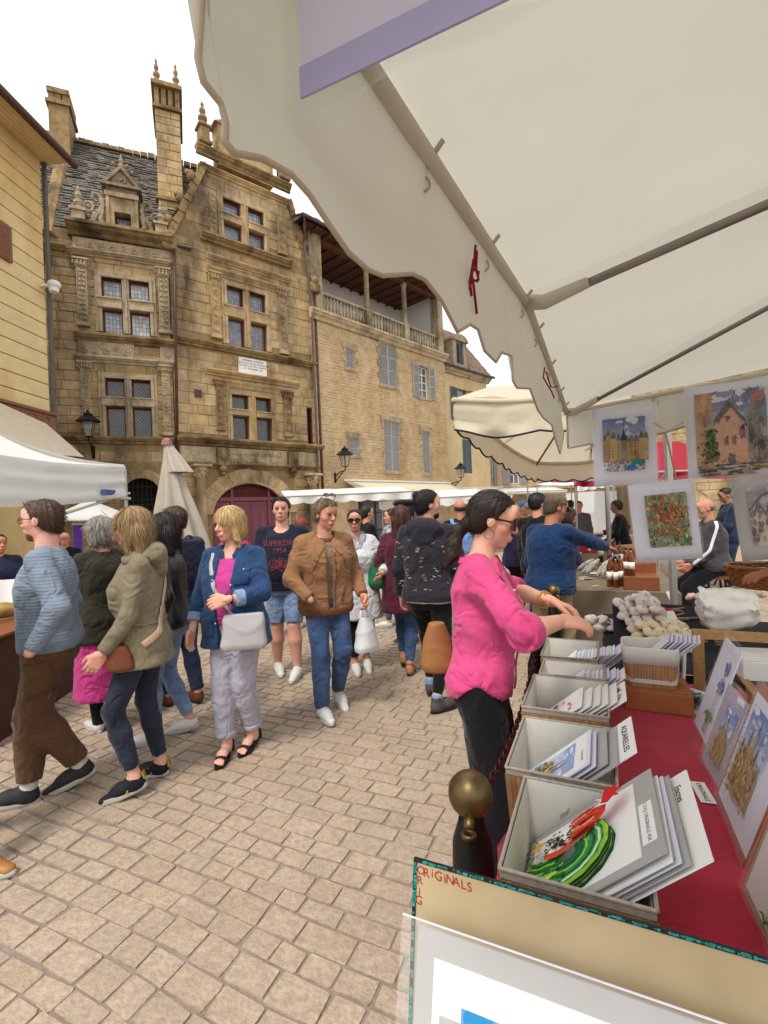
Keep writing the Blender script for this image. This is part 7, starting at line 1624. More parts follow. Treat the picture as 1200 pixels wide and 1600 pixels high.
def print_box(label,u0,u1,v0,v1,h,cards,seed=1,z=TZ,tilt=.62,mats=('mount',),over=.06,slats=True,painter=None,tag_txt=None,m_in='felt'):
 """lined bamboo box holding a leaning stack of mounted prints"""
 o=thing('print_box',label,'box',UV(u0,v0,z),math.pi/2-ST,'lined bamboo boxes of prints');r=random.Random(seed);du,dv=u1-u0,v1-v0
 b=MB();t=.006
 f=.94
 def wallq(p,q):
  b.add([(p[0]*f+(1-f)*du/2,p[1]*f-(1-f)*dv/2,0),(q[0]*f+(1-f)*du/2,q[1]*f-(1-f)*dv/2,0),(q[0],q[1],h),(p[0],p[1],h)],[(0,1,2,3)])
 cs=[(0,0),(du,0),(du,-dv),(0,-dv)];ci=[(t,-t),(du-t,-t),(du-t,-dv+t),(t,-dv+t)]
 for i in range(4):wallq(ci[i],ci[(i+1)%4])
 b.quad(*[(p[0]*f+(1-f)*du/2,p[1]*f-(1-f)*dv/2,.004)for p in ci]);b.build('lining',MK[m_in],o)
 b=MB()
 for i in range(4):p,q=Vector((*cs[i],h)),Vector((*cs[(i+1)%4],h));b.tube([p,q],.004,6);b.add([tuple(p),tuple(q),tuple(q-Vector((0,0,.018))),tuple(p-Vector((0,0,.018)))],[(0,1,2,3)])
 b.build('woven_rim',MK['weave'],o)
 me=None
 for i in range(4):
  p,q=Vector(cs[i]),Vector(cs[(i+1)%4]);L_=(q-p).length;n=max(4,int(L_/.0125));d=(q-p)/L_;nn=Vector((d.y,-d.x))
  if Vector((du/2,-dv/2)).dot(nn)>p.dot(nn):nn=-nn
  for k in range(n):
   a,c=p+d*(L_*k/n+.0006),p+d*(L_*(k+1)/n-.0006);g=lambda w,ff:Vector((w.x*ff+(1-ff)*du/2,w.y*ff-(1-ff)*dv/2))
   x=MB();pts=[]
   for w in(a,c):pts+=[(*g(w,f),0),(*w,h-.018)]
   x.add([pts[0],pts[2],pts[3],pts[1]]+[(pp[0]+nn.x*.003,pp[1]+nn.y*.003,pp[2])for pp in(pts[0],pts[2],pts[3],pts[1])],[(4,5,6,7),(0,4,7,3),(1,5,6,2)])
   if slats and i in(0,3):x.build('slat',MK['bamboo'],o)
   elif i in(0,1,2,3):b2.add(x.v,x.f)if(b2:=globals().setdefault('_b2',MB()))else None
 bb=globals().pop('_b2',None)
 if bb and bb.v:tag(bb.build('slats',MK['bamboo'],o),kind='stuff')
 n=len(cards);ca,sa=math.cos(tilt),math.sin(tilt);pls=[]
 for k,cdef in enumerate(cards):
  cw,chh,off,lift,mm=cdef[:5];yaw=r.uniform(-.02,.02)
  X=Vector((1,yaw,0)).normalized();Yv=Vector((0,-ca,sa));c0=Vector((du/2-cw/2+r.uniform(-.006,.006),-off,.012+lift));nrm=X.cross(Yv).normalized();nrm=nrm if nrm.z>0 else-nrm
  M=Matrix(((-X.x,Yv.x,0,0),(-X.y,Yv.y,0,0),(-X.z,Yv.z,0,0),(0,0,0,1)));nz_=(-X).cross(Yv);
  for q_ in range(3):M[q_][2]=nz_[q_];M[q_][3]=(c0+X*cw)[q_]
  e=thing('card',None,None);e.parent=o;e.matrix_local=M
  s_=1 if nz_.z>0 else-1
  bx=MB();bx.box(0,cw,0,chh,0,-.003*s_)
  bpy.data.objects.remove(e)
  ob=bx.build('card',MK[mm],o);ob.matrix_local=M;pls.append((ob,s_,cw,chh))
 return o,pls
def label_strip(parent,r,z,lines=3,m='paper',ink='inkblk'):
 s=MB().box(r[0],r[1],r[2],r[3],z,z+.0006).build('price_label',MK[m],parent);b=MB();rr=random.Random(int(r[0]*1e5)%97)
 return s
def squiggle(parent,r,z,n,m,vertical=False,name='handwriting',w=.0009,seed=1):
 """small unreadable handwriting"""
 rr=random.Random(seed);b=MB()
 for i in range(n):
  y=r[3]-(r[3]-r[2])*(i+.6)/n;h=(r[3]-r[2])/n*.5;x=r[0]
  while x<r[1]-h*.4:
   k=rr.random()
   if k<.8:
    p=[(x,y),(x+h*.2,y+h*rr.uniform(.3,.9)),(x+h*.45,y+h*rr.uniform(-.2,.3))];
    for a,c in((0,1),(1,2)):
     a_,c_=Vector(p[a]),Vector(p[c]);d=(c_-a_).normalized();q=Vector((-d.y,d.x))*w;b.add([(*(a_+q),z),(*(c_+q),z),(*(c_-q),z),(*(a_-q),z)],[(0,1,2,3)])
   x+=h*.55
 if b.v:return b.build(name,m,parent,fix=False)
def flat_text(t,size,m,parent,x,y,z,s_,rot=0.,name='lettering'):
 M=Matrix.Translation((x,y,z))@Matrix.Rotation(rot,4,'Z')
 if s_<0:M=M@Matrix.Scale(-1,4,(0,0,1))
 return text_mesh(t,size,m,parent,name,M,extrude=.0002)
# positions of the boxes, read off their rims
RZ=TZ+.165
def rimbox(fl,fr,bl,z=RZ):
 a,b_,c=uv(*fl,z),uv(*fr,z),uv(*bl,z);return(min(a[0],b_[0]),c[0],(a[1]+c[1])/2,b_[1])
B1=rimbox((785,1358),(1024,1404),(816,1213));B2=rimbox((797,1200),(964,1219),(813,1119));B3=rimbox((818,1104),(951,1113),(832,1054));B4=rimbox((841,1052),(945,1057),(852,1031));B5=rimbox((846,1024),(934,1028),(855,997))
print('boxes',[tuple(round(x,2)for x in b_)for b_ in(B1,B2,B3,B4,B5)])
H_=.165
o1,p1=print_box('nearest print box, a red and green rooster painting on top',B1[0],B1[1],B1[2],B1[3],H_,[(.30,.385,.065,-.004,'paper'),(.29,.36,.055,-.002,'mount'),(.285,.352,.046,.0,'paper_blue'),(.275,.35,.038,.001,'mount'),(.285,.352,.03,.002,'paper'),(.285,.36,.02,.006,'mount')],1,tilt=.72)
c_,s_,cw,chh=p1[-1]
zt_=.0008*s_
inner=(.02,cw-.02,.02,chh-.05);pp=MB().box(inner[0],inner[1],inner[2],inner[3],0,.0008*s_).build('sheet',MK['paper'],c_)
R1=(inner[0],inner[1],inner[2],inner[3])
a=Art(R1,.001*s_,15,.00009*s_)
RR=a.R
def sick(c,r0,r1,w0,w1,cols,n,wd):
 for i in range(n):
  k=RR.random();rr=r0+(r1-r0)*k;e0,e1=w0+RR.uniform(-.15,.25),w1+RR.uniform(-.3,.15)
  P=[(c[0]+rr*math.cos(e0+(e1-e0)*t/9),c[1]+rr*1.0*math.sin(e0+(e1-e0)*t/9))for t in range(10)]
  a.stroke(RR.choice(cols),[(min(.98,max(.02,x)),min(.98,max(.02,y)))for x,y in P],wd*.7,wd)
# paper axes: x to the near side of the table is 1, y up the sheet (to the right of the picture)
T_=lambda pts:[(x,y)for x,y in pts]
sick((.60,.42),.08,.385,2.1,-1.7,['#1b7a2f','#2f9a3c','#12602a','#8bc63f','#c3de58','#1f6b4d','#2a8a44','#167038','#0f5a30','#d9ecc0'],190,.017)
for i in range(50):x=.55+RR.random()*.42;a.stroke(RR.choice(['#1b7a2f','#2f9a3c','#8bc63f','#12602a','#c3de58']),[(x,.32+RR.uniform(-.1,.1)),(x-.02,.16),(x-.06+RR.uniform(-.05,.05),.03)],.018,.005)
a.poly('#f0eee8',[(.30,.28),(.45,.2),(.53,.3),(.5,.5),(.36,.56),(.28,.42)],.004)
a.poly('#dd5431',[(.48,.2),(.56,.22),(.6,.34),(.56,.5),(.49,.5),(.52,.36)],.004)
a.poly('#d9482c',[(.30,.52),(.42,.46),(.54,.5),(.52,.62),(.44,.72),(.36,.80),(.26,.80),(.22,.70),(.25,.6)],.004)
for i in range(70):a.blob('#3a3838',.39+RR.uniform(-.09,.11),.37+RR.uniform(-.14,.14),.012,.02,5,.4,RR.random()*3)
for i in range(34):x=.26+RR.random()*.24;a.stroke(RR.choice(['#e8745a','#c7351f','#f09a7c','#d23a2a','#e0592f']),[(x,.56+RR.uniform(0,.2)),(x+.04,.49)],.014,.004)
a.poly('#c9202c',[(.2,.80),(.30,.78),(.34,.85),(.30,.90),(.33,.96),(.26,.93),(.24,.985),(.19,.93),(.12,.96),(.14,.89),(.09,.86),(.15,.81)],.003);a.stroke('#f4f0ec',[(.2,.74),(.25,.79),(.31,.76)],.006)
for i in range(12):a.stroke('#d9a93c',[(.38+.01*(i%3),.24),(.33+.014*i,.1)],.007,.003)
for i in range(24):x,y=.3+RR.uniform(-.12,.3),.06+RR.uniform(-.03,.12);a.stroke('#4c4a4c',[(x,y),(x+RR.uniform(-.05,.05),y+.04)],.008,.003)
for k in range(4):a.stroke('#3b3a3c',[(.10+.025*k,.38),(.12+.025*k,.44),(.09+.025*k,.48)],.005);a.stroke('#b3913c',[(.13+.025*k,.43),(.11+.025*k,.49)],.004)
a.done(c_,'painted_rooster')
lb=(cw-.17,cw-.045,chh-.044,chh-.012);sheet_l=MB().box(lb[0],lb[1],lb[2],lb[3],0,.0008*s_).build('price_label',MK['paper'],c_);flat_text('COQ ORIGINALE 45€',.0125,mat('pale_ink','#8d8f96',.7),sheet_l,(lb[0]+lb[1])/2,(lb[2]+lb[3])/2,.0012*s_,s_)
c0_,s0_,cw0,ch0=p1[0]
flat_text('Encres',.022,MK['inkblk'],c0_,cw0*.24,ch0-.03,.0006*s0_,s0_);flat_text('ANIMAUX',.02,MK['redink'],c0_,cw0*.76,ch0-.045,.0006*s0_,s0_)
og=thing('price_card','small white card lettered ORIGINALE lying on the red cloth','sign',UV(*uv(1098,1240,TZ),TZ+.004),0);q0,q1=uv(1062,1226,TZ),uv(1087,1268,TZ)
og.rotation_euler.z=math.pi/2-ST+math.pi+.12;MB().box(-.055,.055,-.02,.02,0,.001).build('card',MK['paper'],og);text_mesh('ORIGINALE',.0185,MK['inkblk'],og,'lettering',Matrix.Translation((0,0,.0014)),extrude=.0002)
o2,p2=print_box('second print box, a pale blue town watercolour in front of an AQUARELLES divider',B2[0],B2[1],B2[2],B2[3],H_,[(.22,.335,.07,.0,'paper'),(.235,.285,.06,.002,'mount'),(.22,.27,.05,.003,'mount'),(.21,.25,.035,.004,'paper_blue'),(.21,.25,.02,.006,'paper_blue')],2,tilt=.72)
c_,s_,cw,chh=p2[-1];MB().box(.012,cw-.012,.012,chh-.012,0,.0006*s_).build('sheet',MK['paper'],c_)
def art_signed(fn_,r,s_,parent):
 k=fn_(r,.0009,parent)
 if s_<0:
  k.scale.z=-1
art_signed(art_seaside,(.03,cw-.03,.03,chh-.055),s_,c_)
sl2=MB().box(cw-.11,cw-.03,chh-.04,chh-.012,0,.0009*s_).build('price_label',MK['paper'],c_);flat_text('Lavande 25€',.011,mat('pale_ink','#8d8f96',.7),sl2,cw-.07,chh-.026,.0013*s_,s_)
sl2=MB().box(.05,.14,.18,.21,0,.0009).build('price_label',MK['paper'],p2[1][0]);
flat_text('AQUARELLES',.026,MK['inkblk'],p2[0][0],p2[0][2]*.5,p2[0][3]-.028,.0006*s_,s_)
rr=random.Random(9)
o3,p3=print_box('third print box with cream cards and a pale flower drawing',B3[0],B3[1],B3[2],B3[3],H_,[(.19,.3-.014*i,.1-.017*i,.002+.001*i,'paper')for i in range(6)],3,tilt=.68)
c_,s_,cw,chh=p3[-1];a=Art((.02,cw-.02,.02,chh-.03),.0007*s_,20,.00009*s_)
for i in range(50):a.blob(a.R.choice(['#c9a08c','#a9b08c','#d8b4a0','#8f9a70','#c4674a']),a.R.uniform(.1,.9),a.R.gauss(.3,.14)%.9,.05,.05)
a.done(c_,'drawing');flat_text('20€',.03,MK['inkblk'],p3[0][0],p3[0][2]*.3,p3[0][3]-.03,.0007*s_,s_,.2);flat_text('Prix',.026,mat('grey_green_ink','#6d7f66',.7),p3[0][0],p3[0][2]*.68,p3[0][3]-.025,.0007*s_,s_)
def stack_cards(label,B,h,seed,n,m,z=TZ,tilt=.75,sz=(.15,.26),spread=.1,slats=False):
 return print_box(label,B[0],B[1],B[2],B[3],h,[(sz[0]*random.uniform(.93,1),sz[1]*(1-.028*i)*random.uniform(.97,1.02),spread+.05-(spread+.03)*i/n,.002+.001*i,m if i%5 else 'paper')for i in range(n)],seed,z,tilt,slats=slats)
stack_cards('fourth print box, half hidden, holding a few white cards',B4,H_,4,9,'paper_blue',sz=(.13,.24));o5,p5=stack_cards('farthest print box, white cards being leafed through by the woman in pink',B5,H_,5,16,'paper_blue',sz=(.15,.27),spread=.14)
# bamboo basket with cloth top on an orange board box, postcards beside it
q0=uv(976,1108,TZ);q1=uv(1062,1120,TZ)
bxz=at(980,1095,1.9).z
ob=thing('board_box','plain orange brown box under the bamboo basket','box',UV(q0[0],q0[1],TZ),math.pi/2-ST);dv_=.25;MB().box(0,.2,-dv_,0,0,.085,.004).build('box_body',MK['orange_board'],ob);MB().box(.004,.196,-dv_+.004,-.004,.086,.09).build('lid',MK['orange_board'],ob)
bk=thing('bamboo_basket','bamboo basket with folded cloth rim full of white cards','basket',UV(q0[0]+.1,q0[1]+.105,TZ+.092),math.pi/2-ST)
def rrect(w,d,r,n=5):return[(sx*(w-r)+r*math.cos(a),sy*(d-r)+r*math.sin(a))for(sx,sy,a0)in((1,1,0),(-1,1,1),(-1,-1,2),(1,-1,3))for a in[math.pi/2*(a0+k/n)for k in range(n+1)]]
def ringgrid(b,loops,close=True):
 n=len(loops[0]);b.grid([[l_[i%n]for l_ in loops]for i in range(n+1)])
b=MB();lp=lambda w,d,z:[(x,y,z)for x,y in rrect(w,d,.035)]
ringgrid(b,[lp(.08,.095,.1),lp(.09,.105,.1),lp(.091,.107,.165),lp(.088,.104,.17),lp(.084,.1,.165),lp(.082,.098,.02)]);b.add(lp(.082,.098,.02),[tuple(range(24))]);b.build('cloth_lining',MK['felt'],bk,smooth=True)
per=rrect(.086,.101,.035,12)
for i in range(len(per)):
 p,q=Vector(per[i]),Vector(per[(i+1)%len(per)])
 if(q-p).length<.001:continue
 n=max(1,int((q-p).length/.011));
 for k in range(n):
  a,c=p.lerp(q,k/n),p.lerp(q,(k+.93)/n);x=MB();x.add([(a.x*.93,a.y*.93,0),(c.x*.93,c.y*.93,0),(c.x,c.y,.1),(a.x,a.y,.1)],[(0,1,2,3)]);x.build('slat',MK['bamboo'],bk)
for i in range(8):
 tilt=.85;M=Matrix.Translation((-.06+.01*(i%2),.03-.012*i,.05))@Matrix.Rotation(-.12,4,'Z');x=MB();x.add([(0,.04,0),(.13,.04,0),(.13,-.1-.004*i,.15),(0,-.1-.004*i,.15),(0,.042,.003),(.13,.042,.003),(.13,-.098-.004*i,.153),(0,-.098-.004*i,.153)],[(0,1,2,3),(4,5,6,7),(0,1,5,4),(1,2,6,5),(2,3,7,6),(3,0,4,7)]);x=x.build('card',MK['paper_blue'],bk);x.matrix_local=M
# pictures leaning on the easel at the right, feet along one line of the table
def leaning(label,bl,br,tlp,m,inner_m,pic,painter,thick=.004,tilt=1.25,sleeve=True,edge=None):
 """sheet standing on the table: bl and br are its lower corners, tlp one upper corner in the photograph"""
 a,c=UV(*uv(*bl,TZ),TZ+.002),UV(*uv(*br,TZ),TZ+.002);X=(c-a).normalized();w=(c-a).length
 out_=X.cross(Vector((0,0,1))).normalized();out_=out_ if out_.dot(sp_)>0 else-out_
 Yv=out_*math.cos(tilt)+Vector((0,0,math.sin(tilt)));P=Plane(a,X,Yv);P.y=Yv;P.n=X.cross(Yv)
 h=P(*tlp)[1];o=P.root('leaning_print',label,'print','prints leaning along the right of the table');s_=1 if P.n.dot(-ray(*bl))>0 else-1
 MB().box(0,w,0,h,0,-thick*s_).build('mount',MK[m],o)
 MB().box(.006*2,w-.006*2,.014,h-.03,0,.001*s_).build('sheet',MK[inner_m],o)if inner_m else None
 r=[P(*p)for p in pic];r=(min(x for x,y in r),max(x for x,y in r),min(y for x,y in r),max(y for x,y in r));r=(max(.01,r[0]),min(w-.01,r[1]),max(.01,r[2]),min(h-.01,r[3]))
 k=painter(r,.0014,o)
 if s_<0:k.scale.z=-1
 if sleeve:
  b=MB();b.grid([[(-.004+(w+.008)*i/8,-.004+(h+.03)*j/8,s_*(.006+.0025*math.sin(i+j*.8)))for j in range(9)]for i in range(9)]);b.build('plastic_sleeve',MK['sleeve'],o,smooth=True)
 MB().box(w-.075,w-.02,h-.02,h-.004,0,.0018*s_).build('price_label',MK['paper'],o);return o,P,w,h
# bottoms run towards the camera: the corner nearer the camera is the right one as seen from the aisle
leaning('tall narrow print of two blue flowers with green leaves',(1085,1128),(1104,1168),(1128,990),'paper_blue',None,[(1092,1140),(1100,1160),(1145,1000),(1165,1010)],art_iris)
leaning('small church watercolour in a mauve mount',(1096,1184),(1121,1231),(1150,1080),'mount2',None,[(1110,1178),(1122,1200),(1142,1105),(1153,1126)],lambda r,z,p:art_church(r,z,p,4))
leaning('large church watercolour in plastic nearest the front of the red table',(1119,1243),(1165,1357),(1178,1052),'orange_board','paper_blue',[(1142,1232),(1164,1280),(1182,1100),(1200,1150)],lambda r,z,p:art_church(r,z,p,6))
leaning('print cropped at right edge, only its white corner showing',(1160,1388),(1210,1500),(1225,1290),'kraft','paper',[(1185,1440),(1200,1480),(1225,1400),(1230,1420)],lambda r,z,p:art_iris(r,z,p))
# timber easel behind them, dark tray
e0=UV(*uv(1080,1135,TZ),TZ);ez=thing('display_rack','light timber rack behind the leaning prints','rack',e0+sp_*.06,math.pi/2-ST)
b=MB();b.box(.30,.335,-.04,0,0,.30);b.build('upright',MK['wood'],ez);b=MB();b.box(.30,.335,-.6,-.04,.265,.30);b.build('crossbar',MK['wood'],ez)
MB().box(-.72,.29,-.16,-.13,.12,.155).build('crossbar',MK['wood'],ez);MB().box(-.72,.29,-.34,-.17,.1,.13).build('shelf',MK['wood'],ez)
tr=thing('document_tray','black document tray behind the light timber rack','tray',e0+sp_*.2+sd*.02,math.pi/2-ST+.2);MB().box(0,.25,-.5,0,.13,.15).build('tray',MK['blackplastic'],tr);MB().box(0,.25,-.5,-.48,.15,.19).build('rim',MK['blackplastic'],tr);MB().box(.02,.24,-.45,-.3,.152,.156).build('papers',MK['paper_blue'],tr)
wb=thing('white_carton','white carton at the right edge behind the black tray','box',at(1190,1055,1.85),-.3);MB().box(-.06,.2,0,.2,-.08,.05,.003).build('carton',MK['paper'],wb);MB().box(-.055,.195,.005,.195,.051,.054).build('lid',MK['paper'],wb)
def postcard(label,px,py,z,w,h,tilt,rz,painter):
 p=UV(*uv(px,py,z),z);o=thing('postcard',label,'postcard',p,rz);o.rotation_euler=(tilt,0,rz);MB().box(-w/2,w/2,0,h,-.002,0).build('card',MK['paper'],o);painter((-w/2+.012,w/2-.012,.012,h-.012),.0006,o);return o
postcard('dark blue postcard leaning at the corner of the orange brown box',1080,1113,TZ+.004,.12,.105,R(42),R(-62),art_blue)
postcard('narrow pale card leaning upright behind the postcard',1063,1068,TZ+.01,.04,.16,R(62),R(-40),art_blue)
gl_=thing('folded_cloth','crumpled olive cloth beside the bamboo basket','cloth',UV(*uv(1052,1070,TZ+.09),TZ));b=MB();b.ball((0,0,.05),.05,14,9,(1,.9,1.1));o=b.build('cloth',MK['shirtgreen'],gl_)
for v in o.data.vertices:v.co+=v.normal*.012*fn(v.co.x*40,v.co.y*40,v.co.z*40)
# cardboard portfolio lettered ORIGINALS and the sleeved print before it
h_=.66;a0=at(650,1343,h_/-ray(650,1343).z);Pc=Plane(a0,sp_,Vector((0,0,1))+sd*.22)
cb=Pc.root('cardboard_display','brown cardboard board lettered ORIGINALS in red with turquoise taped edge','board');MB().box(0,1.1,-.7,0,-.004,.0).build('board',MK['kraft'],cb)
b=MB();r=random.Random(2);x=0
tq=mat('turquoise_tape','#1d8f86',.5,.3,90);bk_=MK['blackplastic']
b=MB();b.box(-.004,1.1,-.003,.0025,-.0055,.002);b.box(-.004,.003,-.7,-.003,-.0055,.002);b.build('black_tape',bk_,cb)
b=MB()
for i in range(330):
 x=r.uniform(0,1.1);b.box(x,x+r.uniform(.002,.009),r.uniform(-.002,.001),r.uniform(.0005,.0029),.0021,.0026)
 if i<120:y=-r.uniform(0,.5);b.box(-.0045+r.uniform(0,.003),.0035-r.uniform(0,.003),y,y-r.uniform(.002,.008),.0021,.0026)
tag(b.build('turquoise_marks',tq,cb,fix=False),kind='stuff')
def hand_letters(word,x,y,dx,dy,size,m,parent,z,seed=3):
 r=random.Random(seed)
 for c in word:
  text_mesh(c,size*r.uniform(.92,1.08),m,parent,'letter',Matrix.Translation((x+r.uniform(-.001,.001),y+r.uniform(-.0015,.0015),z))@Matrix.Rotation(r.uniform(-.1,.1),4,'Z'),extrude=.0002);x+=dx;y+=dy
ow=Pc(738,1372)[0]-Pc(662,1358)[0]
hand_letters('ORiGiNALS',.0105,-.0155,ow/8,-.0005,.021,MK['redink'],cb,.0008);hand_letters('RiG',.0085,-.0335,-.0003,-.0165,.019,MK['redink'],cb,.0008,5)
Ps=Plane(a0-sd*.045-Vector((0,0,.035)),sp_,Vector((0,0,1))+sd*.3);tl_=Ps(632,1424)
sp2=Ps.root('portfolio_print','large grey mounted print in a clear sleeve before the ORIGINALS board','print');x0_,y0_=tl_
g=Ps(655,1443);MB().box(g[0],g[0]+.8,g[1]-.6,g[1],0,.003).build('mount',MK['mount'],sp2);w=Ps(680,1495);MB().box(w[0],w[0]+.7,w[1]-.5,w[1],.003,.0042).build('sheet',MK['paper'],sp2)
w=Ps(722,1572);a=Art((w[0],w[0]+.35,w[1]-.3,w[1]),.0045,33);a.sky(.6,('#5aaede','#2f93cf'),4);a.poly('#3a7a4a',[(0,0),(1,0),(1,.5),(0,.6)]);a.done(sp2)
q=Ps(688,1583);MB().box(q[0],q[0]+.05,q[1]-.06,q[1],.0046,.0056).build('corner_tab',MK['mount'],sp2)
b=MB();b.grid([[(x0_+.62*i/24,y0_-.55*j/10,.008+.004*math.sin(i*.7+j*.5))for j in range(11)]for i in range(25)]);b.build('plastic_sleeve',MK['sleeve'],sp2,smooth=True)
b=MB();b.box(x0_,x0_+.6,y0_-.001,y0_+.0005,.006,.0095);b.build('sleeve_edge',MK['paper_blue'],sp2)
# ---------------------------------------------------------------- garlic stall
GZ=.76
gt=thing('market_table','garlic trader table under a black cloth beyond the red table','table',UV(2.72,.0),math.pi/2-ST);b=MB()
u0,u1,v0,v1=2.72,4.05,.02,1.5;P=[]
for i in range(19):
 u=(u1-u0)*i/18;row=[(u,.02+.02*fn(u*8,k),.15+(GZ-.15)*k/5)for k in range(6)];row+=[(u,-(v1-v0)*k/10,GZ+.01*fn(u*5,k*.7))for k in range(1,11)];P.append(row)
b.grid(P);b.grid([[P[0][0],P[0][5]],[(0,-1.4,.15),(0,-1.4,GZ)]]);b.build('table_cloth',MK['blackcloth'],gt,smooth=True)
for x in(.1,1.2):
 for y in(-.1,-1.35):MB().box(x,x+.05,y,y-.05,0,GZ-.02).build('leg',MK['wood_dark'],gt)
def bulb_mesh(m,seed):
 r=random.Random(seed);b=MB();b.smooth=True;n=14;P=[]
 prof=[(.05,-.72),(.5,-.66),(.92,-.3),(1,.02),(.86,.36),(.5,.62),(.2,.74),(.12,.84),(.1,.95)]
 for i in range(n+1):
  w=2*math.pi*i/n;k=1+.09*math.cos(w*6+seed);P.append([(q*(k if q>.3 else 1)*math.cos(w),q*(k if q>.3 else 1)*math.sin(w),z*.86)for q,z in prof])
 b.grid(P);o=b.build('bulb',m);me=o.data;bpy.data.objects.remove(o);return me
BULB={k:[bulb_mesh(MK[k],i)for i in range(2)]for k in('garlic','garlic2','garlicp')}
def braid(label,px,py,z,n,L_,W_,rad,k,rz,layers=2,tie=True,seed=1):
 """a plaited bunch of garlic bulbs with dried stems and a red tie"""
 p=UV(*uv(px,py,z),z);o=thing('garlic_bunch',label,'garlic',p,rz,'bunches of garlic on the black cloth');r=random.Random(seed)
 nx,ny=max(2,round(L_/rad/1.55)),max(1,round(W_/rad/1.55))
 for l in range(layers):
  for ix in range(nx-l):
   for iy in range(ny-l):
    e=bpy.data.objects.new('bulb',r.choice(BULB[k]));link(e,o);q=rad*r.uniform(.82,1.05);e.scale=(q,q,q*.86)
    e.location=(L_*((ix+.5+l*.5+.3*(iy%2)+r.uniform(-.15,.15))/nx-.5),W_*((iy+.5+l*.5+r.uniform(-.15,.15))/ny-.5),rad*(.7+1.15*l));e.rotation_euler=(r.uniform(-.4,.7),r.uniform(-.4,.5),r.uniform(-3,3))
 b=MB();b.smooth=True
 for i in range(9):y=W_*r.uniform(-.3,.3);b.tube([(L_*.35,y,rad),(L_*.6,y*.5,rad*.9),(L_*.62+.1*r.uniform(.6,1.3),y*.6+r.uniform(-.02,.02),rad*r.uniform(.3,1.2))],.006,5)
 b.build('stems',MK['straw'],o)
 if tie:MB().box(L_*.52,L_*.66,-.035,.035,rad*.35,rad*1.45,.006).build('red_tie',MK['redcloth'],o);x=MB().box(-.035,.035,-.03,.03,0,.002).build('price_tag',MK['label'],o);x.location=(L_*.5,-.05,rad*1.6);x.rotation_euler=(.5,.2,.3)
 return o
dr=R(-8)
MB().prism([(.43,GZ),(.84,GZ),(.84,GZ+.185)],-.04,-.56).build('display_slope',MK['blackcloth'],gt)
def slope(o,px,py,Y):o.location=at(px,py,Y);o.rotation_euler=(R(26),0,dr)
slope(braid('pinkish white bunch of garlic, the larger one at the back of the black cloth',1003,962,GZ,40,.28,.32,.043,'garlic',dr,3,seed=1),1003,968,3.01)
slope(braid('cream coloured bunch of garlic behind the bamboo basket',1030,1000,GZ,40,.32,.26,.043,'garlic2',dr,2,False,seed=2),1035,1004,2.8)
braid('bunch of garlic left of the black cloth near the hand of the woman in pink',932,985,GZ,24,.22,.18,.041,'garlic',dr,2,seed=3)
braid('small loose bunch of garlic behind the third print box',962,1030,GZ-.04,12,.14,.14,.038,'garlic',dr,1,seed=4)
braid('row of purple garlic at the back of the black cloth',1115,938,GZ+.03,14,.42,.1,.045,'garlicp',dr,2,seed=5)
braid('pale garlic half hidden under the white linen',1105,960,GZ,8,.12,.12,.034,'garlic2',dr,2,False,seed=6)
sg=tag(MB().box(-.012,.012,-.002,.002,0,.09).build('plant_marker',MK['paper']),'slim white marker stuck behind the pinkish garlic','marker');sg.location=UV(*uv(1050,940,GZ),GZ);sg.rotation_euler=(0,-.35,-.4)
# white linen draped over the trader's arm
def cloth_blob(name,label,cat,pts_px,Y0_,m,depth=.1):
 o=None
 b=MB();P=[]
 for i,(t0,t1)in enumerate(pts_px):P.append([at(*stitch(t0,t1,k/10),Y0_-depth*math.sin(math.pi*k/10)*(.6+.4*fn(i,k*.5))+.03*fn(i*1.7,k*.9))for k in range(11)])
 P2=[]
 for i in range(len(P)-1):
  for s in range(4):P2.append([P[i][k].lerp(P[i+1][k],s/4)+Vector((0,.012*math.sin(k*1.9+i*2+s),.004*math.sin(k*2.3+s)))for k in range(11)])
 P2.append(P[-1]);b.grid(P2);o=b.build(name,m,smooth=True,thick=.004);return tag(o,label,cat)
cloth_blob('linen','crumpled white linen draped over the forearm of the garlic trader','cloth',[((1093,916),(1086,948)),((1104,921),(1098,975)),((1130,918),(1110,985)),((1155,921),(1140,988)),((1180,926),(1175,980)),((1186,940),(1188,966))],2.35,MK['whitecloth'],.12)
wk=thing('wicker_basket','brown wicker basket cropped by the right edge behind the white linen','basket',at(1216,903,2.75),-.5);b=MB()
for j in range(9):
 k=j/8;rx,ry,z=.2+.05*k,.15+.04*k,-.05+.11*k;n=40
 b.tube([(rx*math.cos(2*math.pi*i/n)*(1+.03*(-1)**(i+j)),ry*math.sin(2*math.pi*i/n)*(1+.03*(-1)**(i+j)),z)for i in range(n+1)],.0075,5,False)
b.ring((0,0,.068),.252,.011,'z',36,6,.76);b.lathe([(.001,-.05),(.2,-.05)],(0,0,0),24,1,.75);b.build('weave',MK['wicker'],wk);b=MB()
for i in range(20):w=2*math.pi*i/20;b.tube([(.205*math.cos(w),.152*math.sin(w),-.05),(.252*math.cos(w),.192*math.sin(w),.068)],.006,5)
tag(b.build('stakes',MK['wicker'],wk),kind='stuff')
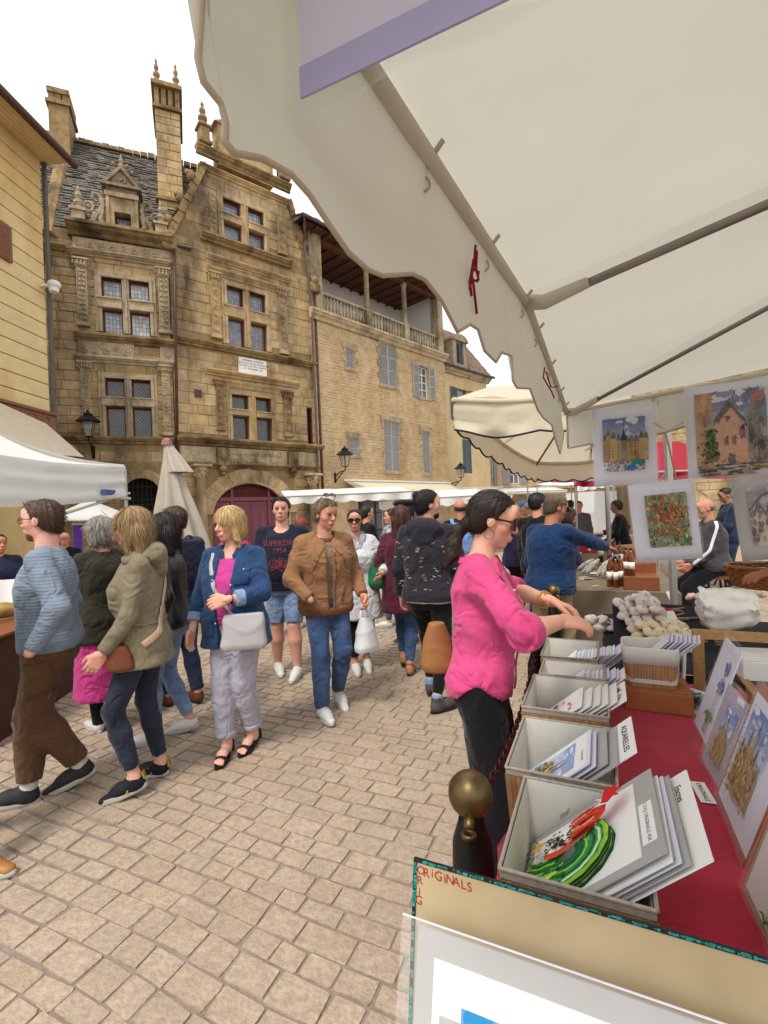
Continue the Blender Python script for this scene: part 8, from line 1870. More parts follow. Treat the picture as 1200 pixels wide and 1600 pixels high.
# ---------------------------------------------------------------- brown table with bottles of oil
BZ=.78
q=uv(888,922,BZ);q2=uv(1020,925,BZ);far=10.8
bt=thing('market_table','long table under a taupe cloth with oil bottles','table',UV(q[0],q[1]),math.pi/2-ST);wv_=.95;b=MB();L_=far-q[0];P=[]
for i in range(61):
 u=L_*i/60;row=[(u,.015+.02*fn(u*6,k*.4),.1+(BZ-.1)*k/5)for k in range(6)]+[(u,-wv_*k/8,BZ+.004*fn(u*4,k))for k in range(1,9)];P.append(row)
b.grid(P);b.grid([[(-.01-.02*fn(v,k*.5),-wv_*v/8,.1+(BZ-.1)*k/5)for k in range(6)]for v in range(9)]);b.build('table_cloth',MK['browncloth'],bt,smooth=True)
MB().box(.02,L_,-wv_+.02,-.02,BZ-.04,BZ-.012).build('tabletop',MK['wood'],bt)
for x in(.15,3,L_-.2):
 for y in(-.12,-wv_+.1):MB().box(x,x+.05,y,y-.05,0,BZ-.04).build('leg',MK['alu'],bt)
bot0={}
def bottle(px,py,z,label,h=.26,r=.026,m='syrup',cap='blackplastic',group='amber bottles on the taupe table'):
 p=UV(*uv(px,py,z),z);key=(h,r,m)
 if key not in bot0:
  o=thing('bottle',label,'bottle',p,0,group);b=MB();b.smooth=True;b.lathe([(r*.9,0),(r,.008),(r,h*.62),(r*.75,h*.72),(r*.36,h*.8),(r*.34,h*.95)],(0,0,0),14);b.build('glass',MK[m],o)
  b=MB();b.lathe([(r*.42,h*.93),(r*.42,h),(0,h)],(0,0,0),10);b.build('cap',MK[cap],o);b=MB();b.smooth=True;b.lathe([(r*1.02,h*.25),(r*1.02,h*.5)],(0,0,0),14);b.build('label',MK['label'],o);bot0[key]=o
 else:
  o=copy_tree(bot0[key]);o.location=p;o['label']=label
 return o
for i,(px,py)in enumerate([(953,917),(963,918),(970,916),(956,914)]):bottle(px,py,BZ,['amber bottle, front left of the four before the wooden box','amber bottle, front middle of the four before the wooden box','amber bottle nearest the wooden box','amber bottle at the back of the four'][i],.31)
cr=thing('wooden_box','long low brown wooden box at the near end of the taupe table','box',UV(*uv(975,922,BZ),BZ),math.pi/2-ST)
MB().box(0,.28,-.3,0,0,.13,.005).build('lower_step',MK['wood_dark'],cr);MB().box(.28,.55,-.3,0,0,.24,.005).build('upper_step',MK['wood_dark'],cr)
for i,(px,py)in enumerate([(980,899),(987,900)]):bottle(px,py,BZ+.13,['paler bottle on the wooden box step, left one','paler bottle on the wooden box step, right one'][i],.27,.03)
for i,(px,py,Y)in enumerate([(952,846,6.4),(960,844,6.5),(968,847,6.2),(938,848,6.8)]):
 p=at(px,py,Y);o=copy_tree(bot0[(.27,.03,'syrup')]);o.location=(p.x,p.y,BZ);o.scale=(1.2,1.2,1.25);o['label']=['tall amber bottle behind the reaching hand','tall dark bottle behind the reaching hand','amber bottle by the wooden crates behind the hand','small bottle with pale label left of the tall bottles'][i]
r=random.Random(3)
def slipstack(label,px,py,n,seed):
 p=UV(*uv(px,py,BZ),BZ);o=thing('card_slips',label,'paper slips',p,.3,'paper slips on the taupe table');rr=random.Random(seed)
 for i in range(n):x=MB().box(-.055,.055,-.018,.018,0,.004).build('slip',MK['paper' if i%2 else 'kraft'],o);x.location=(rr.uniform(-.04,.04),rr.uniform(-.05,.05),.004+.006*i);x.rotation_euler.z=rr.uniform(-.5,.5)
for k,(px,py,n,lb)in enumerate([(915,906,5,'heap of cream paper slips at the near left of the taupe table'),(938,917,1,'single white slip nearest the amber bottles'),(925,889,3,'white slips left of the leaning cloth bags'),(930,897,2,'pair of white slips by the dark woven bags')]):slipstack(lb,px,py,n,k)
bg=thing('fabric_bundle','bundle of grey striped pouches leaning on the taupe table','bundle',UV(*uv(940,905,BZ),BZ),.4)
for i in range(6):b=MB();b.ball((0,0,0),.05,12,8,(.7,.6,2.3));x=b.build('pouch',mat('grey_striped_cloth','#7d776e',.9,.5,30,'#b9b3a8',.4,60,.004),bg);x.location=(.03*(i%3),.08*i-.12,.11+.02*(i%2));x.rotation_euler=(.2*i-.3,.7,0)
# goods further along the long table
r=random.Random(8);goods=[('redbox','red card box on the far part of the taupe table'),('whitebox','flat white box behind the red card box'),('crate','small wooden crate behind the oil bottles'),('redbox2','second red box under the white tube'),('crate2','low wooden crate farther along the table'),('jar','pale carton at the far end of the table')]
for k,(px,py,Y,w,d,h,m)in enumerate([(920,838,8.2,.25,.25,.13,'redbox'),(912,828,9.4,.5,.3,.1,'paper'),(982,852,6.6,.4,.3,.16,'wood_dark'),(940,824,9.0,.4,.3,.12,'redbox'),(985,838,7.6,.5,.3,.14,'wood'),(965,822,9.8,.5,.4,.16,'kraft')]):
 p=at(px,py,Y);o=thing('market_box',goods[k][1],'box',(p.x,p.y,BZ),.3);MB().box(-w/2,w/2,-d/2,d/2,0,h,.006).build('box_body',MK[m],o);MB().box(-w/2+.02,w/2-.02,-d/2+.02,d/2-.02,h,h+.012).build('lid',MK['paper' if k%2 else m],o)
p=at(928,826,7.6);tube_=MB();tube_.tube([(0,0,0),(.34,.1,.2)],.022,10);o=tag(tube_.build('cardboard_tube',MK['paper']),'white cardboard tube leaning over the red boxes','tube');o.location=(p.x-.1,p.y,BZ+.1)
rr=random.Random(12)
for k,(m,lb)in enumerate((('garlic','punnet of pale garlic cloves on the far part of the taupe table'),('redbox','punnet of red sweets on the far part of the taupe table'),('wood_dark','punnet of brown nuts on the far part of the taupe table'),('whitecloth','punnet of white cheeses on the far part of the taupe table'),('syrup','punnet of dark amber sweets on the far part of the taupe table'))):
 p=at(895+k*8,842-k*3.4,8.5+k*.6);o=thing('produce_punnet',lb,'punnet',(p.x,p.y,BZ),rr.random(),'punnets along the far table');MB().box(-.12,.12,-.1,.1,0,.05).build('punnet',MK['wood'],o)
 for i in range(7):b=MB();b.ball((rr.uniform(-.08,.08),rr.uniform(-.06,.06),.06),.035,7,5);b.build('item',MK[m],o)
# post with guy rope behind the pictures
ps=thing('stall_post','grey aluminium stall post standing behind the poppies picture','post',G(1056,1020,0));pz=G(1056,1020,0)
pt=at(1052,912,3.6);ps.location=(pt.x,pt.y,0);MB().box(-.02,.02,-.02,.02,0,2.35).build('post',MK['alu'],ps);MB().box(-.1,.1,-.1,.1,0,.015).build('foot_plate',MK['alu'],ps)
b=MB();b.tube([at(1038,668,3.3),at(1046,700,3.3),at(1056,745,3.3)],.006,5);tag(b.build('rope',MK['wicker']),'brown rope running down between the upper pictures','rope')
# red canopy stall beyond, white vehicle, dark trader's table
def flat_canopy(label,px0,px1,Y,m,drop=.2,depth=2.5,rise=.3):
 p0,p1=at(*px0,Y),at(*px1,Y);p1.z=p0.z;o=scallop_stall(label,p0,p1,drop,depth,rise,m,40,.4);o['group']='red stall canopies';return o
flat_canopy('red stall canopy seen between the town square picture and the cream parasol',(897,752),(1000,752),9,MK['redcanopy'],.12,3,.25);flat_canopy('dark red stall canopy seen in the gap between the upper pictures',(1020,738),(1250,738),8.2,MK['redcanopy'],.16,3.4,.95)
vp=at(968,800,24);vn=thing('parked_van','white parked van behind the far stalls','van',(vp.x,vp.y,0),R(18));b=MB()
b.prism([(-2.4,.35),(2.2,.35),(2.25,1.0),(1.75,1.15),(1.2,1.95),(.9,2.15),(-2.4,2.2),(-2.5,1.2)],-1,1);b.build('body',MK['vanwhite'],vn,smooth=False)
for x in(-1.5,1.45):
 for y in(-1.0,.82):b=MB();n=20;b.prism([(x+.34*math.cos(2*math.pi*i/n),.34+.34*math.sin(2*math.pi*i/n))for i in range(n)],y,y+.2);wh=b.build('wheel',MK['blackplastic'],vn);b=MB();b.prism([(x+.2*math.cos(2*math.pi*i/n),.34+.2*math.sin(2*math.pi*i/n))for i in range(n)],y-.01,y+.21);b.build('rim',MK['steel'],wh)
MB().prism([(.1,1.25),(1.55,1.25),(1.1,1.9),(.1,1.95)],-1.01,1.01).build('side_window',MK['vanglass'],vn);MB().add([(1.72,-.85,1.2),(1.72,.85,1.2),(1.24,.8,1.92),(1.24,-.8,1.92)],[(0,1,2,3)]).build('windscreen',MK['vanglass'],vn)
for y in(-.75,.6):MB().box(2.2,2.27,y,y+.18,.75,.92).build('headlight',MK['paper'],vn)
# blue folding chair and black crate behind
cp_=G(1128,925);ch_=thing('folding_chair','blue folding metal chair behind the seated man in grey','chair',at(1128,860,8.6),R(-60));ch_.location.z=0
for y in(-.2,.2):b=MB();b.tube([(-.25,y,0),(.22,y,.88)],.017,6);b.build('leg',MK['bluechair'],ch_);b=MB();b.tube([(.3,y*.9,0),(-.2,y*.9,.46)],.017,6);b.build('leg',MK['bluechair'],ch_)
MB().box(-.22,.2,-.2,.2,.45,.47,.006).build('seat',MK['bluechair'],ch_)
for z in(.62,.76):MB().box(.08+(z-.62)*.5,.1+(z-.62)*.5,-.19,.19,z,z+.09).build('back_slat',MK['bluechair'],ch_)
ck=thing('plastic_crate','black plastic crate on the paving behind the poppies picture','crate',at(1068,888,7.2),.2);ck.location.z=0;b=MB();b.box(-.3,.3,-.2,-.18,0,.3);b.box(-.3,.3,.18,.2,0,.3);b.box(-.3,-.28,-.18,.18,0,.3);b.box(.28,.3,-.18,.18,0,.3);b.box(-.28,.28,-.18,.18,0,.02);b.build('crate_body',MK['blackplastic'],ck);MB().box(-.2,.2,-.21,-.201,.1,.22).build('label',MK['grey'],ck)
bn=thing('banner','narrow violet banner hanging behind the grey haired woman','banner',at(121,830,9.0),.2);MB().box(-.07,.07,0,.02,-.4,.12).build('cloth',MK['purple'],bn);MB().box(-.09,.09,-.005,.03,.12,.15).build('rod',MK['alu'],bn)
# ================================================================ THE CROWD
FB=dict(knit=fabric('grey_blue_knit','#8b98a8',.1,9,None,260,.5,('Z',17,.8,.25),bdist=.004),cargo=fabric('brown_cotton','#6e5138',.14,6,None,200),khaki=fabric('khaki_cotton','#8a8068',.1,6,None,200),darkjean=fabric('charcoal_denim','#2c303d',.2,5,'#3d4456',300,.3),denim=fabric('blue_denim','#2a466e',.18,5,'#34557f',320,.35),denimcuff=fabric('pale_denim_cuff','#8aa2c4',.1,9,None,320,.3),jean=fabric('mid_blue_denim','#38527c',.28,3.2,'#637ba4',320,.35),lightjean=fabric('faded_denim','#6d8cb8',.25,3,'#a9bcd6',320,.35),navyjean=fabric('navy_denim','#252f48',.2,4,'#33415f',320,.3),pink=fabric('bright_pink_top','#c94a95',.08,6),lav=fabric('pale_lilac_seersucker','#b9b6c6',.07,8,'#c6c3d0',300,.35,('X',40,1.,.3)),navytee=fabric('navy_tshirt','#23253a',.1,6,None,250),suede=fabric('tan_suede','#9a7250',.1,5,'#a67c58',160,.3),rib=fabric('tan_rib','#7d5433',.1,9,None,100,.4,('X',22,2,.1)),knit2=fabric('brown_grey_knit','#8f806f',.2,30,None,160,.6),white=fabric('white_shirting','#d9dadd',.04,5,None,220),black=fabric('black_cloth','#15151a',.15,5,None,200),blackleather=mat('black_leather','#141518',.38,.15,8,None,.3,60,.003,spec=.5),olive=fabric('dark_olive_cloth','#3a362a',.15,5),magenta=fabric('magenta_textured_skirt','#c23f86',.25,40,None,70,.9,bdist=.01),puffer=mat('blue_quilted_nylon','#36466a',.5,.12,6,None,.5,20,.02,wave=('Z',7,4,.2),spec=.4),hoodie=fabric('charcoal_printed_jersey','#33313a',.12,6,None,200),fuchsia=fabric('fuchsia_linen','#dc4f88',.07,5,'#e25e94',240,.35),blackcrepe=fabric('black_crepe','#16161f',.15,4,None,120,.4),bluewool=fabric('royal_blue_wool','#173862',.12,8,None,200,.4),beige=fabric('beige_chino','#a08a6c',.1,5),greytrack=fabric('grey_tracksuit','#4b494d',.1,6),maroon=fabric('maroon_cloth','#5b2536',.15,5),green=mat('green_bag_cloth','#14603c',.6,.2,6,None,.3,50,.006),scarf=fabric('grey_patterned_scarf','#8c8c92',.7,16,'#c9c9cf',80,.4),purplecl=fabric('mauve_cloth','#4b4468',.15,5),redc=fabric('rose_cloth','#b13a6a',.12,5),greyc=fabric('grey_cloth','#6d6a68',.15,5),sole=mat('white_rubber_sole','#b0aca2',.6,.06,20),lace=mat('grey_lace','#8f8c86',.8,.05),shoewhite=mat('white_leather_shoe','#c9c8c3',.5,.04,15,None,.1,80,.001),shoeblack=mat('dark_grey_mesh_shoe','#2c2b2b',.7,.15,20,None,.3,200,.002),shoenavy=mat('navy_suede_shoe','#15151f',.75,.1,20),gold=mat('gold_leather','#c9a645',.35,.1,20,metal=.7),sandal=mat('black_sandal_leather','#171519',.5,.1,20),boot=mat('grey_suede_boot','#4b4642',.8,.2,12,None,.3,90,.003),darksole=mat('dark_rubber_sole','#25211f',.8,.1,12),brownshoe=mat('brown_leather_shoe','#5c3524',.5,.15,12),tanshoe=mat('tan_leather_shoe','#9b6a3a',.5,.15,12),blacksock=mat('black_sock','#191919',.9,.1,12),whitesock=mat('white_sock','#c9c7c2',.9,.05,12),bluesock=mat('blue_grey_sock','#7d90b4',.9,.1,20),greybag=mat('pale_grey_leather','#a6a3a3',.45,.04,5,None,.12,60,.003),tanbag=mat('tan_soft_leather','#8a5d34',.55,.2,4,None,.3,25,.006),brownbag=mat('brown_leather','#6a3a22',.5,.15,8),plastic=mat('white_carrier_bag','#d9dada',.3,.03,6,None,.5,18,.01,alpha=.75,spec=.5),strap=mat('beige_striped_strap','#b09478',.8,.2,12),redprint=mat('faded_red_print','#7a3038',.85,.12,60),reflect=mat('white_sleeve_tape','#d2d2d2',.7,.05,20),mandy=mat('dark_taupe_leather','#3a3032',.5,.1,12),backpack=fabric('pale_blue_backpack','#7d9cc9',.1,8),navypack=fabric('navy_backpack','#20263a',.1,8),cap=fabric('olive_cap_cloth','#6f6146',.1,9),capblue=fabric('light_blue_cap_cloth','#6f9acb',.1,9),beret=fabric('black_beret_felt','#131217',.1,9),animals=mat('cream_animal_print','#8d7664',.85,.2,40),button=mat('metal_button','#b0aca4',.4,.05,metal=.6),pinkbutton=mat('pale_pink_button','#ef9fcb',.4,.05),purple=fabric('aubergine_top','#4a2440',.15,6))
D=math.radians
def fpx(heading,feet):
 """root between two soles seen in the photograph, and the soles in body coordinates"""
 p=[G(f[0],f[1])for f in feet];r=(p[0]+p[1])/2;return r,[foot_local(r,heading,f[0],f[1],*(f[2:]if len(f)>2 else()))for f in feet]
shoe=lambda m,s='sole',**k:dict(t='sneaker',m=FB[m],sole=FB[s],**k)
# -- man in grey-blue jumper, walking out to the left
h=D(-112);r,ft=fpx(h,[(122,1228,.0,0,.35),(24,1258,0,0,-.08)])
I=person('man in grey blue ribbed jumper and brown cargo trousers walking left, hand in pocket',r,h,1.80,1.1,feet=ft,hands=[(-.30,-.02,.93),(.26,.1,.95)],head=(D(18),-.03),skin='#d6a08c',hair=dict(t='short',c='#4d382a',c2='#6a4e3a',v=.02,line=.84),beard='#7a3f22',glasses=dict(f='#1a1a1a',r=.009),belly=.008,hide_hands=(True,True),poles=((-.5,-1,-.2),None),top=dict(m=FB['knit'],name='jumper',e=.022,hem=.51,es=.02,fold=.007,neck=.043,collar=(.012,.044),cuffw=.8),bottom=dict(t='trousers',m=FB['cargo'],e=.014,wide=.02,kneew=.026,hemw=.03,hem=1.9,fold=.008),shoes=shoe('shoeblack',sock=FB['whitesock'],lace=FB['black']),seed=2)
bv=bvh_of(I['bottom']);q=I['knee'][0]*.45+I['hip'][0]*.55;patch('cargo_pocket',bv,q-I['X']*.25,V3(0,1,-.15),V3(0,.1,1),.17,.19,FB['cargo'],I['bottom'],off=.008,cast=Vector(I['X']))
# -- cropped person at the left edge
h=D(95);r=at(-78,1300,2.33);r.z=0
person('person cropped by the left edge, only a tan shoe and dark trouser leg showing',r,h,1.7,1.,feet=[(-.09,-.12,0,0,.2),(.09,.25,0,0,0)],hands=[(-.2,-.1,.85),(.2,.05,.85)],skin='#b98468',hair=dict(t='short',c='#3a2a20'),top=dict(m=FB['black'],name='coat',e=.02,hem=.5),bottom=dict(t='trousers',m=FB['navyjean'],hemw=.02),shoes=shoe('tanshoe'),det=1.5,face=False,seed=5)
# -- woman in khaki jacket
h=D(-100);r,ft=fpx(h,[(203,1246,.0,-.1,.28),(238,1212,0,.1,0)])
I=person('woman with long fair hair in khaki jacket and charcoal jeans, striped strap across her back',r,h,1.70,1.0,True,feet=ft,hands=[(-.22,.11,.88),(.2,.15,.98)],head=(D(8),-.02),twist=D(20),lean=(0,.03),skin='#d09c86',hair=dict(t='long',c='#8f7450',c2='#c7ad84',v=.07,len=.35,fringe=.80,amp=.022),glasses=dict(f='#9a7a4a',r=.007),top=dict(m=FB['khaki'],e=.026,hem=.45,skirtw=.022,es=.014,fold=.009,neck=.043,hood=True,cuffw=1.1),inner=dict(m=FB['white'],e=.006,hem=.5),bottom=dict(t='trousers',m=FB['darkjean'],e=.004,wide=.004,kneew=.004,hemw=.008,hem=1.86,fold=.004,name='jeans'),shoes=shoe('shoenavy',stripe=FB['gold'],sh=.04),hide_hands=(False,True),curl=(.45,.5),seed=4)
bv=bvh_of(I['jacket']);S_=I['sh'];b1=lambda x,y,f:I['pel']+I['Xs']*x+I['Ys']*y+I['ax']*(f-.535)*I['u']
ribbon('bag_strap',bv,[b1(.1,-.02,.83),b1(.06,-.14,.78),b1(-.06,-.19,.68),b1(-.17,-.13,.58),b1(-.2,.02,.53)],.042,FB['strap'],I['o'],.008);bag_blob('shoulder_bag',FB['brownbag'],I['o'],b1(-.17,.13,.50),(.04,.08,.075))
ribbon('waist_cord',bv,[b1(-.2,.05,.6),b1(-.13,-.12,.6),b1(.05,-.16,.6),b1(.18,-.08,.6)],.014,FB['khaki'],I['jacket'],.004)
# -- grey haired woman, dark olive jacket, magenta skirt
h=D(-55);r,ft=fpx(h,[(160,1138),(172,1128)])
I=person('woman with curly grey hair in dark olive jacket and magenta skirt, seen from behind',r,h,1.66,1.08,True,feet=[(-.09,-.02,0,0,0),(.09,.05,0,0,0)],hands=[(-.16,.25,1.05),(.16,.25,1.05)],head=(D(-30),0),skin='#c08a72',hair=dict(t='bob',c='#76706a',c2='#a39c92',v=.06,fringe=.85,amp=.05,curly=1.6,grey=1),top=dict(m=FB['olive'],e=.035,hem=.42,skirtw=.02,es=.02,fold=.008,neck=.045,collar=(.045,.05)),bottom=dict(t='skirt',m=FB['magenta'],hem=.16,flare=.035,fold=.009,name='skirt',waist=.6),shoes=shoe('shoewhite'),det=1.25,hide_hands=(True,True),seed=6)
s=SD(*(lambda a:(a.min(0)-.1,a.max(0)+.1))(np.array([*I['knee'],*I['ankl']])),.012)
for i in range(2):s.cone(I['knee'][i],I['ankl'][i],.062,.042,.01)
P_,Q_=s.nets();skin_mesh('tights',[(P_,Q_,0)],[FB['black']],I['o'])
# -- dark haired woman in leather jacket
h=D(-95);r,ft=fpx(h,[(256,1158),(262,1150)])
I=person('woman with long dark hair in black leather jacket and pale jeans, behind the khaki jacket',r,h,1.68,1.,True,feet=[(-.08,.1,0,0,0),(.08,-.12,0,0,.2)],hands=[(-.22,.0,.86),(.2,.1,.9)],head=(D(0),0),skin='#c59078',hair=dict(t='long',c='#1c1614',c2='#30251f',v=.05,len=.45,fringe=.8),top=dict(m=FB['blackleather'],e=.022,hem=.50,es=.014,fold=.007,neck=.044,collar=(.04,.046)),bottom=dict(t='trousers',m=FB['lightjean'],e=.005,kneew=.006,hemw=.01,hem=1.9,name='jeans'),shoes=shoe('shoewhite'),det=1.2,seed=7)
# -- man in blue quilted jacket with dark backpack
h=D(-50);r,ft=fpx(h,[(276,1104),(287,1092)])
I=person('man in blue quilted jacket with dark backpack in front of the closed parasol',r,h,1.74,1.05,feet=[(-.09,.08,0,0,0),(.09,-.1,0,0,.1)],hands=[(-.2,.1,.92),(.25,.02,.85)],head=(D(-25),-.05),skin='#c08a70',hair=dict(t='short',c='#4a3020',c2='#5f4230',v=.04),top=dict(m=FB['puffer'],e=.04,hem=.49,es=.026,fold=.006,neck=.046,collar=(.045,.05)),bottom=dict(t='trousers',m=FB['navyjean'],hemw=.02,name='jeans'),shoes=shoe('brownshoe','darksole'),det=1.2,seed=8)
b1=lambda x,y,f:I['pel']+I['Xs']*x+I['Ys']*y+I['ax']*(f-.535)*I['u']
bag_blob('backpack',FB['navypack'],I['o'],b1(0,-.2,.72),(.15,.09,.2));bv=bvh_of(I['jacket'])
for sx in(-1,1):ribbon('backpack_strap',bv,[b1(sx*.1,-.16,.80),b1(sx*.11,0,.85),b1(sx*.12,.14,.76),b1(sx*.15,.1,.66),b1(sx*.16,-.08,.63)],.045,FB['navypack'],I['o'],.008)
# -- blonde woman in denim jacket
h=D(186);r,ft=fpx(h,[(392,1168,0,.15,.12),(351,1186,0,-.1,0)])
I=person('blonde woman in blue denim jacket, lilac trousers and black sandals with grey bag',r,h,1.69,1.17,True,feet=ft,hands=[(-.06,.235,1.10),(.265,.06,.86)],head=(D(30),-.06),skin='#d3a08a',hair=dict(t='bob',c='#b89a66',c2='#e0cc9c',v=.085,fringe=.80,amp=.016),belly=.03,poles=((-1,-.35,-.6),(.6,-1,-.1)),curl=(.55,.4),hdir=((.9,.15,-.25),None),palms=((.0,-1,-.2),None),inner=dict(m=FB['pink'],e=.012,hem=.53,neck=.048,vneck=.03,fold=.004,sleeve=.4,name='tshirt'),top=dict(m=FB['denim'],e=.03,hem=.445,skirtw=.024,es=.02,fold=.009,neck=.041,open=(.05,.055),lapel=.035,sleeve=1.72,rolled=.055,cuffm=FB['denimcuff']),bottom=dict(t='trousers',m=FB['lav'],e=.004,wide=.008,kneew=.016,hemw=.03,hem=1.86,k=.008,fold=.007,cuff=FB['lav']),shoes=dict(t='sandal',m=FB['sandal']),seed=9,det=1.)
b1=lambda x,y,f:I['pel']+I['Xs']*x+I['Ys']*y+I['ax']*(f-.535)*I['u'];bv=bvh_of(I['jacket'],I['tshirt'])
ribbon('bag_strap',bv,[b1(.13,-.03,.83),b1(.115,.1,.79),b1(.06,.2,.70),b1(.0,.24,.62),b1(-.07,.24,.565)],.03,FB['greybag'],I['o'],.007);bg_=bag_blob('handbag',FB['greybag'],I['o'],b1(-.15,.225,.525),(.15,.055,.12),.25,4)
patch('chest_pocket',bv,b1(-.125,.3,.73),-I['Xs'],I['ax'],.085,.10,FB['denim'],I['jacket'],off=.004,cast=Vector(-I['Ys']));patch('hip_pocket',bv,b1(.15,.3,.535),-I['Xs'],I['ax'],.13,.14,FB['denim'],I['jacket'],off=.004,cast=Vector(-I['Ys']))
for k,(x,f)in enumerate(((.065,.62),(.065,.55),(-.065,.7),(.066,.72),(-.125,.755))):
 rc=bv.ray_cast(Vector(b1(x,.5,f)),Vector(-I['Ys']));b=MB()
 if rc[0]:b.ball(rc[0]+rc[1]*.003,.008,8,5);b.build('button',FB['button'],I['jacket'])
w_=MB();w_.smooth=True;q=I['wri'][0];d_=nrm(q-I['elb'][0]);w_.tube([q-d_*.045,q-d_*.025],.031,12);w_.build('wristwatch',FB['sandal'],I['o'])
# -- man in navy printed T-shirt and denim shorts
h=D(179);r,ft=fpx(h,[(463,1060,0,.1,.0),(436,1052,0,-.35,0)])
I=person('man in navy T-shirt with faded red lettering and denim shorts before plum door',r,h,1.81,1.2,feet=ft,hands=[(-.30,.08,.85),(.30,.06,.86)],head=(D(-6),.0),skin='#cf9a82',hair=dict(t='short',c='#2a1f1a',c2='#3d2d24',v=.045,line=.82),belly=.035,top=dict(m=FB['navytee'],name='tshirt',e=.02,hem=.485,es=.022,sleeve=.75,fold=.005,neck=.045,collar=(.014,.045)),bottom=dict(t='shorts',m=FB['lightjean'],e=.01,wide=.018,hem=.97,k=.008,fold=.007,name='shorts'),shoes=shoe('shoewhite',sock=FB['blacksock'],sockh=.02),seed=10)
b1=lambda x,y,f:I['pel']+I['Xs']*x+I['Ys']*y+I['ax']*(f-.535)*I['u'];bv=bvh_of(I['tshirt'])
printed('SUPERDRY',.074,bv,b1(0,.35,.748),-I['Xs'],I['ax'],FB['redprint'],I['tshirt']);printed('- 1954 -',.07,bv,b1(0,.35,.708),-I['Xs'],I['ax'],FB['redprint'],I['tshirt'])
rr=random.Random(3);pt=MB()
for k in range(70):
 w=rr.uniform(0,6.28);d_=rr.uniform(0,1)**.6;c=Vector(b1(.115*d_*math.cos(w),.5,.635+.037*d_*math.sin(w)));rc=bv.ray_cast(c,Vector(-I['Ys']))
 if rc[0]:t_=Vector((rr.uniform(-1,1),0,rr.uniform(-.6,.6))).normalized()*.016;s_=rc[1].cross(t_).normalized()*.003;p=rc[0]+rc[1]*.003;pt.add([p-t_-s_,p+t_-s_,p+t_+s_,p-t_+s_],[(0,1,2,3)])
pt.build('printed_emblem',FB['redprint'],I['tshirt'])
# -- man in tan suede bomber jacket
h=D(156);r,ft=fpx(h,[(531,1100,0,0,.22),(508,1124,0,-.05,-.1)])
I=person('man in tan suede bomber jacket and blue jeans carrying a white carrier bag',r,h,1.76,1.08,feet=ft,hands=[(-.27,.10,.93),(.19,.16,.96)],head=(D(-20),-.16),skin='#c28a70',hair=dict(t='short',c='#5f4f3b',c2='#8d7858',v=.055,line=.82,amp=.02,grey=1),glasses=dict(f='#151515',dark=1,up=1),poles=(None,(1,-.7,-.3)),hide_hands=(False,True),curl=(.9,.5),beard=None,lean=(0,.02),inner=dict(m=FB['knit2'],e=.006,hem=.53,neck=.044,fold=.004,sleeve=.4,name='jumper'),top=dict(m=FB['suede'],e=.032,hem=.475,es=.022,fold=.011,neck=.042,open=(.012,.03),rib=.03,ribm=FB['rib'],collar=(.03,.05),lapel=0,cm=FB['rib'],gx=1.06),bottom=dict(t='trousers',m=FB['jean'],e=.008,wide=.012,kneew=.014,hemw=.022,hem=1.99,fold=.006,name='jeans'),shoes=shoe('shoewhite'),seed=11)
q=I['wri'][0];bgc=q+V3(-.0,.03,-.30);cb_=bag_blob('carrier_bag',FB['plastic'],I['o'],bgc,(.12,.08,.14),.4,2.4,.35)
b=MB();b.smooth=True
for sx in(-1,1):b.tube([bgc+V3(sx*.05,0,.12),q+V3(sx*.012,.0,-.09)],[.02,.008],6)
cb2=b.build('handles',FB['plastic'],cb_)
bv=bvh_of(I['jacket'],I['jumper']);b1=lambda x,y,f:I['pel']+I['Xs']*x+I['Ys']*y+I['ax']*(f-.535)*I['u']
for sx in(-1,1):ribbon('zip',bv,[b1(sx*.028,.3,.80),b1(sx*.022,.3,.66),b1(sx*.016,.3,.5)],.008,FB['rib'],I['jacket'],.003);ribbon('pocket_welt',bv,[b1(sx*.15,.22,.60),b1(sx*.12,.26,.53)],.016,FB['rib'],I['jacket'],.003);ribbon('seam',bv,[b1(sx*.05,.25,.82),b1(sx*.11,.25,.76),b1(sx*.15,.16,.68)],.005,FB['rib'],I['jacket'],.001)
# -- woman in white shirt with sunglasses
h=D(168);r,ft=fpx(h,[(574,1046,0,0,.2),(557,1052)])
I=person('woman in long white shirt with sunglasses walking behind the tan jacket',r,h,1.65,1.1,True,feet=ft,hands=[(-.2,.2,1.0),(.24,.06,.85)],head=(D(14),0),skin='#c08a72',hair=dict(t='bun',c='#241a18',c2='#3a2c26',v=.03),glasses=dict(f='#120f10',dark=1,size=(.14,.10),r=.016),poles=((-1,-.5,-.4),None),top=dict(m=FB['white'],name='shirt',e=.034,hem=.33,skirtw=.04,es=.024,fold=.011,neck=.047,lapel=.03,sleeve=1.8),bottom=dict(t='trousers',m=FB['black'],hem=1.8),shoes=shoe('shoewhite','sole'),det=1.1,seed=12)
b1=lambda x,y,f:I['pel']+I['Xs']*x+I['Ys']*y+I['ax']*(f-.535)*I['u']
s=SD(I['N']-.25,I['N']+.2,.009)
for sx in(-1,1):s.cone(b1(sx*.06,.05,.835),b1(sx*.02,.12,.76),.035,.03,.02)
s.cone(b1(-.07,-.02,.845),b1(.07,-.02,.845),.04,.04,.02);P_,Q_=s.nets();P_=folds(P_,normals(P_,Q_),.007,[],1,1.,1.6);skin_mesh('scarf',[(P_,Q_,0)],[FB['scarf']],I['o'])
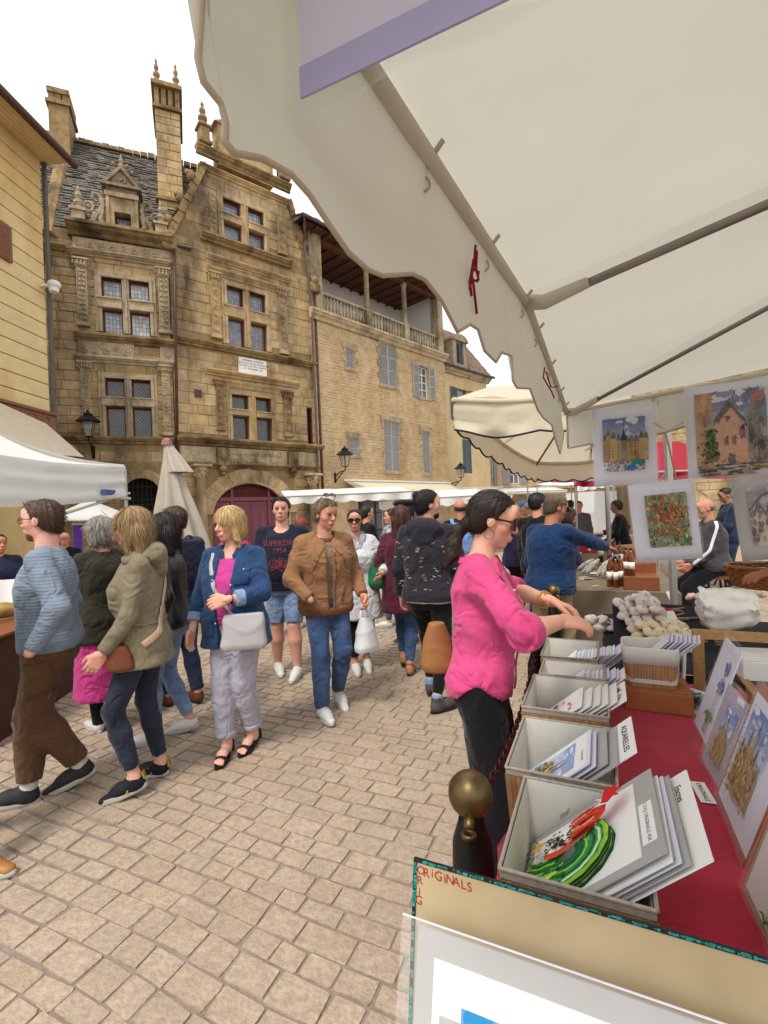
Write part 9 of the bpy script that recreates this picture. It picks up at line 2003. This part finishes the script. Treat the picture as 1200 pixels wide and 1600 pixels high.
# -- others behind
def simple(label,px,py,Y,heading,H,det=1.7,**kw):
 p=at(px,py,Y);p.z=0;return person(label,p,D(heading),H,kw.pop('g',1.05),kw.pop('fem',False),det=det,**kw)
simple('man in black jacket looking right, left of the woman with the patterned scarf',577,800,7.4,60,1.72,hair=dict(t='short',c='#1f1a18',v=.04),top=dict(m=FB['black'],e=.03,hem=.48,collar=(.03,.05)),bottom=dict(t='trousers',m=FB['black']),shoes=shoe('brownshoe'),seed=13)
I=simple('woman with grey patterned scarf, blue jeans and white shoes looking left',606,800,6.7,-75,1.66,1.4,fem=True,feet=[(-.08,.08,0,0,0),(.09,-.1,0,0,.1)],hair=dict(t='bun',c='#2b1e1a',v=.04),top=dict(m=FB['scarf'],e=.035,hem=.52),bottom=dict(t='trousers',m=FB['jean'],e=.004,kneew=.004,hemw=.006,name='jeans'),shoes=shoe('shoewhite'),hands=[(-.12,.22,1.05),(.2,.1,.9)],head=(D(-5),0),seed=14)
bag_blob('handbag',FB['mandy'],I['o'],(-.16,.14,.88),(.14,.06,.1))
s=SD(I['N']-.3,I['N']+.2,.012);s.cone(I['N']+V3(-.07,.04,.0),I['N']+V3(.06,.05,.0),.06,.06,.03);s.cone(I['N']+V3(.0,.09,-.02),I['N']+V3(.03,.14,-.25),.06,.05,.03);P_,Q_=s.nets();P_=folds(P_,normals(P_,Q_),.01,[],1,1.,1.4);skin_mesh('scarf',[(P_,Q_,0)],[FB['scarf']],I['o'])
I=simple('bearded man in black beret behind the woman with red brown hair',629,795,5.8,-130,1.73,1.5,hair=dict(t='short',c='#191413',v=.04),beard='#1f1714',top=dict(m=FB['black'],e=.03,hem=.48),bottom=dict(t='trousers',m=FB['black']),shoes=shoe('brownshoe'),head=(D(40),0),seed=15)
hp=I['Hp'];s=SD(hp(0,0,.9)-.25,hp(0,0,.9)+.25,.009);s.ell(hp(.08,0,.93),(.125,.145,.05),.02,I['HR']);P_,Q_=s.nets();skin_mesh('beret',[(P_,Q_,0)],[FB['beret']],I['o'])
h=D(12);r,ft=fpx(h,[(632,1040,0,0,.2),(642,1052)])
I=person('woman with long red brown hair, maroon coat, blue jeans and green bag',r,h,1.68,1.08,True,feet=ft,hands=[(-.3,.02,.86),(.24,.05,.86)],head=(D(-20),0),skin='#c08a72',hair=dict(t='long',c='#4a2a20',c2='#6e4230',v=.06,len=.9,fringe=.8),top=dict(m=FB['maroon'],name='coat',e=.032,hem=.37,skirtw=.03,es=.018,fold=.008),bottom=dict(t='trousers',m=FB['jean'],e=.005,kneew=.006,hemw=.01,hem=1.86,name='jeans'),shoes=shoe('tanshoe','darksole',boot=.05),det=1.3,seed=16)
bag_blob('green_bag',FB['green'],I['o'],(-.27,-.08,1.02),(.1,.09,.17),0,2.5)
b=MB();b.smooth=True;b.tube([(-.33,-.12,.9),(-.35,-.14,.78),(-.32,-.15,.72),(-.29,-.14,.78),(-.3,-.12,.88)],.008,5);b.build('orange_cord',mat('orange_cord','#d4582a',.7,.1,20),I['o'])
# -- man in dark hoodie with animal print
h=D(22);r,ft=fpx(h,[(676,1082,0,0,.1),(692,1110,0,.6,0)])
I=person('man with top knot and beard in dark hoodie with small animal print, seen from behind',r,h,1.80,1.08,feet=ft,hands=[(-.3,.03,.88),(.31,.06,.88)],head=(D(52),0),skin='#c6937c',hair=dict(t='bun',topknot=1,c='#1f1614',c2='#352621',v=.035),beard='#231815',inner=dict(m=FB['white'],e=.012,hem=.485,sleeve=.4,fold=.002),top=dict(m=FB['hoodie'],name='hoodie',e=.034,hem=.50,es=.024,fold=.008,neck=.048,hood=True,rib=.03,ribm=FB['hoodie']),bottom=dict(t='trousers',m=FB['black'],e=.004,wide=.004,kneew=.005,hemw=.006,hem=1.86,fold=.005,name='jeans'),shoes=dict(t='boot',m=FB['boot'],sole=FB['darksole'],boot=.03,sock=FB['bluesock'],sockh=.06,lace=FB['boot']),seed=17)
b1=lambda x,y,f:I['pel']+I['Xs']*x+I['Ys']*y+I['ax']*(f-.535)*I['u'];bv=bvh_of(I['bottom'])
for sx in(-1,1):patch('back_pocket',bv,b1(sx*.08,-.3,.515),I['Xs'],I['ax'],.12,.12,FB['black'],I['bottom'],off=.004,cast=Vector(I['Ys']))
bv=bvh_of(I['hoodie']);rr=random.Random(6)
for k in range(46):
 x,f=rr.uniform(-.27,.27),rr.uniform(.53,.79);rc=bv.ray_cast(Vector(b1(x,-.6,f)),Vector(I['Ys']))
 if rc[0]:
  X_,Z_=Vector(I['Xs']),Vector(I['ax']);s_=rr.choice((-1,1));a_=rr.uniform(-.3,.3);X2=X_*math.cos(a_)+Z_*math.sin(a_);Z2=Z_*math.cos(a_)-X_*math.sin(a_);p=rc[0]+rc[1]*.0035;k_=.0085
  shp=[(-1.6,0),(-1.2,.5),(.6,.5),(1.0,1.1),(1.5,1.0),(1.2,.3),(1.0,-.8),(.7,-.8),(.6,-.05),(-.8,-.05),(-1,-.8),(-1.3,-.8)]
  b=MB();b.add([p+X2*u_*k_*s_+Z2*v_*k_ for u_,v_ in shp],[tuple(range(12))]);b.build('printed_animal',FB['animals']if k%4 else MK['mount'],I['hoodie'],fix=False)
I=simple('bald man in dark jacket with pale blue backpack, seen from behind',718,790,6.6,5,1.74,1.5,hair=dict(t='bald',c='#3a2c26',v=.01),top=dict(m=FB['black'],e=.035,hem=.48,collar=(.04,.052)),bottom=dict(t='trousers',m=FB['navyjean']),shoes=shoe('brownshoe'),skin='#b67a62',seed=18)
bag_blob('backpack',FB['backpack'],I['o'],(0,-.22,1.22),(.16,.09,.22));bv=bvh_of(I['jacket'])
for sx in(-1,1):ribbon('backpack_strap',bv,[(sx*.1,-.18,1.38),(sx*.12,-.05,1.47),(sx*.13,.1,1.38)],.05,FB['backpack'],I['o'],.01)
# -- woman in pink shirt leafing through the prints
h=D(106);rp=at(772,1000,2.0);rp.z=0
Rw=loc_of(None,rp,h,876,971,1.84);Lw=loc_of(None,rp,h,862,940,2.12)
I=person('woman in bright pink shirt with sunglasses and dark ponytail reaching into the print boxes',rp,h,1.69,.95,True,feet=[(-.10,.02,0,-.1,0),(.09,-.02,0,.1,0)],hands=[tuple(Lw),tuple(Rw)],head=(D(-6),-.26),skin='#d3a088',hair=dict(t='tail',c='#241713',c2='#42291f',v=.045,line=.83,tail=[(0,-.44,.30),(-.04,-.58,.10),(.03,-.58,-.14),(.1,-.56,-.36),(.12,-.6,-.56)],amp=.013),glasses=dict(f='#3a1f14',dark=1,size=(.15,.11),r=.02),lean=(0,.04),belly=.008,earring=True,poles=((-1,-.2,-.3),(1,-.25,-.25)),hdir=((.25,.95,-.28),(-.15,.98,-.1)),palms=((.3,.1,-1),(-.35,.1,-1)),curl=(.55,.62),top=dict(m=FB['fuchsia'],name='shirt',e=.026,hem=.50,skirtw=.03,flare=.05,es=.022,fold=.012,neck=.043,lapel=.03,collar=(.03,.052),sleeve=1.12,rolled=.05,cuffw=1.05,tailcut=.07,vneck=.02),bottom=dict(t='trousers',m=FB['blackcrepe'],e=.012,wide=.03,kneew=.035,hemw=.06,hem=1.97,fold=.007),shoes=shoe('shoewhite'),seed=19,det=.95)
b1=lambda x,y,f:I['pel']+I['Xs']*x+I['Ys']*y+I['ax']*(f-.535)*I['u'];bv=bvh_of(I['shirt'])
for f in(.80,.755,.71,.665,.62,.575):
 rc=bv.ray_cast(Vector(b1(.004,.6,f)),Vector(-I['Ys']))
 if rc[0]:b=MB();b.ball(rc[0]+rc[1]*.003,.0065,8,5);b.build('button',FB['pinkbutton'],I['shirt'])
ribbon('placket',bv,[b1(.0,.3,.80),b1(0,.3,.7),b1(0,.3,.6),b1(0,.3,.5)],.035,FB['fuchsia'],I['shirt'],.004)
bag_blob('shoulder_bag',FB['tanbag'],I['o'],b1(-.06,-.2,.59),(.055,.085,.115),.3,2.1,.25);ribbon('bag_strap',bv,[b1(-.10,-.2,.69),b1(-.12,-.12,.78),b1(-.115,0,.86),b1(-.13,.12,.76),b1(-.16,.05,.68)],.03,FB['tanbag'],I['o'],.01)
q=I['wri'][0];d_=nrm(q-I['elb'][0])
for k in range(2):b=MB();b.smooth=True;Xq=Vector(d_).orthogonal().normalized();Yq=Vector(d_).cross(Xq);b.tube([Vector(q-d_*(.03+.018*k))+(Xq*math.cos(2*math.pi*j/20)+Yq*math.sin(2*math.pi*j/20))*(.034+.004*k)for j in range(21)],.0035,6,False);b.build('bangle',FB['gold'],I['o'])
# -- man in blue jumper and cap reaching over the brown table
h=D(62);rp=at(866,1000,4.25);rp.z=0;Rw=loc_of(None,rp,h,952,856,4.35)
I=person('man in royal blue jumper and olive cap reaching over the taupe table',rp,h,1.72,1.22,feet=[(-.12,.0,0,0,0),(.12,.04,0,0,0)],hands=[(-.2,.2,.95),tuple(Rw)],head=(D(18),-.22),lean=(.0,.10),skin='#a86f52',hair=dict(t='short',c='#5a4c40',v=.02),beard=None,belly=.03,poles=(None,(.6,-.3,-.8)),palms=(None,(-.2,.1,-1)),top=dict(m=FB['bluewool'],name='jumper',e=.026,hem=.50,es=.018,fold=.007,neck=.046,rib=.03,ribm=FB['bluewool'],collar=(.02,.047)),bottom=dict(t='trousers',m=FB['beige'],e=.014,wide=.02,kneew=.024,hemw=.03,fold=.007),shoes=shoe('brownshoe','darksole'),det=1.15,seed=20)
def cap(I,m,label='cap'):
 hp=I['Hp'];s=SD(hp(0,0,.8)-.24,hp(0,0,.8)+.24,.008);s.ell(hp(0,-.06,.66),tuple(np.array((.375,.46,.42))*I['hh']),.01,I['HR']);c=I['HR'];z0=float(hp(0,0,.66)@c[:,2]);s.cut(lambda x,y,z:z0-(x*c[0,2]+y*c[1,2]+z*c[2,2]));P_,Q_=s.nets();ob=skin_mesh(label,[(P_,Q_,0)],[m],I['o'])
 b=MB();b.smooth=True;b.grid([[tuple(hp(.36*math.sin(w)*(1-.1*t),.30+.12*math.cos(w)+t*.34*math.cos(w),.69-.10*t-.06*abs(math.sin(w))))for t in(0,.5,1)]for w in[(-1.35+2.7*k/12)for k in range(13)]]);b.build('peak',m,ob,thick=.006)
cap(I,FB['cap'])
I=simple('man with dark hair in black coat beside the man in the olive cap',842,790,5.6,40,1.76,1.5,hair=dict(t='short',c='#181312',v=.06),top=dict(m=FB['black'],e=.03,hem=.47),bottom=dict(t='trousers',m=FB['black']),shoes=shoe('brownshoe'),head=(D(30),0),seed=21)
I=simple('person in light blue cap with rose top among the far crowd',822,800,7.2,150,1.70,1.7,hair=dict(t='short',c='#6a5c50',v=.03),top=dict(m=FB['redc'],e=.03,hem=.48),bottom=dict(t='trousers',m=FB['navyjean']),shoes=shoe('shoewhite'),seed=22);cap(I,FB['capblue'])
simple('white haired person in dark jacket left of the light blue cap',806,800,6.6,100,1.66,1.7,hair=dict(t='short',c='#b9b5ae',c2='#d6d3cd',v=.06,grey=1),top=dict(m=FB['purplecl'],e=.03,hem=.48),bottom=dict(t='trousers',m=FB['black']),shoes=shoe('brownshoe'),seed=23)
simple('red haired woman behind the man in the navy T-shirt',473,815,6.8,20,1.57,1.6,fem=True,hair=dict(t='bob',c='#7a2a18',c2='#a8432a',v=.08,fringe=.8),top=dict(m=FB['black'],e=.03,hem=.48),bottom=dict(t='trousers',m=FB['black']),shoes=shoe('shoewhite'),seed=24)
I=simple('dark haired woman with hair clip, behind the blonde woman',368,830,6.0,10,1.58,1.6,fem=True,hair=dict(t='bun',c='#1f1715',v=.05),top=dict(m=FB['redc'],e=.03,hem=.48),bottom=dict(t='trousers',m=FB['navyjean']),shoes=shoe('shoewhite'),seed=25)
simple('trader in dark top with hand on hip behind the far end of the taupe table',966,800,8.6,-60,1.66,1.7,hair=dict(t='short',c='#1d1614',v=.05),top=dict(m=FB['black'],e=.02,hem=.5),bottom=dict(t='trousers',m=FB['beige']),shoes=shoe('brownshoe'),hands=[(-.2,.25,.95),(.2,.02,1.05)],poles=(None,(1,-.6,0)),lean=(0,.1),skin='#8a5c46',seed=26)
simple('shopper in mauve jumper bending over the far produce',884,815,6.3,80,1.58,1.7,hair=dict(t='bob',c='#4a3428',v=.06),fem=True,top=dict(m=FB['purplecl'],e=.03,hem=.48),bottom=dict(t='trousers',m=FB['navyjean']),shoes=shoe('shoewhite'),lean=(0,.15),seed=27)
simple('tall shopper in brown coat among the farthest stalls',893,800,11.5,40,1.72,1.9,hair=dict(t='short',c='#2a201b',v=.04),top=dict(m=FB['olive'],e=.03,hem=.45),bottom=dict(t='trousers',m=FB['black']),shoes=shoe('brownshoe'),face=False,seed=28)
simple('shopper in grey top by the far white awning',905,803,10.5,200,1.68,1.9,hair=dict(t='short',c='#30241d',v=.04),top=dict(m=FB['greyc'],e=.03,hem=.47),bottom=dict(t='trousers',m=FB['navyjean']),shoes=shoe('shoewhite'),face=False,seed=29)
simple('bald man with glasses in dark coat behind the white tent',101,862,7.2,150,1.50,1.6,hair=dict(t='bald',c='#6a5a4c',v=.01),top=dict(m=FB['black'],e=.03,hem=.47),bottom=dict(t='trousers',m=FB['black']),shoes=shoe('brownshoe'),glasses=dict(f='#222222',r=.012),skin='#c98a72',seed=30)
simple('trader in navy coat at the left edge behind the bread tray',2,880,5.2,120,1.54,1.6,hair=dict(t='short',c='#2a1f1a',v=.04),top=dict(m=FB['navyjean'],name='coat',e=.035,hem=.47),bottom=dict(t='trousers',m=FB['black']),shoes=shoe('brownshoe'),seed=31)
simple('woman in grey coat by the small white parasol',212,838,8.2,120,1.60,1.8,fem=True,hair=dict(t='bob',c='#4a3a30',v=.06),top=dict(m=FB['greyc'],e=.03,hem=.45),bottom=dict(t='trousers',m=FB['black']),shoes=shoe('shoewhite'),seed=36)
# -- man in grey tracksuit jacket perched on a stool, man in navy behind, trader's arm at the right edge
h=D(-72);rp=at(1114,850,6.0);rp.z=0
I=person('balding man with grey beard in grey tracksuit jacket perched on a stool',rp,h,1.76,1.2,feet=[(-.15,.42,0,-.1,0),(.15,.38,0,.1,0)],hands=[(-.16,.3,.80),(.16,.3,.80)],head=(D(-8),-.12),sit=(0,0,.80),lean=(0,.06),skin='#b67d66',hair=dict(t='bald',c='#5f5850',v=.012,grey=1),beard='#8d8880',belly=.05,top=dict(m=FB['greytrack'],e=.032,hem=.49,es=.024,fold=.009,neck=.047,collar=(.045,.052)),bottom=dict(t='trousers',m=FB['black'],e=.014,kneew=.02,hemw=.02),shoes=shoe('shoeblack','darksole'),det=1.2,seed=32)
bv=bvh_of(I['jacket'])
for i in(0,1):sx=(-1,1)[i];q=I['X']*sx*.08;ribbon('sleeve_tape',bv,[I['sh'][i]+q*.3+I['ax']*.06,I['sh'][i]+q,I['elb'][i]+q*.9,I['wri'][i]+q*.4],.035,FB['reflect'],I['jacket'],.005)
st=thing('stool','dark stool under the man in the grey tracksuit jacket','stool',rp,-h);b=MB();b.lathe([(.17,.62),(.17,.66),(0,.665)],(0,0,0),16);b.build('seat',MK['wood_dark'],st)
for k in range(4):w=math.pi/4+k*math.pi/2;MB().tube([(.12*math.cos(w),.12*math.sin(w),.62),(.2*math.cos(w),.2*math.sin(w),0)],.015,6).build('leg',MK['castiron'],st)
simple('man in navy jacket standing behind the seated man in grey',1133,790,8.2,-75,1.80,1.4,hair=dict(t='short',c='#231b17',v=.03),top=dict(m=FB['navyjean'],name='jacket',e=.03,hem=.48),bottom=dict(t='trousers',m=FB['navyjean']),shoes=shoe('brownshoe'),hands=[(-.12,.3,1.12),(.12,.3,1.12)],head=(0,-.3),skin='#9a6a52',seed=33)
h=D(-84);rp=at(1330,900,2.62);rp.z=0;Lw=loc_of(None,rp,h,1152,914,2.42)
person('garlic trader mostly outside the right edge, forearm stretched under white linen',rp,h,1.72,1.1,feet=[(-.1,0,0,0,0),(.1,0,0,0,0)],hands=[tuple(Lw),(.22,.1,.85)],skin='#9a6448',hair=dict(t='short',c='#2a1f1a',v=.04),lean=(0,.22),top=dict(m=FB['white'],name='shirt',e=.025,hem=.5,sleeve=1.2,es=.024,rolled=.05),bottom=dict(t='trousers',m=FB['black']),shoes=shoe('brownshoe'),palms=((0,0,-1),None),hdir=((0,1,-.1),None),poles=((-.3,-.2,-1),None),det=1.3,seed=34)
